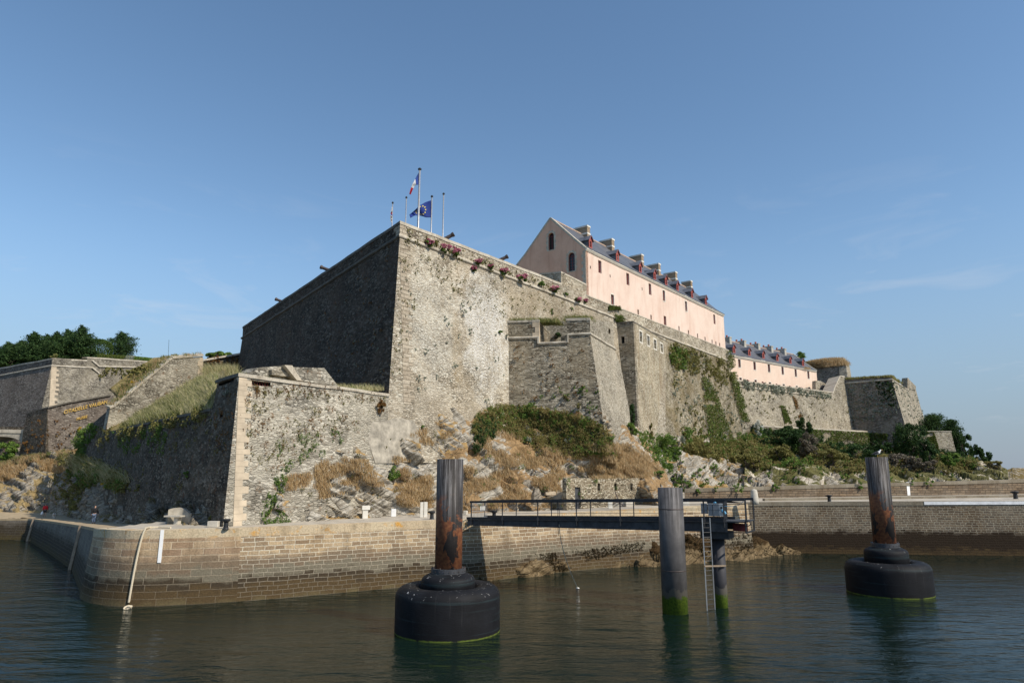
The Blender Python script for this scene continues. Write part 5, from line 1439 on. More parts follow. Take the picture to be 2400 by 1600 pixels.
r2 = loft('grassy_slope', M['mound'], [
    [onDeck(1030, 1206) + V3(0, 3.0, -.25)] + deckpts([(1095, 1203), (1160, 1200), (1240, 1198)]) + [onDeck(x, y) + V3(0, dy, -.25) for x, y, dy in [(1310, 1195, 1.2), (1375, 1191, 4.2), (1440, 1188, 4.2), (1510, 1185, 3.2), (1550, 1186, .8), (1600, 1184, 0)]],
    [plp(f_m, 1030, 990) - f_m.nh * 3, plp(f_m, 1085, 982), plp(f_m, 1130, 965), plp(f_m, 1205, 950) + f_m.nh * .5, plp(f_bf, 1290, 965), plp(f_bf, 1360, 985), plp(f_bf, 1424, 1012), plp(f_bs, 1465, 1000), plp(f_ts, 1520, 1030)]],
    230, 120, grassy(.62), over=.14)
tag(r2, kind='structure')
A16 = onY(1604, 1170, 86)
r3 = loft('rocky_cliff', M['rock'], [
    deckpts([(1570, 1186)]) + [onY(1600, 1182, 86), onY(1640, 1180, 88), onY(1700, 1176, 90), onY(1760, 1174, 93), onY(1830, 1170, 95)],
    [plp(f_ts, 1505, 1025), plp(f_ts, 1545, 1034), plp(f_m, 1590, 1010), plp(f_m, 1640, 1035), plp(f_m, 1700, 1040), plp(f_m, 1762, 1035) + f_m.nh * 1]],
    170, 110, strata(1.0, sc=.6, seed=40), over=.12)
tag(r3, kind='structure')
r4 = loft('headland_slope', M['rock_far'], [
    [onY(1745, 1176, 94), onY(1900, 1170, 97), onY(2050, 1165, 100), onY(2200, 1160, 104), onY(2300, 1150, 108), onY(2364, 1128, 112)],
    [onY(1745, 1120, 103), onY(1900, 1105, 110), onY(2050, 1100, 118), onY(2180, 1096, 124), onY(2290, 1092, 128), onY(2362, 1102, 131)],
    [plp(f_i, 1750, 1020), plp(f_i, 1880, 1040), plp(f_i, 2020, 1058), plp(f_e, 2180, 1070), onY(2290, 1076, plp(f_e, 2240, 1070)[1] + 1), onY(2362, 1101, plp(f_e, 2240, 1070)[1] + 2)]],
    260, 110, strata(.9, sc=.5, seed=90), over=.15)
tag(r4, kind='structure')
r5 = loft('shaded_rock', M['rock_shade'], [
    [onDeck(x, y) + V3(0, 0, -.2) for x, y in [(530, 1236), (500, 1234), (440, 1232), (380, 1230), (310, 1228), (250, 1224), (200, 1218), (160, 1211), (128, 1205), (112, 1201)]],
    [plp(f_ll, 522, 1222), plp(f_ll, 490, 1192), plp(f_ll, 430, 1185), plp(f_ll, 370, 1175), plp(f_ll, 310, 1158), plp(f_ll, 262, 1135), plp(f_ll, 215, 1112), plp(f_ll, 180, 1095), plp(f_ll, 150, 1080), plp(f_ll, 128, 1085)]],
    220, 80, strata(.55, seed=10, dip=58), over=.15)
tag(r5, kind='structure')
Yp = onDeck(112, 1201)[1]
r6 = loft('left_hillside', M['hill'], [
    [onY(-360, 1195, Yp + 2) - ZU * 3, onY(-80, 1190, Yp + 2) - ZU * 3, onY(0, 1184, Yp) - ZU * 3, onY(60, 1194, Yp - 1) - ZU * 2, onY(100, 1202, Yp - 1), onY(150, 1206, Yp + 2)],
    [onY(-360, 1125, Yp + 7), onY(-80, 1120, Yp + 7), onY(0, 1110, Yp + 6), onY(60, 1105, Yp + 6), onY(110, 1110, Yp + 7), onY(150, 1110, Yp + 8)],
    [onY(-360, 1088, Ys + 1), onY(-80, 1082, Ys + 1), onY(0, 1082, Ys), onY(44, 1078, Ys - 1), onY(110, 1062, Ys - .5), onY(190, 1052, Ys + 1)]],
    120, 90, strata(.6, seed=70, dip=20), over=.2)
tag(r6, kind='structure')
b = MB(); zz_ = 2.36
b.add([V3(lw[0][0] - 40, lw[0][1] + 1.2, zz_), V3(lw_t[0][0] + .5, lw_t[0][1] + .9, zz_), V3(lw_t[6][0] + 3, lw_t[6][1] + 1, zz_), V3(-42, Yp + 12, zz_), V3(-140, Yp + 14, zz_)], [(0, 1, 2, 3, 4)])
tag(b.build('shore_ground', M['deck_earth'], None, (-70, Yp, zz_), recv=True), kind='structure')
# small wall and bank left of the slipway
r7 = loft('slipway_foot', M['weedrock'], [
    [onZ(-60, 1264, 0) - ZU, onZ(0, 1263, 0) - ZU, onZ(40, 1264, 0) - ZU, onZ(75, 1272, 0) - ZU, onZ(95, 1286, 0) - ZU],
    [V3(*(p + V3(0, 1.2, 3.3))) for p in (onZ(-60, 1264, 0) - ZU, onZ(0, 1263, 0) - ZU, onZ(40, 1264, 0) - ZU, onZ(72, 1268, 0) - ZU, onZ(85, 1275, 0) - ZU)]], 60, 24, strata(.4, seed=33), over=.1)
tag(r7, kind='structure')
# tidal rocks against the quay foot and in the corner
def onQuay(x, y):
    return qface(x, y)[0]
tb = [onZ(x, y, 0) for x, y in [(1120, 1372), (1160, 1364), (1240, 1353), (1357, 1340), (1450, 1334), (1560, 1330), (1640, 1322), (1740, 1315), (1830, 1306), (1930, 1299)]]
tt = []
for (x, y), p in zip([(1130, 1352), (1165, 1330), (1245, 1330), (1360, 1318), (1450, 1295), (1560, 1258), (1640, 1243), (1735, 1246), (1800, 1270), (1930, 1293)], tb):
    tt.append(onY(x, y, p[1] + (1.3 if x < 1400 else 3.2)))
tl = [p - ZU * .8 + V3(0, -.3, 0) for p in tb]
r8 = loft('tidal_rocks', M['weedrock'], [tl, tt, [p + V3(-1.0, 2.5, .1) for p in tt]], 260, 60, strata(.5, seed=55, dip=12), over=.0)
tag(r8, kind='structure')
# low reef and skerry at the far right
r9 = loft('distant_reef', M['rock_shade'], [[onZ(2330, 1124, -1) * 0 + V3(*(onY(x_, 1110, 375)[:2]), -3) for x_ in (2346, 2372, 2420, 2520)], [onY(2352, 1104, 400), onY(2378, 1100, 400), onY(2420, 1101, 400), onY(2520, 1109, 400)]], 60, 14, strata(.7, sc=.3, seed=5), over=.1)
tag(r9, kind='structure')

# ================================================================== SHED, BLOCKS, SMALL QUAY THINGS
def base_at(x, y, dz=0): return onDeck(x, y) + V3(0, 0, dz)
sc0 = base_at(1381, 1190, .0); sL = base_at(1329, 1193); sR = base_at(1500, 1184)
f_sh = Frame(sc0, azd(sc0, onZ(1500, 1184.5, sc0[2])), sc0 - ZU); f_sd = Frame(sc0, azd(sc0, onZ(1329, 1193.5, sc0[2])))
sh = thing('stone_shed', 'small flat-topped stone hut with three square openings and a shaded door', 'stone hut', sc0)
hs = []
for x in (1403.5, 1442.5, 1480): u, v = f_sh.px(x, 1140.5); hs.append(rect(u, v, .38, .72))
ut, vt = f_sh.px(1499, 1119.5)
panel('wall', M['shed'], sh, f_sh, [(0, -.3), (ut, -.3), (ut, vt), (0, f_sh.px(1381.5, 1120)[1])], holes=hs, t=.45, px=False)
dl = f_sd.px(1327, 1123); ud = f_sd.px(1354, 1150)[0]
panel('wall', M['shed'], sh, f_sd, [(0, -.3), (dl[0], -.3), (dl[0], vt), (0, vt)], holes=[rect(ud, 1.0, .95, 2.1)], t=.45, px=False)
b = MB(); b.slab(f_sh, .5, ut - .1, -.3, vt - .3, -2.6, -2.4); b.build('rear_wall', M['shed'], sh)
b = MB(); b.slab(f_sh, .0, ut, vt - .16, vt, -3.2, -.45); b.build('roof_slab', M['deck'], sh)
b = MB(); b.slab(f_sd, ud - .45, ud + .45, -.05, 2.03, -.28, -.2); d_ = b.build('door', M['steel_girder'], sh); b = MB(); b.slab(f_sd, ud + .25, ud + .32, .95, 1.1, -.2, -.14); b.build('handle', M['galv'], d_)
stacks = [(1300, 1172, 1.5, .45, .45, 8), (1336, 1172, 1.3, .4, .5, -6), (1318, 1181, .8, .5, .5, 10), (1338, 1182, 1.0, .5, .5, 4), (1296, 1183, .7, .5, .45, -10), (1316, 1163, 1.0, .4, .4, 20), (1347, 1164, .8, .4, .4, -4), (1290, 1161, 1.1, .4, .4, -15), (1310, 1191, .9, .5, .4, 0), (1341, 1191, .7, .5, .4, 15)]
for i, (x, y, sx, sy, sz, a) in enumerate(stacks):
    p = onY(x, y, sc0[1] - .8 + (.0 if y > 1178 else .35))
    b = MB(); b.box((0, 0, 0), sx, sy, sz, a)
    o = b.build('cut_stone', M['shed' if False else 'quoin_block'], None, (0, 0, 0)); o.location = p
    bm = bmesh.new(); bm.from_mesh(o.data); bmesh.ops.bevel(bm, geom=list(bm.edges), offset=.05, segments=2, affect='EDGES')
    for v in bm.verts: v.co += Vector((random.uniform(-.03, .03), random.uniform(-.03, .03), random.uniform(-.02, .02)))
    bm.to_mesh(o.data); bm.free()
    ORI[o.name] = p
    tag(o, 'cut granite block in the loose pile beside the stone hut', 'stone block', 'granite blocks piled beside the stone hut')
for (x, y, s_, lab) in [(1257, 1168, .5, 'dark angular boulder on the slope left of the block pile')]:
    p = onY(x, y, base_at(x, 1200)[1] + 2); b = MB(); b.lathe(p, [(1.0 * s_, -.5), (.95 * s_, .35), (.5 * s_, .95), (.01, 1.0)], 6); o = b.build('boulder', M['rock_shade'], None, p); tag(o, lab, 'boulder')

def simple(name, mat, p, lab, cat, fn, bev=.02, group=None):
    b = MB(); fn(b, p); o = b.build(name, mat, None, p)
    if bev:
        bm = bmesh.new(); bm.from_mesh(o.data); bmesh.ops.bevel(bm, geom=list(bm.edges), offset=bev, segments=1, affect='EDGES'); bm.to_mesh(o.data); bm.free()
    return tag(o, lab, cat, group)
p = base_at(855, 1214)
ct = thing('concrete_pedestal', 'white concrete pedestal with a wider box on top, on the quay', 'pedestal', p)
b = MB(); b.box(p, .42, .42, .68, -20); b.build('stem', M['concrete_white'], ct); b = MB(); b.box(p + V3(.05, -.02, .68), .62, .5, .32, -20); b.build('head', M['concrete_white'], ct)
p = base_at(922, 1210); simple('white_block', M['white_paint'], p, 'small white box block beside the rock on the quay', 'block', lambda b, p: b.box(p, .40, .36, .62, -12))
p = base_at(993, 1211)
tp_ = thing('twin_post', 'tall cream concrete post split by a groove, left of the rusty pile', 'post', p)
b = MB(); b.box(p + V3(-.17, 0, 0), .26, .32, 1.2, -10); b.build('post_half', M['concrete_white'], tp_); b = MB(); b.box(p + V3(.15, 0, 0), .28, .32, 1.22, -10); b.build('post_half', M['concrete_white'], tp_)
p = base_at(1091, 1206); simple('small_stone', M['concrete'], p, 'small pale square stone left of the gangway gate', 'stone', lambda b, p: b.box(p, .34, .34, .36, 15), .04)
p = base_at(1433, 1192) ; q = onY(1429, 1191, p[1]); simple('white_block', M['concrete_white'], base_at(1430, 1191), 'square white block standing right of the stone hut', 'block', lambda b, p: b.box(p, .40, .4, .7, 0))
# old anchor leaning on a stone
p = base_at(1449, 1189); an = thing('old_anchor', 'rusty old anchor leaning against a grey stone right of the stone hut', 'anchor', p)
b = MB(); a0 = p + V3(.25, 0, .05); a1 = onY(1442, 1152, p[1] + .3); b.tube([a0, a1], [.06, .045], 8); b.tube([a1 + V3(-.2, 0, -.1), a1 + V3(.22, 0, -.04)], .035, 6); b.build('shank', M['pot'] if False else M['gun'], an)
b = MB(); b.tube([p + V3(-.75 + .15 * i, -.02, .15 + .35 * math.sin(math.pi * i / 9) * (1 if i else .6)) for i in range(10)], .05, 6); b.build('arms', M['gun'], an)
p = base_at(1456, 1188); 
b = MB(); V = []
for o in (0, .5):
    V += [p + V3(-.8, .5 + o, 0), p + V3(-.55, .5 + o, .62), p + V3(-.1, .5 + o, .75), p + V3(.35, .5 + o, .55), p + V3(.6, .5 + o, 0)]
b.add(V, [(0, 1, 2, 3, 4), (9, 8, 7, 6, 5), (0, 5, 6, 1), (1, 6, 7, 2), (2, 7, 8, 3), (3, 8, 9, 4)]); tag(b.build('grey_stone', M['rock'], None, p), 'rounded grey stone behind the rusty anchor', 'stone')
p = base_at(1475, 1187); simple('pale_slab', M['concrete'], p, 'pale leaning concrete slab right of the anchor', 'slab', lambda b, p: b.box(p, .9, .3, .62, -20), .03)
# trough / bench by the shaded rock
p = base_at(404, 1229)
be = thing('stone_bench', 'pale rounded concrete bench shelf set in the rock by the shaded wall', 'bench', p)
b = MB(); b.box(p + V3(-.1, .4, .52), 1.25, .6, .10, 8); b.build('seat', M['concrete'], be); b = MB(); b.box(p + V3(.1, .5, 0), .3, .4, .52, 8); b.build('support', M['concrete'], be)
b = MB(); A_ = [p + V3(-.75 + 1.7 * i / 12, .75 + .35 * math.sin(math.pi * i / 12), 0) for i in range(13)]; hB = [.75 + .38 * math.sin(math.pi * min(1, (i + 3) / 13)) for i in range(13)]
Vb = [q for q in A_] + [q + ZU * h for q, h in zip(A_, hB)] + [q + V3(0, .35, 0) + ZU * h for q, h in zip(A_, hB)] + [q + V3(0, .35, 0) for q in A_]
b.add(Vb, [(j * 13 + i, j * 13 + i + 1, (j + 1) % 4 * 13 + i + 1, (j + 1) % 4 * 13 + i) for j in range(4) for i in range(12)] + [(0, 39, 26, 13), (12, 25, 38, 51)]); b.build('back', M['concrete_patch'], be)
p = base_at(500, 1234); simple('low_white_block', M['concrete'], p, 'low pale block at the foot of the shaded wall corner', 'block', lambda b, p: b.box(p, .7, .4, .38, 0))

def bollard(p, s=1.0, lab='', cat='bollard', grp=None):
    b = MB(); b.lathe(p, [(.22 * s, -.02), (.17 * s, .06 * s), (.15 * s, .40 * s), (.17 * s, .46 * s), (.27 * s, .52 * s), (.28 * s, .62 * s), (.24 * s, .66 * s), (.0, .67 * s)], 18)
    b.bar(p + V3(-.34, 0, .57) * s, p + V3(.2, 0, .57) * s, .14 * s, .12 * s)
    return tag(b.build('bollard', M['iron'], None, p, smooth=False), lab, cat, grp)
bollard(base_at(1012, 1216), .95, 'black iron bollard on the quay just left of the rusty pile')
bollard(base_at(1158, 1214.5), .95, 'black iron bollard seen through the gangway railing')
bollard(base_at(529, 1238.5), .95, 'black iron bollard at the foot of the pale granite corner')
pj = onDeck(1944, 1175); bollard(pj, 1.05, 'black bollard on the jetty left of the gull post')
pj = onDeck(2381, 1169); bollard(pj, 1.3, 'black bollard on the jetty near the right edge')
pj = onDeck(1769, 1181.5); b = MB(); b.lathe(pj, [(.42, 0), (.40, .4), (.31, 1.3), (.24, 1.42), (0, 1.5)], 18); tag(b.build('stone_bollard', M['concrete'], None, pj, smooth=True), 'pale tapered stone post at the corner of quay and jetty', 'stone post')
p = onDeck(1604, 1184); simple('pale_blocks', M['concrete_white'], p, 'white stepped block just right of the tall grey pile', 'block', lambda b, p: (b.box(p, .9, .5, .5, 10), b.box(p + V3(-.3, 0, .51), .4, .5, .5, 10)))

# ================================================================== MOORING POSTS, PILES, GANGWAY
def dolphin(cx_front, cy_front, Rb, rp_, rr_, rf_, ztop, z_sh, z_ring, z_fl, lab):
    f_ = onZ(cx_front, cy_front, 0); d = unit(V3(f_[0], f_[1], 0)); c = f_ + d * Rb; c[2] = 0
    t = thing('mooring_post', lab, 'mooring post', c, 'mooring posts with rubber float collars')
    b = MB(); prof = [(Rb * .97, -1.2), (Rb, -.1), (Rb, z_sh - .55)]
    for a in range(15, 91, 15): prof.append((Rb - .55 + .55 * math.cos(R(a)), z_sh - .55 + .55 * math.sin(R(a))))
    prof += [(rr_ + .45, z_sh - .01), (rr_ + .16, z_sh - .08), (rr_ + .10, z_sh - .3)]
    b.lathe(c, prof, 72); b.build('rubber_float', M['rubber'], t, smooth=True)
    b = MB(); prof = [(rr_, z_sh - .5), (rr_ + .01, z_ring - .42)]
    for a in range(15, 76, 15): prof.append((rr_ - .30 + .30 * math.cos(R(a)), z_ring - .40 + .30 * math.sin(R(a))))
    prof += [(rf_ + .12, z_ring - .03), (rf_ + .02, z_ring + .01)]; b.lathe(c, prof, 56); b.build('rubber_collar', M['rubber'], t, smooth=True)
    b = MB(); b.lathe(c, [(rf_, z_ring - .02), (rf_, z_fl), (rp_ + .03, z_fl), (rp_ + .02, z_fl - .1)], 48)
    fl = b.build('flange', M['steel_girder'], t)
    b = MB()
    for k in range(22):
        a = 2 * math.pi * k / 22; q = c + V3(math.cos(a), math.sin(a), 0) * rf_ + ZU * (z_ring + (z_fl - z_ring) * .5)
        b.lathe(q, [(.022, -.0), (.022, .03), (.0, .035)], 6, axis=V3(math.cos(a), math.sin(a), 0))
        if k % 3 == 0: b.lathe(c + V3(math.cos(a), math.sin(a), 0) * (rf_ - .05) + ZU * z_fl, [(.035, 0), (.035, .07), (0, .08)], 6)
    b.build('bolts', M['gun'], fl)
    b = MB(); b.lathe(c, [(rp_, z_ring - .6), (rp_, ztop), (rp_ - .03, ztop), (rp_ - .03, ztop - 1.2)], 56); b.build('steel_pile', M['pile_rust'], t, smooth=False)
    for o in t.children:
        if o.name.startswith('steel_pile'):
            for p in o.data.polygons: p.use_smooth = abs(p.normal.z) < .5
    return c
Z1 = 38.1 * .98
c1_ = onZ(1047, 1506, 0)
def zat(x, y, Y): return onY(x, y, Y)[2]
Yd = c1_[1] + 2.75
cD1 = dolphin(1048, 1506, 2.75, .72, 1.42, .92, zat(1045, 1075.5, Yd), zat(1047, 1383, Yd - 1.9), zat(1047, 1347, Yd - .9), zat(1047, 1335, Yd - .9), 'rusty steel mooring post with black rubber float, nearest the camera')
c2_ = onZ(2087, 1402.4, 0); Yd2 = c2_[1] + 2.4
cD2 = dolphin(2087, 1402.4, 2.72, .73, 1.40, .90, zat(2056, 1071, Yd2), zat(2083, 1320, Yd2 - 1.6), zat(2078, 1284, Yd2 - .8), zat(2076, 1274, Yd2 - .8), 'black streaked mooring post at right with a gull on top')

pb = onZ(1583, 1441, 0); rP = .745; cP3 = pb + unit(V3(pb[0], pb[1], 0)) * rP; cP3[2] = 0
tp = thing('tall_pile', 'tall grey steel pile with a bright green algae foot in front of the gangway', 'pile', cP3)
zt3 = zat(1572, 1142, cP3[1])
b = MB(); b.lathe(cP3, [(rP, -1.5), (rP, zt3), (rP - .04, zt3), (rP - .04, zt3 - 1)], 64); o = b.build('steel_tube', M['pile_grey'], tp)
for p in o.data.polygons: p.use_smooth = abs(p.normal.z) < .5
b = MB()
for zz in (zat(1572, 1192, cP3[1]), zat(1572, 1335, cP3[1])): b.lathe(cP3, [(rP + .004, zz - .03), (rP + .012, zz - .015), (rP + .012, zz + .015), (rP + .004, zz + .03)], 64)
b.build('weld_ring', M['gun'], tp)
pb2 = onZ(1691, 1425, 0); rS = .40; cS = pb2 + unit(V3(pb2[0], pb2[1], 0)) * rS; cS[2] = 0

# gangway: from the quay edge out to the platform on the small pile
gL = onY(1103, 1216, 52.6); gR = onY(1703, 1221, cS[1] - 1.25)
gd = unit(V3(gR[0] - gL[0], gR[1] - gL[1], 0)); gl_ = np.linalg.norm((gR - gL)[:2]); gs_ = V3(-gd[1], gd[0], 0)
if np.dot(gs_, V3(0, 1, 0)) < 0: gs_ = -gs_
GW = 2.3
def gp_(t, s=0, z=0):
    """t metres along, s across (0 = camera side), z above deck"""
    f = t / gl_; return V3(*(gL[:2] + gd[:2] * t + gs_[:2] * s), gL[2] * (1 - f) + gR[2] * f + z)
gw = thing('gangway', 'dark steel gangway with railings running from the quay to a support pile', 'gangway', gL)
b = MB()
def beam(b, t0, t1, s0, s1, z0a, z0b, z1a, z1b):
    V = [gp_(t0, s0, z0a), gp_(t0, s1, z0a), gp_(t0, s1, z1a), gp_(t0, s0, z1a), gp_(t1, s0, z0b), gp_(t1, s1, z0b), gp_(t1, s1, z1b), gp_(t1, s0, z1b)]
    b.add(V, [(0, 1, 2, 3), (7, 6, 5, 4), (0, 4, 5, 1), (1, 5, 6, 2), (2, 6, 7, 3), (3, 7, 4, 0)])
beam(b, -.3, gl_, 0, .16, -.42, -.62, -.06, -.06)
b.build('girder', M['steel_girder'], gw)
b = MB(); beam(b, -.3, gl_, GW - .16, GW, -.42, -.62, -.06, -.06); b.build('girder', M['steel_girder'], gw)
b = MB(); beam(b, -.3, gl_, -.12, .20, -.059, -.059, -.02, -.02); beam(b, -.3, gl_, -.02, .2, -.45, -.65, -.421, -.621); b.build('flange_strip', M['steel'], gw)
b = MB(); beam(b, -.4, gl_ + .6, .17, GW, -.055, -.055, .0, .0); b.build('deck_plate', M['steel_girder'], gw, recv=True)
b = MB(); beam(b, -.3, gl_, -.10, -.04, -.01, -.01, .16, .16); beam(b, -.3, gl_, GW, GW + .05, -.01, -.01, .16, .16); b.build('toe_board', M['steel'], gw)
def t_of(x, s=0):
    lo, hi = -3., gl_ + 4
    for _ in range(40):
        m = (lo + hi) / 2; p = gp_(m, s, .5); q = p - C0; xx = 1200 + 1600 * q[0] / (q[1] * cP + q[2] * sP)
        if xx < x: lo = m
        else: hi = m
    return lo
RH = gp_(0)[2]; rh = onY(1103, 1175.5, gL[1])[2] - gL[2]

for x in (1105, 1178, 1261, 1351.4, 1454, 1548, 1650, 1697):
    t = t_of(x, -.06); b = MB(); b.bar(gp_(t, -.10, -.35), gp_(t, -.10, rh), .075); b.bar(gp_(t, -.10, -.05), gp_(t, -.10, .12), .16, .12); b.build('railing_post', M['steel'], gw)
for x in (1135, 1209.5, 1292, 1383.6, 1485, 1599, 1672):
    t = t_of(x, GW); b = MB(); b.bar(gp_(t, GW + .03, -.1), gp_(t, GW + .03, rh), .065); b.build('railing_post', M['steel'], gw)
tE = t_of(1697, -.06)
for s in (-.10, GW + .03):
    b = MB(); b.bar(gp_(0, s, rh), gp_(gl_ + (1.2 if s > 0 else 0), s, rh), .11, .15); b.build('handrail', M['steel'], gw)
b = MB()
for k in (.28, .52, .76): b.tube([gp_(.0, GW + .03, rh * k), gp_(gl_ + 1.2, GW + .03, rh * k)], .014, 5)
for k in (.76, .52): b.tube([gp_(0, -.10, rh * k), gp_(gl_, -.10, rh * k)], .010, 5)
b.build('wire_rails', M['steel'], gw)
# gate of white bars at the quay end
b = MB()
for i in range(12): b.bar(gp_(.05, .1 + i * .19, .05), gp_(.05, .1 + i * .19, rh - .1), .028)
for z in (.08, .55, rh - .12): b.bar(gp_(.05, .05, z), gp_(.05, GW - .05, z), .035)
g_ = b.build('gate', M['galv'], gw)
b = MB(); b.bar(gp_(.0, 1.3, rh - .55), gp_(.0, 2.0, rh - .55), .02, .4); b.build('notice_board', M['box_white'], g_)
# outer end frame and open box under the platform
xe = gl_
b = MB()
beam(b, gl_, gl_ + 1.15, .0, GW + .3, -.08, -.08, -.02, -.02)
for t_, s_ in ((gl_ + 1.1, .1), (gl_ + 1.1, GW + .2)): b.bar(gp_(t_, s_, -.7), gp_(t_, s_, -.05), .09)
b.bar(gp_(gl_ + 1.1, .1, -.68), gp_(gl_ + 1.1, GW + .2, -.68), .08); b.bar(gp_(gl_, .1, -.64), gp_(gl_ + 1.1, .1, -.66), .05)
b.bar(gp_(gl_ + 1.15, .1, -.02), gp_(gl_ + 1.15, .1, rh), .09); b.bar(gp_(gl_ + 1.15, GW + .1, 0), gp_(gl_ + 1.15, GW + .1, rh), .08)
b.bar(gp_(gl_ - .2, -.1, rh), gp_(gl_ + 1.15, .1, rh), .10, .12)
for k in (.28, .55, .8): b.tube([gp_(gl_, -.05, rh * k), gp_(gl_ + 1.15, .1, rh * k)], .014, 5)
b.build('end_frame', M['steel'], gw)
b = MB(); b.slab(Frame(gp_(gl_ + .4, GW * .6, -.4), azd(gp_(0), gp_(5))), -.35, .55, -.28, .2, 0, .05); b.build('under_platform_box', M['red_dark'], gw)
b = MB(); b.tube([gp_(gl_ + 1.2 + .22 * math.cos(a), .0, -.12 + .14 * math.sin(a)) for a in np.linspace(-2.2, 2.2, 10)], .035, 6); b.build('ring', M['steel'], gw)
# support pile with cap
sp = thing('support_pile', 'slimmer dark pile with weedy foot carrying the outer end of the gangway', 'pile', cS)
zc = gR[2] - .66
b = MB(); b.lathe(cS, [(rS, -1.5), (rS, zc - .42)], 40); o = b.build('steel_tube', M['pile_small'], sp)
for p in o.data.polygons: p.use_smooth = abs(p.normal.z) < .5
b = MB(); b.box(cS + ZU * (zc - .43), 1.7, 1.5, .42, math.degrees(math.atan2(-gd[1], gd[0]))); b.build('pile_cap', M['steel'], sp)
# control cabinet
tcb = t_of(1668, 1.6); pcab = gp_(tcb, 1.5, 0)
cb = thing('control_cabinet', 'grey and white electrical cabinets on a dark frame at the outer end of the gangway', 'cabinet', pcab)
fc = Frame(pcab, azd(gp_(0), gp_(5)))
b = MB(); b.slab(fc, -.30, .95, .62, rh + .05, -.30, -.22); b.bar(fc.pt(.85, 0, -.2), fc.pt(.85, rh, -.2), .16); b.build('back_frame', M['steel'], cb)
b = MB(); b.slab(fc, -.62, -.22, .38, 1.02, -.05, .12); b.build('cabinet_box', M['box_grey'], cb)
b = MB(); b.slab(fc, -.14, .14, .25, 1.02, -.02, .22); b.build('cabinet_box', M['box_grey'], cb)
b = MB(); b.slab(fc, .18, .56, .25, 1.02, -.05, .25); b.build('cabinet_box', M['box_grey'], cb)
b = MB(); b.slab(fc, .565, .80, .25, 1.02, -.05, .24); bx = b.build('cabinet_box', M['box_white'], cb); b = MB(); b.slab(fc, .66, .76, .72, .84, .24, .29); b.build('handle', M['dark'], bx)
b = MB(); b.tube([fc.pt(.74, .62, .3), fc.pt(.88, .52, .34), fc.pt(.98, .40, .32)], [.08, .10, .07], 8); b.build('connector', M['blue_plastic'], cb)
b = MB(); b.tube([fc.pt(.20, 1.05, .05), fc.pt(.28, 1.12, .05), fc.pt(.34, 1.05, .05)], .05, 6); b.build('connector', M['blue_plastic'], cb)
b = MB()
for k in range(4): b.tube([fc.pt(.25 + .14 * k, .25, .1), fc.pt(.22 + .15 * k + .08 * math.sin(k * 2), .1, .16), fc.pt(.3 + .13 * k, .02, .1)], .015, 5)
b.build('cables', M['steel'], cb)
b = MB(); b.tube([gp_(gl_ + 1.1, .1, rh - .02), gp_(gl_ + .8, .15, rh - .28), gp_(gl_ + .35, .2, rh - .38), gp_(gl_ - .15, .2, rh - .36)], .016, 5); tag(b.build('blue_line', M['blue_plastic'], None, gp_(gl_)), 'thin pale blue line tied across the gangway end railing', 'line')
# ladder
la, lb_ = onZ(1657.5, 1430, 0), onZ(1676, 1427, 0); Yl_ = la[1]
ta, tb_ = onY(1645.5, 1213, Yl_ + .1), onY(1663.5, 1213, Yl_ + .1)
ld = thing('ladder', 'narrow metal ladder hanging into the water beside the support pile', 'ladder', la)
for a_, b_ in ((la, ta), (lb_, tb_)): b = MB(); b.bar(a_ - ZU * .6, b_, .055, .06); b.build('rail', M['galv'], ld)
for k in range(19):
    f = (k + .3) / 18.5 ; b = MB(); z = -.05 + f * (ta[2] - .2); A = la + (ta - la) * (z / ta[2]); Bq_ = lb_ + (tb_ - lb_) * (z / tb_[2]); b.tube([A, Bq_], .02, 6); b.build('rung', M['steel'], ld)
z = zat(1665, 1326, Yl_); f = z / ta[2]; A = la + (ta - la) * f; b = MB(); b.bar(A - V3(.05, 0.05, 0), onY(1701, 1325, cS[1] - .4), .07, .09); b.build('bracket', M['timber'], ld)

# ropes
rp_ = [onDeck(400, 1237.5), onDeck(372, 1236.5), onDeck(350, 1237)]
top_ = qface(343, 1239)
pts = [p + ZU * .05 for p in rp_] + [top_[0] + top_[1] * .12 + ZU * .05]
end = onZ(302, 1425, .05)
for i in range(1, 25):
    f = i / 24; x = 343 + (304 - 343) * f; 
    x = 343 - 41 * (f ** .72); y = 1239 + (1424 - 1239) * f
    q, n = qface(x, y) if y < 1416 else (onZ(x, y, .02), V3(0, -1, 0))
    pts.append(q + n * .12)
b = MB(); b.tube(pts, .065, 8)
ro = thing('mooring_rope', 'thick pale rope hanging over the quay corner into the water', 'rope', pts[3]); b.build('strand', M['rope'], ro)
b = MB(); e = pts[-1]
for k in range(3): b.tube([e + V3(.18 * math.cos(a + k), .12 * math.sin(a * 1.3), .02 + .10 * math.sin(a + k * 2)) for a in np.linspace(0, 6, 12)], .06, 6)
b.build('knot', M['rope'], ro)
f0_ = gp_(t_of(1311, 0), -.05, -.3); f1_ = onZ(1354, 1378, .03)
pts = [f0_]
for i in range(1, 21):
    f = i / 20; pts.append(V3(f0_[0] + (f1_[0] - f0_[0]) * (f ** 1.6), f0_[1] + (f1_[1] - f0_[1]) * f, f0_[2] * (1 - f) + .03 * f))
th_ = thing('thin_rope', 'thin light line hanging from the middle of the gangway to the water', 'rope', f0_)
b = MB(); b.tube(pts, .026, 6); b.build('strand', M['rope'], th_)
b = MB(); b.lathe(f1_, [(.0, -.03), (.13, 0), (.10, .06), (0, .08)], 8); b.build('float', M['box_white'], th_)
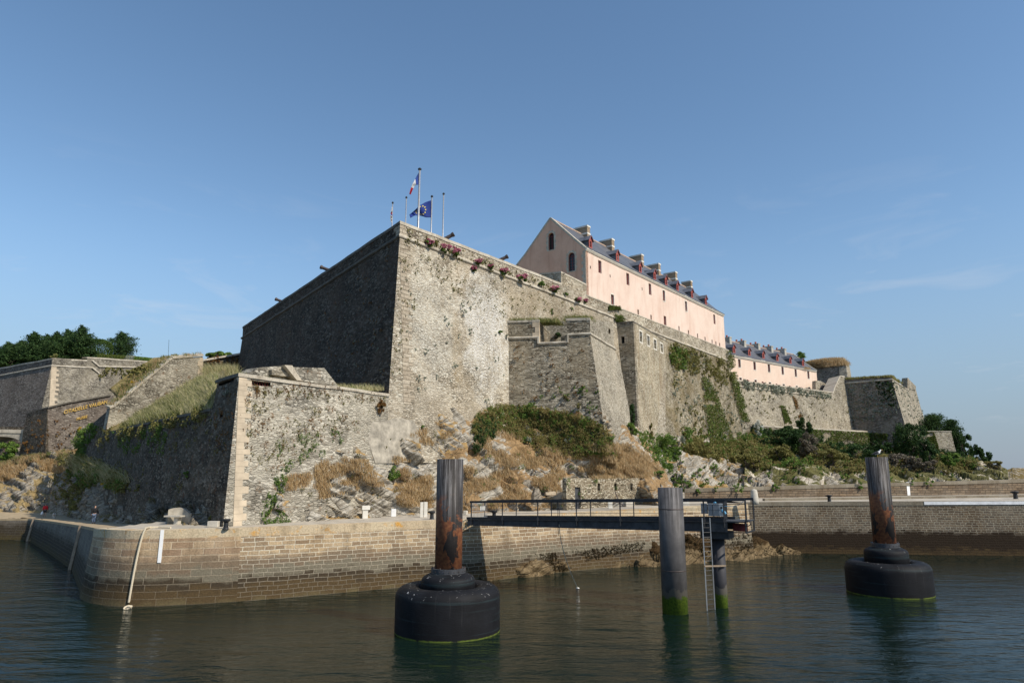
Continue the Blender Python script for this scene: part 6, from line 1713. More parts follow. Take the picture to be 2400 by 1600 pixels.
b = MB(); g0 = gp_(t_of(1307, 0), -.05, rh); b.tube([g0, g0 + V3(.05, 0, -.5), g0 + V3(.02, 0, -1.3), g0 + V3(.06, 0, -2.3)], .022, 5); b.tube([g0 + V3(.1, 0, 0), g0 + V3(.16, 0, -.8), g0 + V3(.12, 0, -1.5)], .02, 5); b.build('dark_tail', M['steel'], th_)

# timber guide beams on the shaded return wall
for i, ((x0, y0), (x1, y1)) in enumerate([((204, 1236), (169, 1334)), ((85, 1213), (62, 1268))]):
    w0 = onZ(x1, y1, 0); p1 = w0; k = int(np.argmin([np.linalg.norm((q - w0)[:2]) for q in lw])); t0 = lw_t[k] + ZU * .05
    b = MB(); nrm_ = -lin[k]; b.bar(lw_b[k] + nrm_ * .14, t0 + nrm_ * .06, .26, .2)
    b2_ = b.build('guide_beam', M['timber'], None, w0)
    tag(b2_, ['pale timber guide beam on the shaded wall, nearer the rounded quay corner', 'pale timber guide beam at the far end of the shaded return wall'][i], 'timber beam')

# ================================================================== FLAGS AND GUNS
def pole(x, ytop, Yoff, r, lab, yb=None):
    base = None; Y = Yoff
    top = onY(x, ytop, Y); zb = mt[2] + .4
    t = thing('flagpole', lab, 'flagpole', V3(top[0], Y, zb), 'flagpoles on the bastion point')
    b = MB(); b.lathe(V3(top[0], Y, zb), [(r * 1.25, 0), (r, .4), (r * .8, top[2] - zb)], 12); b.build('shaft', M['galv'], t, smooth=True)
    b = MB(); b.lathe(top, [(r * 1.6, -.1), (r * 1.7, 0), (r * .9, .1), (0, .13)], 12); b.build('finial', M['steel'], t); return top
Ym = mt[1]
T1 = pole(920.5, 475, Ym + 9, .07, 'short flagpole left of the bastion point, carrying a striped flag')
T2 = pole(952.5, 462.5, Ym + 8, .07, 'bare pole between the striped flag and the tall central mast')
T3 = pole(983.8, 396, Ym + 10, .13, 'tallest central mast flying the tricolour')
T4 = pole(1012.4, 460, Ym + 11, .09, 'pole right of the tall mast flying the starred blue flag')
T5 = pole(1039.8, 454, Ym + 14, .09, 'bare pole farthest right, beside the gun barrel')
def uvflag(name, lab, top, bot, Y, depth, mat, nu=28, nv=18, wav=.25):
    """cloth between an upper and a lower edge line, blown away from its pole"""
    tpx = np.array(top, float); bpx = np.array(bot, float); V = []; UV = []
    s_ = np.linspace(0, 1, nu)
    def at(a, s): x = np.linspace(0, 1, len(a)); return np.array([np.interp(s, x, a[:, 0]), np.interp(s, x, a[:, 1])])
    for j in range(nv):
        for s in s_:
            t = j / (nv - 1); p = at(tpx, s) * (1 - t) + at(bpx, s) * t
            dd = depth * s + wav * math.sin(s * 9 + t * 3) * s
            V.append(onY(p[0], p[1], Y + dd)); UV.append((s, 1 - t))
    F = [(j * nu + i, j * nu + i + 1, (j + 1) * nu + i + 1, (j + 1) * nu + i) for j in range(nv - 1) for i in range(nu - 1)]
    o = mk(name, V, F, mat, None, V[0], UV, smooth=True)
    md = o.modifiers.new('t', 'SOLIDIFY'); md.thickness = .02
    tag(o, lab, 'flag'); return o, (lambda s, t: onY(*(at(tpx, s) * (1 - t) + at(bpx, s) * t), Y + depth * s + wav * math.sin(s * 9 + t * 3) * s))
def flagmat(name, stops, axis=0, rot=0):
    m = NT(name); x = m.xyz(m.uv())[axis]
    nd = m.t.nodes.new('ShaderNodeValToRGB'); m.set(nd, 0, x); nd.color_ramp.interpolation = 'CONSTANT'; e = nd.color_ramp.elements
    while len(e) < len(stops): e.new(.5)
    for i, (p, c) in enumerate(stops): e[i].position = p; e[i].color = c + (1,)
    b = m.n('BsdfPrincipled'); m.set(b, 'Base Color', nd.outputs[0]); m.set(b, 'Roughness', .8); t = m.n('BsdfTranslucent'); m.set(t, 0, nd.outputs[0])
    mx = m.n('MixShader'); mx.inputs[0].default_value = .35; m.t.links.new(b.outputs[0], mx.inputs[1]); m.t.links.new(t.outputs[0], mx.inputs[2]); m.t.links.new(mx.outputs[0], m.out.inputs[0]); return m.mat
BL = (.025, .08, .36)
fr_m = flagmat('tricolour_cloth', [(0, BL), (.34, (.8, .8, .8)), (.67, (.62, .02, .035))])
uvflag('tricolour_flag', 'French tricolour hanging from the tallest mast', [(982.3, 403.5), (977, 412), (971.8, 422), (966, 433), (960.5, 450), (959, 455)], [(982.3, 433), (978, 433), (974, 434), (970, 438), (966, 447), (963, 456)], T3[1], -.6, fr_m)
eu_m = flagmat('blue_cloth', [(0, (.018, .055, .30)), (.99, (.018, .055, .30))])
euo, eup = uvflag('starred_flag', 'blue flag with a ring of yellow stars', [(1010.3, 469.5), (997, 474), (983, 482), (972, 493), (959.5, 503)], [(1011.4, 509.6), (998.5, 509.6), (985, 505.5), (972, 505), (962, 511)], T4[1], -.8, eu_m, nu=36, wav=.3)
Vs = []; Fs = []
st_m = plain('yellow_star_cloth', (.75, .62, .10), .8, var=.05)
for k in range(12):
    a = 2 * math.pi * k / 12; cs, ct_ = .47 + .22 * math.cos(a), .5 + .36 * math.sin(a)
    i0 = len(Vs)
    for side in (-.035, .05):
        j0 = len(Vs)
        for m_ in range(10):
            rr = (1 if m_ % 2 == 0 else .42); an = math.pi * m_ / 5 - math.pi / 2
            Vs.append(eup(cs + .042 * rr * math.cos(an), ct_ + .068 * rr * math.sin(an)) + V3(0, side, 0))
        Fs.append(tuple(range(j0, j0 + 10)))
mk('stars', Vs, Fs, st_m, euo)
bk = (.02, .02, .02); wh = (.75, .75, .75)
st = []
for i in range(9): st.append((i / 11, wh if i % 2 == 0 else bk))
st[5] = (5 / 11, (.05, .08, .4)); st[6] = (6 / 11, (.6, .05, .06))
br_m = flagmat('striped_cloth', [(p, c) for p, c in st], axis=1)
uvflag('striped_flag', 'furled black and white striped flag on the shortest pole', [(919.9, 483), (918.5, 486), (917, 492)], [(919.5, 520), (917, 522), (915, 512)], T1[1], -.3, br_m, nu=10, nv=34, wav=.12)

def cannon(tail, muz, Y, lab, out):
    m_ = onY(*muz, Y); t_ = onY(*tail, Y); 
    ax = unit(m_ - t_); L_ = 3.0
    base = m_ - ax * L_
    t = thing('cannon', lab, 'cannon', base, 'guns on the bastion parapet')
    b = MB(); b.lathe(base, [(.0, -.25), (.10, -.2), (.12, -.1), (.33, 0), (.34, .3), (.30, .9), (.30, 1.0), (.25, 1.05), (.19, 2.65), (.26, 2.85), (.26, 2.98), (.20, 3.0), (.10, 3.0), (.09, 2.7)], 20, axis=ax); b.build('barrel', M['gun'], t, smooth=False)
    b = MB(); 
    for s in (-1, 1):
        sd = unit(np.cross(ax, ZU)); q = base + ax * .9 + sd * s * .42 - ZU * .5; b.bar(q - ax * .8, q + ax * .9, .14, .6)
    b.build('carriage', M['timber'], t)
    return t
Yg = f_mp.p3(1050, 560)[1]
cannon((1046, 558.5), (1064, 548.5), Yg + .4, 'gun barrel over the sunlit parapet next to the flagpoles', 0)
cannon((1175, 608), (1190.5, 600.5), f_mp.p3(1182, 605)[1] + .4, 'gun barrel over the sunlit parapet near the pink gable', 0)
cannon((765, 631), (751, 625.5), f_lp.p3(758, 640)[1] + 1, 'gun barrel over the shaded parapet, nearer the point', 0)
cannon((659, 706), (645.5, 700.5), f_lp.p3(650, 712)[1] + 1, 'gun barrel over the shaded parapet, farther left', 0)

# ================================================================== GULL, PEOPLE, DOG
def skin_body(name, nodes, edges, mat, parent, sub=2, base=None):
    """nodes = [(pos, rx, ry)], one continuous surface grown round a skeleton"""
    me = bpy.data.meshes.new(name); o0 = ORI[parent.name] if parent is not None else base
    me.from_pydata([tuple(np.array(n[0]) ) for n in nodes], edges, [])
    o = bpy.data.objects.new(name, me); COL.objects.link(o)
    md = o.modifiers.new('s', 'SKIN')
    for i, n in enumerate(nodes):
        me.skin_vertices[0].data[i].radius = (n[1], n[2] if len(n) > 2 else n[1])
    me.skin_vertices[0].data[0].use_root = True
    s2 = o.modifiers.new('d', 'SUBSURF'); s2.levels = sub; s2.render_levels = sub
    dg = bpy.context.evaluated_depsgraph_get(); ev = bpy.data.meshes.new_from_object(o.evaluated_get(dg))
    bpy.data.objects.remove(o)
    ev.materials.clear(); ev.materials.append(mat); ev.polygons.foreach_set('use_smooth', np.ones(len(ev.polygons), dtype=bool))
    n = bpy.data.objects.new(name, ev)
    link(n, parent, base); return n
def xf(nodes, az, sc_=1.0):
    c, s = math.cos(R(-az)), math.sin(R(-az))
    return [((n[0][0] * c - n[0][1] * s, n[0][0] * s + n[0][1] * c, n[0][2]),) + tuple(n[1:]) for n in nodes]

pg = V3(cD2[0], cD2[1] - .3, zat(2056, 1071, Yd2)) + V3(-.05, 0, 0)
gu = thing('seagull', 'black-backed gull standing on top of the right mooring post', 'gull', pg)
GS = 1.18
G = [((-.02, 0, .24), .085, .095), ((.10, 0, .28), .07, .085), ((.16, 0, .36), .045), ((.19, 0, .43), .042, .045), ((.245, 0, .43), .02), ((-.14, 0, .20), .055, .06), ((-.26, 0, .165), .02, .03)]
skin_body('body', xf([(tuple(c_ * GS for c_ in n_[0]),) + tuple(r_ * GS for r_ in n_[1:]) for n_ in G], 8), [(0, 1), (1, 2), (2, 3), (3, 4), (0, 5), (5, 6)], M['gull_white'], gu)
for s in (-1, 1):
    W = [((.06, s * .075, .29), .04, .06), ((-.06, s * .085, .26), .03, .075), ((-.20, s * .06, .20), .022, .05), ((-.34, s * .03, .15), .012, .02)]
    skin_body('wing', xf([(tuple(c_ * GS for c_ in n_[0]),) + tuple(r_ * GS for r_ in n_[1:]) for n_ in W], 8), [(0, 1), (1, 2), (2, 3)], M['gull_black'], gu)
    b = MB(); b.tube([pg + V3(0 + .01 * s, s * .03, .20), pg + V3(.01 * s, s * .03, 0)], .012, 6); b.bar(pg + V3(-.01, s * .03, .006), pg + V3(.07, s * .04, .006), .05, .012); b.build('leg', M['yellow'], gu)
b = MB(); b.tube([pg + V3(.285, -.04, .508), pg + V3(.36, -.05, .50), pg + V3(.375, -.05, .478)], [.016, .012, .006], 6); b.build('beak', M['yellow'], gu)

def person(base, az, lab, top_m, leg_m, shin_skin, hair_m, pose, h=1.75, wide=1.0, carry=None):
    """az = facing, clockwise from +y; pose = dict(stride, armL, armR)"""
    k = h / 1.75; t = thing('person', lab, 'person', base)
    st = pose.get('stride', .16); lean = pose.get('lean', .02)
    def S(x, y, z): return (x * k, y * k, z * k)
    hipz = .92; w = wide
    aL, aR = pose.get('armL', .02), pose.get('armR', .02)
    N = [(S(0, 0, hipz), .15 * w * k, .11 * w * k), (S(0, .02, 1.12), .145 * w * k, .105 * w * k), (S(0, lean + .01, 1.32), .175 * w * k, .12 * k), (S(0, lean + .01, 1.44), .09 * k, .075 * k), (S(0, lean + .02, 1.52), .055 * k), (S(0, lean + .04, 1.60), .075 * k, .085 * k), (S(0, lean + .04, 1.69), .072 * k, .082 * k),
         (S(-.19, lean, 1.40), .058 * k), (S(-.25, aL * .4, 1.13), .045 * k), (S(-.27, aL + .07, .90), .033 * k), (S(-.27, aL + .10, .81), .034 * k, .022 * k),
         (S(.19, lean, 1.40), .058 * k), (S(.25, aR * .4, 1.13), .045 * k), (S(.27, aR + .07, .90), .033 * k), (S(.27, aR + .10, .81), .034 * k, .022 * k),
         (S(-.09, 0, .84), .088 * k), (S(-.095, st * .55 + .03, .48), .062 * k), (S(-.10, st * .95 - .02, .09), .042 * k), (S(-.10, st * .95 + .12, .035), .04 * k, .03 * k),
         (S(.09, 0, .84), .088 * k), (S(.095, -st * .35 + .04, .48), .062 * k), (S(.10, -st * 1.1, .10), .042 * k), (S(.10, -st * 1.1 + .13, .035), .04 * k, .03 * k)]
    E = [(0, 1), (1, 2), (2, 3), (3, 4), (4, 5), (5, 6), (2, 7), (7, 8), (8, 9), (9, 10), (2, 11), (11, 12), (12, 13), (13, 14), (0, 15), (15, 16), (16, 17), (17, 18), (0, 19), (19, 20), (20, 21), (21, 22)]
    skin_body('body', xf([(n_[0],) + tuple(r_ * (.8 if i_ < 3 else 1) for r_ in n_[1:]) for i_, n_ in enumerate(N)], az), E, M['skin'], t, 1)
    def sub(idx, grow, nm, mat):
        mp_ = {j: i for i, j in enumerate(idx)}
        nn = [(N[j][0], N[j][1] + grow, (N[j][2] if len(N[j]) > 2 else N[j][1]) + grow) for j in idx]
        ee = [(mp_[a], mp_[b_]) for a, b_ in E if a in mp_ and b_ in mp_]
        skin_body(nm, xf(nn, az), ee, mat, t, 1)
    sub([2, 0, 1, 7, 8, 9, 11, 12, 13, 3], .034, 'jacket', top_m)
    if shin_skin:
        K = list(N); 
        for a, b_ in ((15, 16), (19, 20)):
            N[b_] = (tuple(np.array(N[b_][0]) * .9 + np.array(N[a][0]) * .1), N[b_][1], N[b_][1])
        sub([0, 15, 16, 19, 20], .026, 'shorts', leg_m)
    else: sub([0, 15, 16, 17, 19, 20, 21], .022, 'trousers', leg_m)
    hd = N[6][0]
    skin_body('hair', xf([((hd[0], hd[1] - .02, hd[2] + .015), .078 * k, .082 * k), ((hd[0], hd[1] - .05, hd[2] - .07), .06 * k, .05 * k)], az), [(0, 1)], hair_m, t, 1)
    for a, b_ in ((17, 18), (21, 22)):
        skin_body('shoe', xf([(N[a][0][:2] + (.05,), .05 * k), (N[b_][0], .048 * k, .04 * k)], az), [(0, 1)], M['black_cloth'], t, 1)
    # face: nose, eyes; hands: fingers
    c_, s_ = math.cos(R(-az)), math.sin(R(-az))
    def W(x, y, z): return ORI[t.name] + V3(x * c_ - y * s_, x * s_ + y * c_, z)
    b = MB(); b.tube([W(0, hd[1] + .07, hd[2] - .045), W(0, hd[1] + .10, hd[2] - .075)], [.010, .016], 6); b.build('nose', M['skin'], t)
    for sx in (-1, 1):
        b = MB(); b.lathe(W(sx * .03, hd[1] + .074, hd[2] - .04), [(0, -.008), (.011, 0), (0, .008)], 6); b.build('eye', M['dark'], t)
    for hi in (10, 14):
        p = N[hi][0]; b = MB()
        for q in range(4): x0 = p[0] + (q - 1.5) * .017; b.tube([W(x0, p[1] + .0, p[2] - .01), W(x0, p[1] + .014, p[2] - .05), W(x0, p[1] + .0, p[2] - .082 + abs(q - 1.5) * .008)], [.009, .008, .006], 5)
        sx = 1 if p[0] < 0 else -1; b.tube([W(p[0] + sx * .02, p[1] + .01, p[2] + .01), W(p[0] + sx * .045, p[1] + .02, p[2] - .03)], [.01, .008], 5); b.build('fingers', M['skin'], t)
    return t, W, N
pr_ = onDeck(104, 1210); tr, Wr, Nr = person(pr_, 150, 'person in a red jacket and dark shorts carrying a white bag along the path', M['red_cloth'], M['dark_cloth'], True, M['hair'], dict(stride=.16, armL=.02, armR=.05), h=1.72, wide=1.15)
h_ = Nr[14][0]; b = MB(); hp = Wr(h_[0] + .02, h_[1], h_[2] - .04)
b.lathe(hp - ZU * .52, [(.02, 0), (.15, .02), (.19, .14), (.15, .32), (.05, .45), (.02, .52)], 12); tag(b.build('carrier_bag', M['bag'], None, hp, smooth=True), 'white plastic bag in the hand of the person in red', 'bag')
pbk = onDeck(219, 1226.5); person(pbk, -20, 'person in a black top and jeans walking away along the shaded wall', M['black_cloth'], M['denim'], False, M['hair'], dict(stride=.12, armL=-.02, armR=.12), h=1.78, wide=1.05)
pd_ = onDeck(127, 1215)
dg_ = thing('dog', 'small shaggy white dog on the path beside the person in red', 'dog', pd_)
Dn = [((0, 0, .40), .13, .14), ((0, .22, .42), .13, .15), ((0, .38, .50), .09), ((0, .50, .60), .085, .09), ((0, .62, .57), .045), ((0, -.20, .42), .11, .12), ((0, -.32, .50), .03), ((.04, -.42, .64), .03),
      ((-.08, .24, .30), .055), ((-.09, .25, .15), .035), ((-.09, .27, .02), .035), ((.08, .22, .30), .055), ((.09, .20, .15), .035), ((.09, .22, .02), .035),
      ((-.08, -.20, .32), .065), ((-.09, -.14, .22), .04), ((-.09, -.26, .14), .03), ((-.09, -.22, .02), .033), ((.08, -.20, .32), .065), ((.09, -.16, .22), .04), ((.09, -.28, .14), .03), ((.09, -.24, .02), .033), ((-.05, .48, .68), .03), ((.05, .48, .68), .03)]
De = [(0, 1), (1, 2), (2, 3), (3, 4), (0, 5), (5, 6), (6, 7), (1, 8), (8, 9), (9, 10), (1, 11), (11, 12), (12, 13), (5, 14), (14, 15), (15, 16), (16, 17), (5, 18), (18, 19), (19, 20), (20, 21), (3, 22), (3, 23)]
skin_body('body', xf([(tuple(c_ * 1.05 for c_ in n_[0]),) + tuple(r_ * 1.45 for r_ in n_[1:]) for n_ in Dn], 160), De, plain('dog_fur', (.62, .60, .56), .95, var=.3, scale=9, bump=.6), dg_, 1)

# ================================================================== VEGETATION
_V = []; _F = []
for V, F in RECV:
    k = len(_V); _V.extend([tuple(v) for v in V]); _F.extend([tuple(i + k for i in f) for f in F])
BV = BVHTree.FromPolygons(_V, _F)
def hit(x, y):
    d = Vector(ray(x, y)).normalized()
    r = BV.ray_cast(Vector(C0), d, 600)
    if r[0] is None: return None
    n = np.array(r[1]); p = np.array(r[0])
    if np.dot(n, C0 - p) < 0: n = -n
    return p, n
def inpoly(x, y, P):
    c = False; j = len(P) - 1
    for i in range(len(P)):
        if (P[i][1] > y) != (P[j][1] > y) and x < (P[j][0] - P[i][0]) * (y - P[i][1]) / (P[j][1] - P[i][1] + 1e-9) + P[i][0]: c = not c
        j = i
    return c
def pick(poly, n, patch=0, thr=.5, seed=0, up=None):
    xs = [p[0] for p in poly]; ys = [p[1] for p in poly]; out = []
    r = random.Random(seed + int(sum(xs)))
    for _ in range(n * 4):
        if len(out) >= n: break
        x, y = r.uniform(min(xs), max(xs)), r.uniform(min(ys), max(ys))
        if not inpoly(x, y, poly): continue
        if patch and noise.noise(Vector((x * patch, y * patch * 1.5, seed))) * .5 + .5 < thr: continue
        h = hit(x, y)
        if h and (up is None or h[1][2] > up): out.append(h)
    return out
def leaf_mesh(name, pts, s, mat, parent=None, base=None, asp=.55, up=0.0):
    P = np.asarray(pts, float).reshape(-1, 3); n = len(P)
    s = (np.asarray(s) * rng.uniform(.6, 1.35, n))[:, None]
    a = rng.normal(size=(n, 3)); a /= np.linalg.norm(a, axis=1, keepdims=True)
    if up: a[:, 2] = np.abs(a[:, 2]) + up; a /= np.linalg.norm(a, axis=1, keepdims=True)
    b = np.cross(a, rng.normal(size=(n, 3))); b /= np.maximum(np.linalg.norm(b, axis=1, keepdims=True), 1e-6)
    V = np.stack([P - a * s, P + b * s * asp, P + a * s, P - b * s * asp], 1).reshape(-1, 3)
    F = np.arange(n * 4).reshape(n, 4)
    return mk(name, V, F, mat, parent, base)
def grass_mesh(name, bases, h, w, mat, parent=None, base=None, per=7, spread=.16, wind=(-.25, .05), heads=0):
    B = np.repeat(np.asarray(bases, float), per, axis=0); n = len(B)
    B = B + rng.normal(size=(n, 3)) * np.array([spread, spread, .02])
    hh = h * rng.uniform(.45, 1.25, n)[:, None]
    d = np.stack([rng.normal(wind[0], .28, n), rng.normal(wind[1], .28, n), np.ones(n)], 1)
    a = rng.uniform(0, math.pi, n); sd = np.stack([np.cos(a), np.sin(a) * .4, np.zeros(n)], 1) * w
    m = B + d * hh * .55; t = B + (d * [1.5, 1.5, 1]) * hh
    V = np.stack([B - sd - [0, 0, .05], B + sd - [0, 0, .05], m + sd * .8, t + sd * .15, t - sd * .15, m - sd * .8], 1).reshape(-1, 3)
    i = np.arange(n)[:, None] * 6
    F = np.concatenate([i + [0, 1, 2, 5], i + [5, 2, 3, 4]], 0)
    return mk(name, V, F, mat, parent, base)
def cl(c, rx, ry, rz, n, m=None, k=.32, flat=0):
    """leaf points in m sub-clumps inside an ellipsoid, biased outward, gaps between"""
    m = m or max(5, int(n / 90)); c = np.asarray(c, float)
    u = rng.normal(size=(m, 3)); u /= np.linalg.norm(u, axis=1, keepdims=True); u *= rng.uniform(.35, 1.0, m)[:, None] ** .6
    if flat: u[:, 2] = np.abs(u[:, 2]) - .15
    cs = u * [rx, ry, rz]; sz = rng.uniform(.6, 1.25, m)
    idx = rng.integers(0, m, n); g = rng.normal(size=(n, 3)); g /= np.maximum(np.linalg.norm(g, axis=1, keepdims=True), 1e-6); g *= (rng.uniform(.25, 1, n) ** .5)[:, None]
    return c + cs[idx] + g * (np.array([rx, ry, rz]) * k) * sz[idx][:, None]
def pxw(w, Y): return w * Y * .985 / 1600.

def stuff(o, label, cat): return tag(o, label, cat, None, 'stuff')
def P_(l): return [h[0] for h in l]

# dry grass on the slopes
g1 = P_(pick([(1090, 1100), (1180, 1050), (1300, 1050), (1430, 1030), (1500, 1050), (1560, 1110), (1510, 1118), (1340, 1120), (1320, 1190), (1110, 1195)], 3400, .022, .52, 3)) + \
     P_(pick([(1390, 1040), (1480, 1050), (1558, 1105), (1520, 1120), (1380, 1122)], 3200)) + P_(pick([(1120, 1000), (1240, 1020), (1330, 1060), (1250, 1100), (1110, 1090)], 700, .02, .55, 5))
stuff(grass_mesh('dry_grass', g1, .34, .022, M['gr_dry'], per=8), 'golden dry grass covering the slope below the small grey bastion', 'dry grass')
g2 = P_(pick([(740, 1085), (790, 1075), (840, 1120), (835, 1150), (750, 1170), (735, 1120)], 700, .03, .45, 3)) + P_(pick([(800, 1075), (860, 1080), (900, 1140), (870, 1140), (830, 1110)], 350)) + \
     P_(pick([(935, 1135), (1010, 1110), (1012, 1190), (935, 1185)], 1100)) + P_(pick([(670, 1115), (730, 1110), (720, 1140), (672, 1150)], 240)) + \
     P_(pick([(960, 1020), (1020, 990), (1070, 1010), (1010, 1060)], 260, .03, .5, 4)) + P_(pick([(1060, 1110), (1100, 1140), (1090, 1200), (1060, 1195)], 200)) + P_(pick([(900, 1060), (960, 1080), (960, 1130), (900, 1110)], 150, .03, .5, 8))
stuff(grass_mesh('dry_grass', g2, .26, .022, M['gr_dry'], per=8), 'tan dry grass in the hollows of the pale rock outcrop', 'dry grass')
g3 = P_(pick([(290, 1000), (340, 965), (400, 925), (470, 885), (512, 880), (505, 950), (495, 962), (380, 986), (300, 1004)], 2600, up=.3))
stuff(grass_mesh('tall_grass', g3[:1500], .6, .03, M['gr_pale'], per=7), 'tall pale seeding grass on the bank above the shaded wall', 'tall grass')
stuff(grass_mesh('green_grass', P_(pick([(285, 1004), (330, 965), (420, 930), (440, 960), (400, 984), (300, 1008)], 900, up=.3)) + g3[1500:2000], .45, .035, M['gr_green'], per=8), 'green grass at the lower left of the grassy bank', 'grass')
g4 = P_(pick([(186, 1040), (225, 990), (262, 955), (340, 895), (405, 843), (470, 833), (468, 824), (385, 833), (320, 875), (245, 938), (205, 970), (178, 1000)], 1500, up=.3))
stuff(grass_mesh('rampart_grass', g4, .30, .03, M['gr_green'], per=6), 'mixed green grass on the steep strip left of the ramp wall', 'grass')
stuff(grass_mesh('rampart_dry_grass', P_(pick([(225, 990), (262, 955), (340, 895), (405, 843), (470, 833), (468, 824), (385, 833), (300, 890)], 700, 0, .5, 9, up=.3)), .32, .03, M['gr_dry'], per=6), 'rusty dry grass along the edge of the ramp wall', 'dry grass')
g5 = P_(pick([(0, 1090), (60, 1072), (180, 1055), (178, 1090), (140, 1110), (90, 1100), (0, 1130)], 2200, .02, .42, 2))
stuff(grass_mesh('hill_grass', g5, .5, .045, M['gr_dry'], per=6), 'dry yellow grass on the hillside at far left', 'dry grass')
stuff(grass_mesh('hill_green_grass', P_(pick([(0, 1078), (60, 1068), (120, 1062), (110, 1075), (0, 1095)], 350)), .4, .045, M['gr_green'], per=7), 'green grass at the foot of the sign wall', 'grass')
# long turf on the redoubt, along far parapets, on bastion roof earth
gt1 = P_(pick([(1880, 866), (1905, 845), (1975, 838), (1991, 857), (1983, 856), (1905, 864)], 1500))
stuff(grass_mesh('turf_grass', gt1, .5, .05, M['gr_dry'], per=8, spread=.5), 'long brown grass crowning the stone redoubt', 'dry grass')
ends = []
for i in range(260):
    f = random.random(); a = f_3lp.p3(1984 + (2091 - 1984) * f, 889 - 6 * f); ends.append(a - f_3lp.nh * random.uniform(.1, 1.0))
for i in range(90):
    f = random.random(); ends.append(f_3rp.p3(2091 + 22 * f, 883 + 16 * f) - f_3rp.nh * random.uniform(.0, .8))
stuff(grass_mesh('parapet_grass', ends, .55, .06, M['lf_olive'], per=8, spread=.3), 'ragged brown grass along the top of the far bastion', 'grass')
gb = [f_bfp.p3(1180 + 130 * random.random(), 753) - f_bfp.nh * random.uniform(.3, 2.2) for _ in range(260)] + [f_bfp.p3(1325 + 60 * random.random(), 747) - f_bfp.nh * random.uniform(.3, 2) for _ in range(110)]
stuff(grass_mesh('bastion_grass', gb, .55, .03, M['gr_green'], per=9, spread=.2), 'green and pinkish grass on top of the small grey bastion', 'grass')
tb_ = [f_lr.p3(800 + 110 * random.random(), 912) - f_lr.nh * random.uniform(.4, 2.5) for _ in range(150)] + [f_lr.pt(random.uniform(.5, 12), .1) - f_lr.nh * random.uniform(1.5, 4) for _ in range(160)]
stuff(grass_mesh('coping_grass', tb_, .55, .02, M['gr_pale'], per=6), 'thin pale grass behind the coping of the low bastion', 'grass')
tb2 = [onY(480 + 75 * random.random(), 872 + 8 * random.random(), f_rw.p3(475, 850)[1] + random.uniform(-2, 3)) for _ in range(300)]
stuff(grass_mesh('seed_grass', tb2, 1.3, .022, M['gr_pale'], per=5, spread=.3), 'tall dry seed heads against the shaded shoulder wall', 'tall grass')

def tufts(name, lst, rmin, rmax, leaf, per, mat, label, cat, out=.6, hang=0.0):
    pts = []
    if rmax < .5 and leaf < .1: leaf *= .62; per = int(per * 1.5); rmin *= .7; rmax *= .78
    for p, n in lst:
        r = rmin + (rmax - rmin) * random.random() ** 2.2
        k = max(5, int(per * (r / rmax)))
        pts.append(cl(p + n * r * out * .5 - ZU * hang * r, r, r * .7, r * (1 + hang), k, m=max(3, k // 12)))
    return stuff(leaf_mesh(name, np.concatenate(pts), leaf, mat), label, cat)
# rusty and green tufts rooted in the walls
tufts('wall_tufts', pick([(565, 905), (905, 930), (905, 985), (860, 990), (700, 1060), (650, 1110), (575, 1080), (560, 960)], 120, .011, .48, 1) + pick([(570, 895), (760, 900), (905, 926), (905, 945), (700, 920), (575, 925)], 90) + pick([(570, 915), (610, 910), (640, 1010), (600, 1010)], 26), .07, .36, .05, 90, M['lf_rust'],
      'rusty red-brown tufts growing out of the sunlit low bastion face', 'wall plants', hang=.3)
tufts('wall_tufts', pick([(575, 940), (880, 960), (860, 990), (700, 1060), (640, 1120), (575, 1050)], 190, .014, .45, 41) + pick([(575, 900), (905, 932), (900, 950), (600, 925)], 90), .06, .30, .05, 80, M['lf_olive'], 'olive brown tufts between the rusty ones on the sunlit low bastion face', 'wall plants', hang=.3)
tufts('wall_tufts', pick([(640, 1040), (790, 990), (800, 1040), (700, 1090), (640, 1150), (620, 1225), (600, 1220), (640, 1100)], 55), .10, .42, .06, 120, M['lf_green'], 'fresh green tufts low on the sunlit low bastion face', 'wall plants', hang=.3)
tufts('ivy_tufts', pick([(622, 1165), (645, 1150), (640, 1225), (622, 1228)], 30) + pick([(640, 1120), (665, 1090), (680, 1075), (670, 1130), (650, 1180), (640, 1228), (690, 1226), (660, 1200)], 45), .15, .38, .06, 130, M['lf_green'], 'green creeping plants where the low bastion meets the rock', 'creeper')
tufts('shade_tufts', pick([(250, 1012), (500, 965), (555, 890), (540, 1080), (440, 1170), (250, 1110), (190, 1060)], 120, .012, .42, 2), .08, .42, .06, 80, M['lf_olive'], 'olive and brown tufts on the shaded low bastion face', 'wall plants', hang=.2)
tufts('shade_tufts', pick([(525, 900), (558, 890), (545, 1010), (515, 1100), (500, 1000)], 60), .07, .30, .05, 70, M['lf_rust'], 'rust coloured tufts beside the pale corner stones on the shaded side', 'wall plants', hang=.5)
tufts('edge_plants', pick([(240, 1000), (300, 1000), (495, 958), (495, 975), (400, 1000), (300, 1030), (240, 1035)], 60), .25, .65, .08, 190, M['lf_olive'], 'bushy growth hanging over the coping of the shaded wall', 'wall plants', hang=.4)
tufts('edge_plants', pick([(245, 1000), (330, 995), (420, 985), (380, 1060), (300, 1050)], 16), .3, .7, .08, 260, M['lf_green'], 'green plants trailing down the shaded wall', 'wall plants', hang=.8)
tufts('main_tufts', pick([(950, 580), (1200, 665), (1400, 745), (1190, 740), (1160, 760), (1000, 640)], 130, .012, .40, 7) + pick([(945, 560), (985, 575), (975, 700), (935, 880), (915, 900), (920, 700)], 70), .09, .45, .08, 60, M['lf_olive'], 'small olive tufts scattered over the upper sunlit face of the tall bastion', 'wall plants')
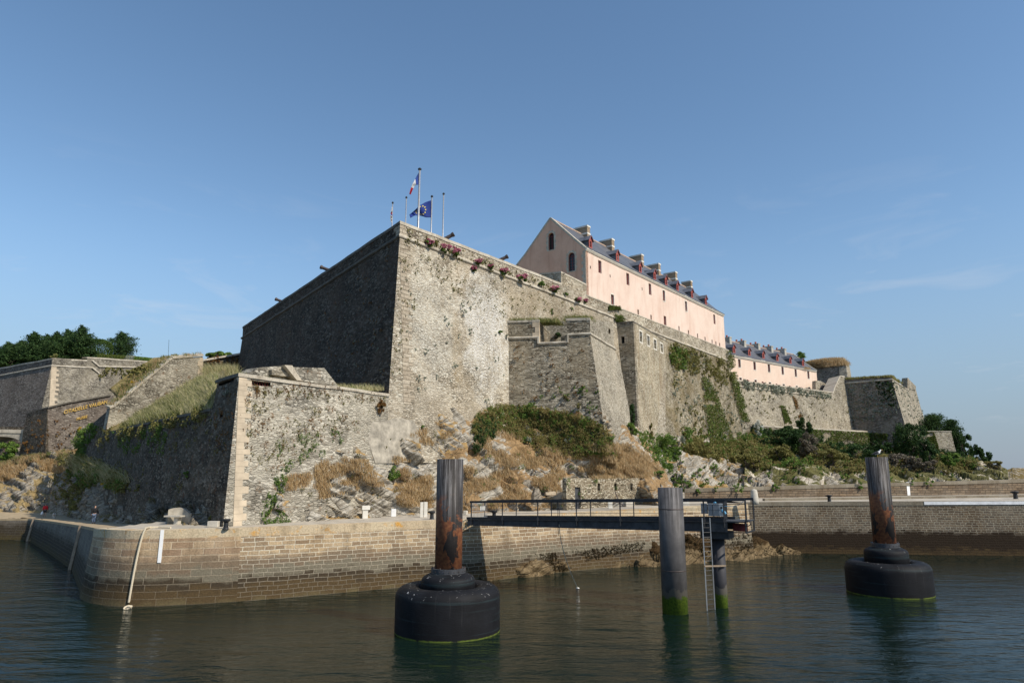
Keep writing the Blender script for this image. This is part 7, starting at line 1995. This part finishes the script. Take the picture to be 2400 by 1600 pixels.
tufts('main_tufts', pick([(950, 600), (1190, 760), (1190, 960), (920, 940)], 34), .12, .5, .08, 90, M['lf_grey'], 'grey green cushions on the blotched white face', 'wall plants')
tufts('main_tufts', pick([(945, 560), (1060, 600), (1320, 700), (1300, 670), (1050, 575), (945, 535)], 130), .12, .5, .08, 110, M['lf_olive'], 'brown green tufts along the cordon of the tall bastion', 'wall plants')
tufts('dark_face_tufts', pick([(570, 790), (930, 560), (905, 880), (570, 850)], 80), .10, .38, .08, 60, M['lf_rust'], 'rusty tufts scattered on the deep shaded bastion face', 'wall plants', hang=.3)
tufts('dark_face_tufts', pick([(570, 800), (930, 570), (905, 880), (570, 850)], 30), .10, .4, .08, 60, M['lf_grey'], 'pale tufts scattered on the deep shaded bastion face', 'wall plants')
tufts('slate_tufts', pick([(1200, 810), (1390, 800), (1420, 1000), (1210, 960)], 60, .015, .42, 3), .10, .42, .08, 90, M['lf_rust'], 'brown tufts on the slate face of the small bastion', 'wall plants')
tufts('slate_tufts', pick([(1300, 900), (1400, 900), (1420, 1000), (1210, 970)], 22), .15, .5, .08, 120, M['lf_green'], 'green tufts low on the slate face of the small bastion', 'wall plants')
# vegetated wall
sw = [(1568, 805), (1700, 848), (1715, 870), (1750, 1010), (1740, 1045), (1600, 1025), (1580, 980)]
tufts('wall_scrub', pick([(1568, 805), (1700, 850), (1718, 900), (1700, 900), (1620, 870), (1570, 860)], 210), .3, .9, .13, 150, M['lf_olive'], 'olive scrub carpeting the top of the overgrown wall', 'scrub')
tufts('wall_scrub', pick(sw, 170, .02, .42, 5), .15, .6, .12, 80, M['lf_grey'], 'silver grey cushions dotted over the overgrown wall', 'scrub')
tufts('wall_scrub', pick(sw, 130, .02, .45, 9), .2, .7, .12, 110, M['lf_olive'], 'brown green scrub patches on the overgrown wall', 'scrub')
tufts('wall_scrub', pick([(1568, 805), (1605, 830), (1600, 870), (1572, 850)], 40) + pick([(1590, 1000), (1750, 1020), (1760, 1060), (1600, 1040)], 70), .4, .9, .13, 190, M['lf_green'], 'greener scrub at the foot of the overgrown wall', 'scrub')
def ivy(poly, n, leaf, mat, label, seed=0, o=.18, base=None):
    L_ = pick(poly, n, .035, .36, seed + 2); pts = np.array([p + nn * random.uniform(.03, o) for p, nn in L_])
    ob = leaf_mesh('ivy', pts, leaf, mat, None, pts[0]); return tag(ob, label, 'ivy')
ivy([(1642, 880), (1655, 885), (1680, 930), (1705, 1000), (1722, 1040), (1665, 1045), (1650, 960)], 5200, .15, M['lf_ivy'], 'tall green ivy streak on the middle of the overgrown wall', o=.5)
ivy([(1700, 822), (1714, 825), (1722, 880), (1745, 960), (1752, 990), (1735, 985), (1716, 920), (1704, 860)], 3000, .15, M['lf_ivy'], 'yellow green ivy down the right edge of the overgrown wall', o=.9)
ivy([(1425, 716), (1450, 718), (1452, 738), (1462, 752), (1445, 757), (1438, 740), (1424, 735)], 1900, .10, M['lf_ivy'], 'bright ivy patch on the parapet below the pink building', o=.5)
ivy([(1800, 1003), (1870, 1004), (2082, 1016), (2075, 1060), (1960, 1060), (1880, 1050), (1800, 1030)], 9000, .18, M['lf_ivy'], 'bright ivy curtain over the low terrace wall', o=.5)
ivy([(2168, 1012), (2188, 1012), (2200, 1050), (2205, 1070), (2190, 1065)], 2200, .16, M['lf_ivy'], 'light green ivy on the stub wall at far right', o=.4)
ivy([(1828, 950), (1838, 952), (1852, 985), (1855, 992), (1838, 992)], 1000, .16, M['lf_ivy'], 'small ivy streak on the pale curtain wall', o=.3)
ivy([(1855, 925), (1865, 925), (1872, 965), (1884, 985), (1872, 980)], 600, .16, M['lf_rust'], 'reddish creeper streak on the pale curtain wall', o=.3)
tufts('curtain_tufts', pick([(1740, 895), (1950, 922), (1950, 935), (1740, 912)], 150), .25, .75, .15, 110, M['lf_grey'], 'grey green plants along the parapet of the curtain wall', 'wall plants')
tufts('curtain_tufts', pick([(1740, 910), (1995, 935), (1998, 990), (1760, 985)], 70), .15, .45, .13, 50, M['lf_olive'], 'small tufts dotted over the pale curtain wall', 'wall plants')
tufts('far_tufts', pick([(1985, 900), (2090, 892), (2112, 975), (2000, 995)], 190), .15, .6, .16, 50, M['lf_grey'], 'grey tufts covering the farthest bastion', 'wall plants')
tufts('far_tufts', pick([(2050, 895), (2090, 892), (2105, 960), (2060, 940)], 80), .2, .7, .16, 70, M['lf_dark'], 'darker plants near the corner of the farthest bastion', 'wall plants')
tufts('far_tufts', pick([(2092, 895), (2145, 915), (2170, 990), (2118, 975)], 90), .15, .5, .16, 50, M['lf_grey'], 'tufts on the outer face of the farthest bastion', 'wall plants')
tufts('left_tufts', pick([(232, 862), (340, 865), (340, 885), (232, 885)], 28), .4, .9, .18, 120, M['lf_olive'], 'tufts along the ledge of the left bastion', 'wall plants')
tufts('left_tufts', pick([(60, 990), (140, 985), (175, 1000), (175, 1050), (60, 1060)], 34), .15, .6, .12, 80, M['lf_rust'], 'reddish tufts on the sign wall', 'wall plants')
tufts('shoulder_tufts', pick([(482, 846), (556, 838), (556, 862), (482, 870)], 30), .3, .7, .10, 120, M['lf_rust'], 'pinkish plants on the shaded shoulder wall', 'wall plants')
# scrub on the mound and the shaded rock
def scrub(name, poly, n, r0, r1, leaf, per, mat, lab, patch=0, thr=.5, seed=0): return tufts(name, pick(poly, n, patch, thr, seed), r0, r1, leaf, per, mat, lab, 'scrub', out=.9)
mp0 = [(1125, 960), (1200, 948), (1250, 955), (1330, 970), (1400, 990), (1432, 1020), (1440, 1060), (1330, 1070), (1250, 1050), (1180, 1010), (1120, 1040), (1105, 1010)]
scrub('mound_scrub', mp0, 520, .2, .55, .06, 210, M['lf_scrub'], 'olive brown scrub over the top of the grassy slope', .02, .36, 1)
scrub('mound_scrub', mp0, 420, .25, .6, .06, 220, M['lf_scrub'], 'second layer of brownish scrub over the top of the slope', 0, .5, 17)
scrub('mound_scrub', mp0, 230, .25, .6, .06, 190, M['lf_green'], 'green scrub over the top of the grassy slope', .02, .42, 4)
scrub('mound_scrub', [(1110, 1000), (1150, 975), (1160, 1010), (1115, 1060)], 40, .3, .7, .085, 260, M['lf_dark'], 'dark green scrub at the left end of the grassy slope')
scrub('mound_scrub', [(1100, 1060), (1330, 1060), (1560, 1100), (1330, 1190), (1100, 1190)], 90, .10, .45, .06, 120, M['lf_green'], 'small green plants scattered in the dry grass')
scrub('rock_plants', [(680, 1060), (1080, 990), (1100, 1190), (700, 1215)], 60, .10, .42, .055, 120, M['lf_olive'], 'small olive plants in the cracks of the pale rock outcrop')
scrub('shade_scrub', [(140, 1060), (185, 1055), (230, 1080), (300, 1110), (340, 1150), (300, 1150), (220, 1130), (180, 1200), (125, 1180)], 170, .3, .9, .10, 200, M['lf_olive'], 'thick scrub on the shaded rock above the path')
scrub('shade_scrub', [(150, 1080), (200, 1085), (290, 1120), (300, 1145), (170, 1140)], 70, .3, .8, .10, 200, M['lf_green'], 'green bushes on the shaded rock above the path')
stuff(grass_mesh('shade_grass', P_(pick([(150, 1070), (220, 1085), (310, 1130), (260, 1140), (170, 1110)], 320)), 1.1, .03, M['gr_pale'], per=6, spread=.25, wind=(-.5, 0)), 'pale wispy grass stalks above the shaded rock', 'tall grass')
scrub('ramp_scrub', [(180, 1020), (225, 985), (240, 1000), (210, 1040), (190, 1090), (182, 1090)], 60, .3, .8, .10, 200, M['lf_green'], 'dark green growth at the foot of the rampart strip')
hs_ = [(1750, 1015), (1830, 1035), (2000, 1058), (2180, 1068), (2290, 1076), (2290, 1086), (2150, 1092), (2000, 1082), (1850, 1066), (1760, 1062)]
scrub('headland_scrub', hs_, 420, .5, 1.2, .15, 170, M['lf_scrub'], 'brownish scrub over the headland above the jetty', 0, .5, 2)
scrub('headland_scrub', [(1760, 1000), (1800, 1012), (1960, 1040), (2100, 1050), (2200, 1060), (2290, 1072), (2280, 1084), (2150, 1080), (2000, 1068), (1860, 1058), (1770, 1045)], 420, .6, 1.5, .16, 230, M['lf_dark'], 'dark green thicket along the foot of the ivy wall', 0, .5, 12)
scrub('headland_scrub', [(1600, 1030), (1700, 1040), (1770, 1040), (1820, 1075), (1800, 1100), (1760, 1085), (1680, 1080), (1600, 1060)], 230, .4, 1.2, .15, 170, M['lf_olive'], 'brownish scrub spilling over the rocky cliff')
scrub('headland_scrub', [(1560, 1080), (1850, 1090), (2250, 1110), (2200, 1130), (1850, 1150), (1580, 1150)], 90, .2, .7, .14, 110, M['lf_green'], 'small green clumps low on the rocky cliff')
scrub('cliff_scrub', [(1490, 1010), (1590, 1030), (1600, 1060), (1575, 1110), (1545, 1100), (1500, 1040)], 110, .3, .9, .10, 220, M['lf_green'], 'green scrub below the narrow tower')

hc = [(1590, 1035), (1700, 1045), (1760, 1010), (1830, 1030), (2000, 1050), (2180, 1065), (2290, 1078), (2290, 1095), (2190, 1098), (2050, 1094), (1940, 1090), (1860, 1092), (1800, 1100), (1740, 1080), (1660, 1062), (1600, 1058)]
scrub('low_cover', hc, 520, .4, 1.0, .12, 150, M['lf_green'], 'low green cover blended over the headland slope', 0, .5, 21)
scrub('low_cover', hc, 620, .4, 1.0, .12, 150, M['lf_scrub'], 'low brownish cover blended over the headland slope', 0, .5, 31)
scrub('low_cover', [(1840, 1085), (2290, 1088), (2300, 1108), (1850, 1108)], 260, .3, .7, .12, 110, M['lf_scrub'], 'sparse dry cover just above the headland rocks', .01, .45, 33)
# ---- single shrubs and trees
def shrub(x, y, wpx, hpx, mat, label, n=900, leaf=.08, grp=None, name='shrub', Y=None, cat='shrub', flower=None, out=.5, stem=True):
    if Y is None:
        h = hit(x, y + hpx * .35)
        if h is None: return
        Yh = h[0][1] - pxw(wpx, h[0][1]) * .25 * out * 2
    else: Yh = Y
    c = onY(x, y, Yh); rx, rz = pxw(wpx, Yh) / 2, pxw(hpx, Yh) / 2
    base = c - ZU * rz
    t = thing(name, label, cat, base, grp)
    leaf_mesh('foliage', cl(c, rx * .75, rx * .7, rz * .75, n, k=.34), leaf, mat, t)
    if flower: leaf_mesh('flowers', cl(c + ZU * rz * .25 + V3(0, -rx * .3, 0), rx * .8, rx * .7, rz * .6, int(n * .8), m=12, k=.34), leaf * .9, flower, t)
    if stem:
        b = MB()
        for i in range(4): b.tube([base - ZU * .05, base + V3(random.uniform(-.3, .3) * rx, random.uniform(-.2, .2) * rx, rz * .7), c + V3(random.uniform(-.6, .6) * rx, random.uniform(-.4, .4) * rx, random.uniform(-.1, .5) * rz)], [.03, .02, .008], 5)
        b.build('stem', M['bark'], t)
    return t
vs = [(1007, 570, 26, 24, 'pink valerian clump on the cordon nearest the bastion point'), (1045, 583, 34, 28, 'broad pink valerian clump second from the bastion point'), (1068, 590, 30, 28, 'pink valerian clump beside the broad one on the cordon'),
      (1110, 630, 20, 16, 'pink valerian rooted below the cordon, under the row'), (1122, 614, 26, 20, 'pinkish green clump on the cordon under the sunlit parapet'), (1151, 625, 20, 18, 'small pink clump midway along the cordon'),
      (1183, 638, 28, 22, 'valerian clump under the gun barrel near the gable'), (1224, 652, 32, 24, 'dark based pink clump on the cordon left of the gable corner'), (1268, 664, 26, 16, 'greenish clump on the cordon under the gable'),
      (1300, 678, 34, 18, 'reddish green clump near the raised parapet block'), (1325, 690, 16, 12, 'small green tuft at the foot of the raised block'), (1356, 703, 28, 16, 'pink tipped plant on the cordon below the pink corner'), (1372, 706, 16, 12, 'small pink tuft at the pink corner')]
for i, (x, y, w, h, lab) in enumerate(vs): shrub(x, y, w, h, M['lf_green'], lab, 850, .085, 'valerian clumps along the bastion cordon', 'valerian', cat='flowering plant', flower=M['lf_pink'] if i not in (8, 10) else None, stem=False)
shrub(893, 953, 32, 36, M['lf_rust'], 'large rusty bush at the end of the low bastion wall', 1500, .06)
shrub(922, 1112, 38, 48, M['lf_green'], 'dark green broom bush in the middle of the rock outcrop', 2200, .055)
shrub(991, 1000, 14, 12, M['lf_green'], 'small green cushion above the pale rock', 350, .05)
shrub(1172, 776, 13, 16, M['lf_green'], 'small green shrub at the left edge of the slate bastion', 350, .07)
shrub(1187, 789, 12, 14, M['lf_grey'], 'silver shrub beside the cordon of the slate bastion', 300, .07)
shrub(1324, 930, 18, 16, M['lf_olive'], 'round dry bush on the slate face', 450, .07)
shrub(1358, 948, 22, 20, M['lf_olive'], 'round yellow green bush low on the slate face', 500, .07)
shrub(1295, 728, 16, 22, M['lf_green'], 'green plant on the tall wall above the slate bastion', 420, .08)
shrub(1340, 722, 9, 14, M['lf_green'], 'narrow green plant right of the gun notch', 220, .08)
shrub(1303, 787, 30, 18, M['lf_dark'], 'dark bush growing in the gun notch', 700, .09)
shrub(1480, 970, 28, 60, M['lf_dark'], 'dark green bush between slate bastion and tower', 2000, .10)
shrub(1478, 1005, 50, 34, M['lf_green'], 'green bush at the foot of the bastion corner', 1900, .10)
shrub(1524, 1010, 20, 46, M['lf_olive'], 'tall brown green shrub at the foot of the tower', 1200, .10)
shrub(1567, 1040, 48, 66, M['lf_green'], 'big green shrub right below the tower', 2600, .10)
shrub(1601, 1030, 22, 34, M['lf_grey'], 'silvery bush right of the tower foot', 1100, .10)
shrub(1238, 1030, 20, 24, M['lf_grey'], 'grey green bush in the middle of the grassy slope', 700, .07)
shrub(1330, 1030, 18, 26, M['lf_grey'], 'grey bush below the slate bastion corner', 700, .07)
shrub(1545, 1110, 40, 20, M['lf_green'], 'green clump above the rock behind the tall pile', 900, .08)
shrub(1392, 1108, 16, 16, M['lf_green'], 'small green bush just above the stone hut roof', 450, .06)
shrub(439, 1112, 22, 20, M['lf_green'], 'round green bush on the shaded wall', 600, .06)
shrub(531, 921, 20, 20, M['lf_grey'], 'silver plant high on the shaded corner', 500, .06)
shrub(428, 1222, 12, 12, M['lf_green'], 'green tuft beside the stone bench', 260, .06)
shrub(490, 1212, 16, 26, M['lf_olive'], 'olive plant at the foot of the pale corner', 450, .06)
shrub(247, 1138, 20, 26, M['lf_grey'], 'silver bush with orange flowers on the shaded rock', 650, .07, flower=M['lf_yellow'])
shrub(188, 1009, 14, 22, M['lf_olive'], 'yellow flowering plant at the foot of the rampart strip', 500, .08, flower=M['lf_yellow'])
shrub(309, 896, 6, 14, M['lf_yellow'], 'yellow flower spike on the rampart strip', 200, .08)
shrub(882, 912, 18, 12, M['lf_olive'], 'yellow flowers behind the coping near the tall corner', 420, .06, flower=M['lf_yellow'])
shrub(1776, 1012, 34, 56, M['lf_green'], 'elder bush with white flowers right of the overgrown wall', 1900, .15, flower=M['lf_white'])

def bush(x, y, wpx, hpx, Y, mat, label, n, leaf, grp, name='bush', twig=True, surf=False):
    if surf:
        h_ = hit(x, min(y + hpx * .42, 1098))
        if h_: Y = min(Y, h_[0][1] - pxw(wpx, h_[0][1]) * .12)
    c = onY(x, y, Y); rx, rz = pxw(wpx, Y) / 2, pxw(hpx, Y) / 2
    t = thing(name, label, 'bush', c - ZU * rz, grp)
    leaf_mesh('foliage', cl(c, rx * .8, rx * .6, rz * .8, n, m=max(14, n // 160), k=.26), leaf, mat, t)
    b = MB()
    for i in range(7): b.tube([c - ZU * rz + V3(random.uniform(-.4, .4) * rx, 0, -.3), c + V3(random.uniform(-.5, .5) * rx, -.2 * rx, -.2 * rz), c + V3(random.uniform(-.8, .8) * rx, random.uniform(-.3, .2) * rx, random.uniform(.2, .8) * rz)], [.10, .06, .02], 5)
    b.build('stems', M['bark'], t); return t
GB = 'dark bushes along the headland'
Yi = f_i.p3(1950, 1040)[1]
for x, y, w, h, dY, mt_, lab, n in [
        (1842, 1025, 90, 56, -1, 'lf_dark', 'dark bush at the left end of the ivy wall', 5200), (1882, 1000, 44, 46, -1.5, 'lf_dark', 'dark bush rising above the terrace coping', 3200),
        (1830, 1060, 70, 40, -4, 'lf_olive', 'olive bush below the dark one, left of the ivy wall', 3000), (1900, 1045, 60, 60, -3, 'lf_brown', 'twiggy grey brown bush in front of the ivy wall', 3000),
        (1940, 1068, 90, 42, -5, 'lf_olive', 'olive green bush under the ivy curtain', 3600), (2010, 1062, 90, 40, -4, 'lf_dark', 'low dark bush under the middle of the ivy curtain', 3600),
        (2060, 1050, 60, 40, -3, 'lf_dark', 'dark bush under the right end of the ivy curtain', 2600), (2132, 1030, 92, 90, -4, 'lf_dark', 'largest dark bush in front of the far bastion', 8000),
        (2110, 1085, 90, 50, -7, 'lf_brown', 'leafless brown bush below the largest dark bush', 4000), (2175, 1060, 50, 60, -5, 'lf_dark', 'dark bush left of the stub wall', 3000),
        (2228, 1078, 48, 36, -3, 'lf_green', 'rounded green bush under the stub wall', 2400), (1760, 1075, 70, 44, -8, 'lf_olive', 'brown green bush over the cliff right of the overgrown wall', 2800),
        (1790, 1105, 50, 40, -10, 'lf_olive', 'rusty green bush hanging over the cliff', 2000), (2170, 1090, 60, 36, -8, 'lf_brown', 'grey twiggy bush above the rocks', 2200), (1860, 1090, 60, 26, -8, 'lf_green', 'green bush above the rocks left of the gull post', 1900)]:
    bush(x, y, w * 1.12, h * 1.15, Yi + dY, M[mt_], lab, int(n * 1.5), .17, GB, surf=True)

def tree(x0, base_y, top_y, wpx, Y, label, n=6000, leaf=.2, mat=None, lean=0.0, layers=9, grp=None, dense=1.0, name='cypress_tree', cx=.5):
    """trunk, ascending limbs and leaf sprays along each limb and its side twigs"""
    b0 = onY(x0, base_y, Y); tp = onY(x0 + lean, top_y, Y); hgt = tp[2] - b0[2]; rad = pxw(wpx, Y) / 2
    t = thing(name, label, 'tree', b0, grp)
    b = MB(); pts = []; tv = tp - b0
    b.tube([b0 - ZU * .5, b0 + tv * .35 + V3(.1, 0, 0), b0 + tv * .7, b0 + tv * .95], [hgt * .035, hgt * .026, hgt * .014, .03], 8)
    tot = int(layers * 11)
    for i in range(tot):
        f = (i + random.random()) / tot * .97; a = random.uniform(0, 2 * math.pi)
        env = (math.sin(min(1, (f + .25) / (cx + .25)) * math.pi / 2) if f < cx else max(.10, 1 - ((f - cx) / (1 - cx)) ** 1.4))
        ln = rad * max(.22, env) * random.uniform(.5, 1.3); p0 = b0 + tv * f
        d = unit(V3(math.cos(a), math.sin(a), random.uniform(.25, .95) + max(0, f - .45) * random.uniform(0, 4.5)))
        b.tube([p0, p0 + d * ln * .5, p0 + d * ln], [.06, .04, .012], 5)
        k = max(20, int(n / tot * (.35 + 1.3 * ln / rad))); s_ = rng.uniform(.15, 1.05, k)[:, None]
        wd = ln * .36 * (1.15 - s_)
        sd = rng.normal(size=(k, 3)) * np.array([1, 1, .55])
        pts.append(p0 + d * ln * s_ + sd * (wd + .10) + rng.normal(size=(k, 3)) * .08)
    b.build('trunk', M['bark'], t)
    leaf_mesh('crown', np.concatenate(pts), leaf, mat or M['lf_dark'], t, asp=.4); return t
Yt = Pb[1] + 14
GL = 'dark trees above the left bastion'
for x, by, ty, w, dY, lab in [(-12, 862, 818, 60, 8, 'dark tree cut by the left edge of the picture'), (22, 860, 812, 60, 4, 'low dark tree just right of the left edge'), (52, 856, 806, 50, 9, 'dark tree between the low one and the pointed one'), (82, 852, 786, 56, 4, 'pointed dark tree above the bastion corner'),
                              (112, 850, 792, 54, 9, 'dark tree right of the pointed one'), (136, 848, 786, 54, 3, 'dark tree above the pale corner stones'), (162, 846, 780, 56, 7, 'broad dark tree left of the tallest'), (192, 842, 772, 62, 3, 'tallest dark tree, left of the clipped dome'),
                              (284, 840, 786, 60, 30, 'dark spiky tree right of the clipped dome')]:
    tree(x, by, ty - 4, w * 1.15, Yt + dY, lab, 9500, .20, None, layers=9, grp=GL, cx=.30)
for x, y, w, h, n, lb_ in [(20, 846, 90, 44, 5000, 'low dark thicket at the left edge above the bastion'), (90, 838, 90, 50, 6000, 'dark thicket filling between the pointed trees'), (150, 830, 80, 56, 6000, 'dark thicket below the tree tops over the pale corner'), (200, 826, 60, 56, 4500, 'dark thicket left of the clipped dome')]:
    bush(x, y, w, h, Yt + 3, M['lf_dark'], lb_, n, .2, GL)
c = onY(231, 818, Pb[1] + 38); t = thing('clipped_bush', 'clipped green dome bush between the dark trees', 'bush', c - ZU * 2)
r_ = pxw(54, Pb[1] + 38) / 2; u_ = rng.normal(size=(9000, 3)); u_ /= np.linalg.norm(u_, axis=1, keepdims=True); u_ = np.sign(u_) * np.abs(u_) ** .75; u_ *= rng.uniform(.90, 1.0, 9000)[:, None]
leaf_mesh('foliage', c + u_ * [r_ * 1.08, r_, pxw(44, Pb[1] + 38) / 2 * 1.1], .16, M['lf_mid'], t)
b = MB(); b.tube([c - ZU * 3, c], .2, 8); b.build('stem', M['bark'], t)
def hedge(x0, y0, x1, y1, hpx, Y, mat, label, n=5000):
    a, b_ = onY(x0, y0, Y), onY(x1, y1, Y); hh = pxw(hpx, Y); f = rng.random(n)[:, None]; an = rng.uniform(0, math.pi, n)
    P = a * (1 - f) + b_ * f + np.stack([np.zeros(n), -np.cos(an) * 1.2, np.sin(an) * hh], 1) * rng.uniform(.92, 1, n)[:, None] - ZU * hh * .5
    o = leaf_mesh('hedge', P, .15, mat, None, a); return tag(o, label, 'hedge')
hedge(228, 834, 296, 840, 12, Pb[1] + 36, M['lf_ivy'], 'bright clipped low hedge below the dome bush')
hedge(299, 838, 318, 840, 11, Pb[1] + 36, M['lf_grey'], 'short grey green hedge right of the bright one', 1800)
hedge(319, 840, 384, 847, 10, Pb[1] + 36, M['lf_green'], 'long dull green hedge behind the parapet', 4500)
shrub(127, 834, 28, 14, M['gr_green'], 'spiky yucca like plant on the bastion corner', 500, .25, Y=Yt - 8, name='spiky_plant', cat='plant')
b = MB(); p = onY(394, 838, Yt); b.tube([p, onY(396, 796, Yt)], .035, 5); tag(b.build('antenna_mast', M['steel'], None, p), 'very thin mast standing left of the ramp wall top', 'mast')
bush(515, 834, 84, 30, f_rw.p3(475, 850)[1] + 30, M['lf_green'], 'rounded green pine bush left of the tall bastion', 6500, .20, None, 'pine_bush')
bush(410, 838, 60, 12, f_rw.p3(475, 850)[1] + 26, M['lf_olive'], 'low olive scrub behind the ramp wall top', 1500, .18, None)
bush(12, 1055, 70, 50, Yb - 2, M['lf_green'], 'leafy green bush under the bridge arch', 3500, .2, None)
Ye_ = f_e.p3(2200, 1040)[1]
tree(2190, 1060, 975, 70, Ye_ + 5, 'dark wind-bent tree beside the far bastion', 15000, .20, None, lean=-6, layers=11, name='windswept_tree', cx=.6)
tree(2225, 1062, 985, 60, Ye_ + 4, 'dark tree behind the stub wall, right of the bent one', 12000, .20, None, lean=4, layers=10, name='windswept_tree', cx=.5)
bush(2262, 1050, 62, 80, Ye_ + 1, M['lf_dark'], 'dark sloping bush right of the stub wall', 5500, .22, GB)
bush(2298, 1072, 50, 66, Ye_, M['lf_dark'], 'last dark bush before the open sea', 4200, .22, GB)
bush(2325, 1088, 60, 20, Ye_ - 1, M['lf_scrub'], 'dry scrub at the tip of the headland', 2600, .12, None, surf=True)
tree(1876, 850, 828, 18, Ku[1] + 14, 'small lone tree behind the far pink roof', 1100, .3, M['lf_green'], layers=4, name='small_tree', cx=.7)
# seaweed hanging on walls and rocks
wd = leafmat('seaweed', [(.022, .014, .005), (.04, .026, .009), (.06, .042, .014)], trans=0)
wl = pick([(1250, 1298), (1350, 1290), (1480, 1272), (1600, 1258), (1600, 1275), (1450, 1296), (1370, 1312), (1330, 1332), (1300, 1340), (1290, 1318)], 1100, .012, .42, 3) + pick([(1600, 1250), (1760, 1248), (1850, 1280), (1900, 1298), (1700, 1305), (1600, 1295)], 1000, .015, .42, 6)
tufts('seaweed', wl, .06, .22, .045, 60, wd, 'dark brown seaweed draped over the tidal rocks and quay foot', 'seaweed', hang=.5, out=-.02)
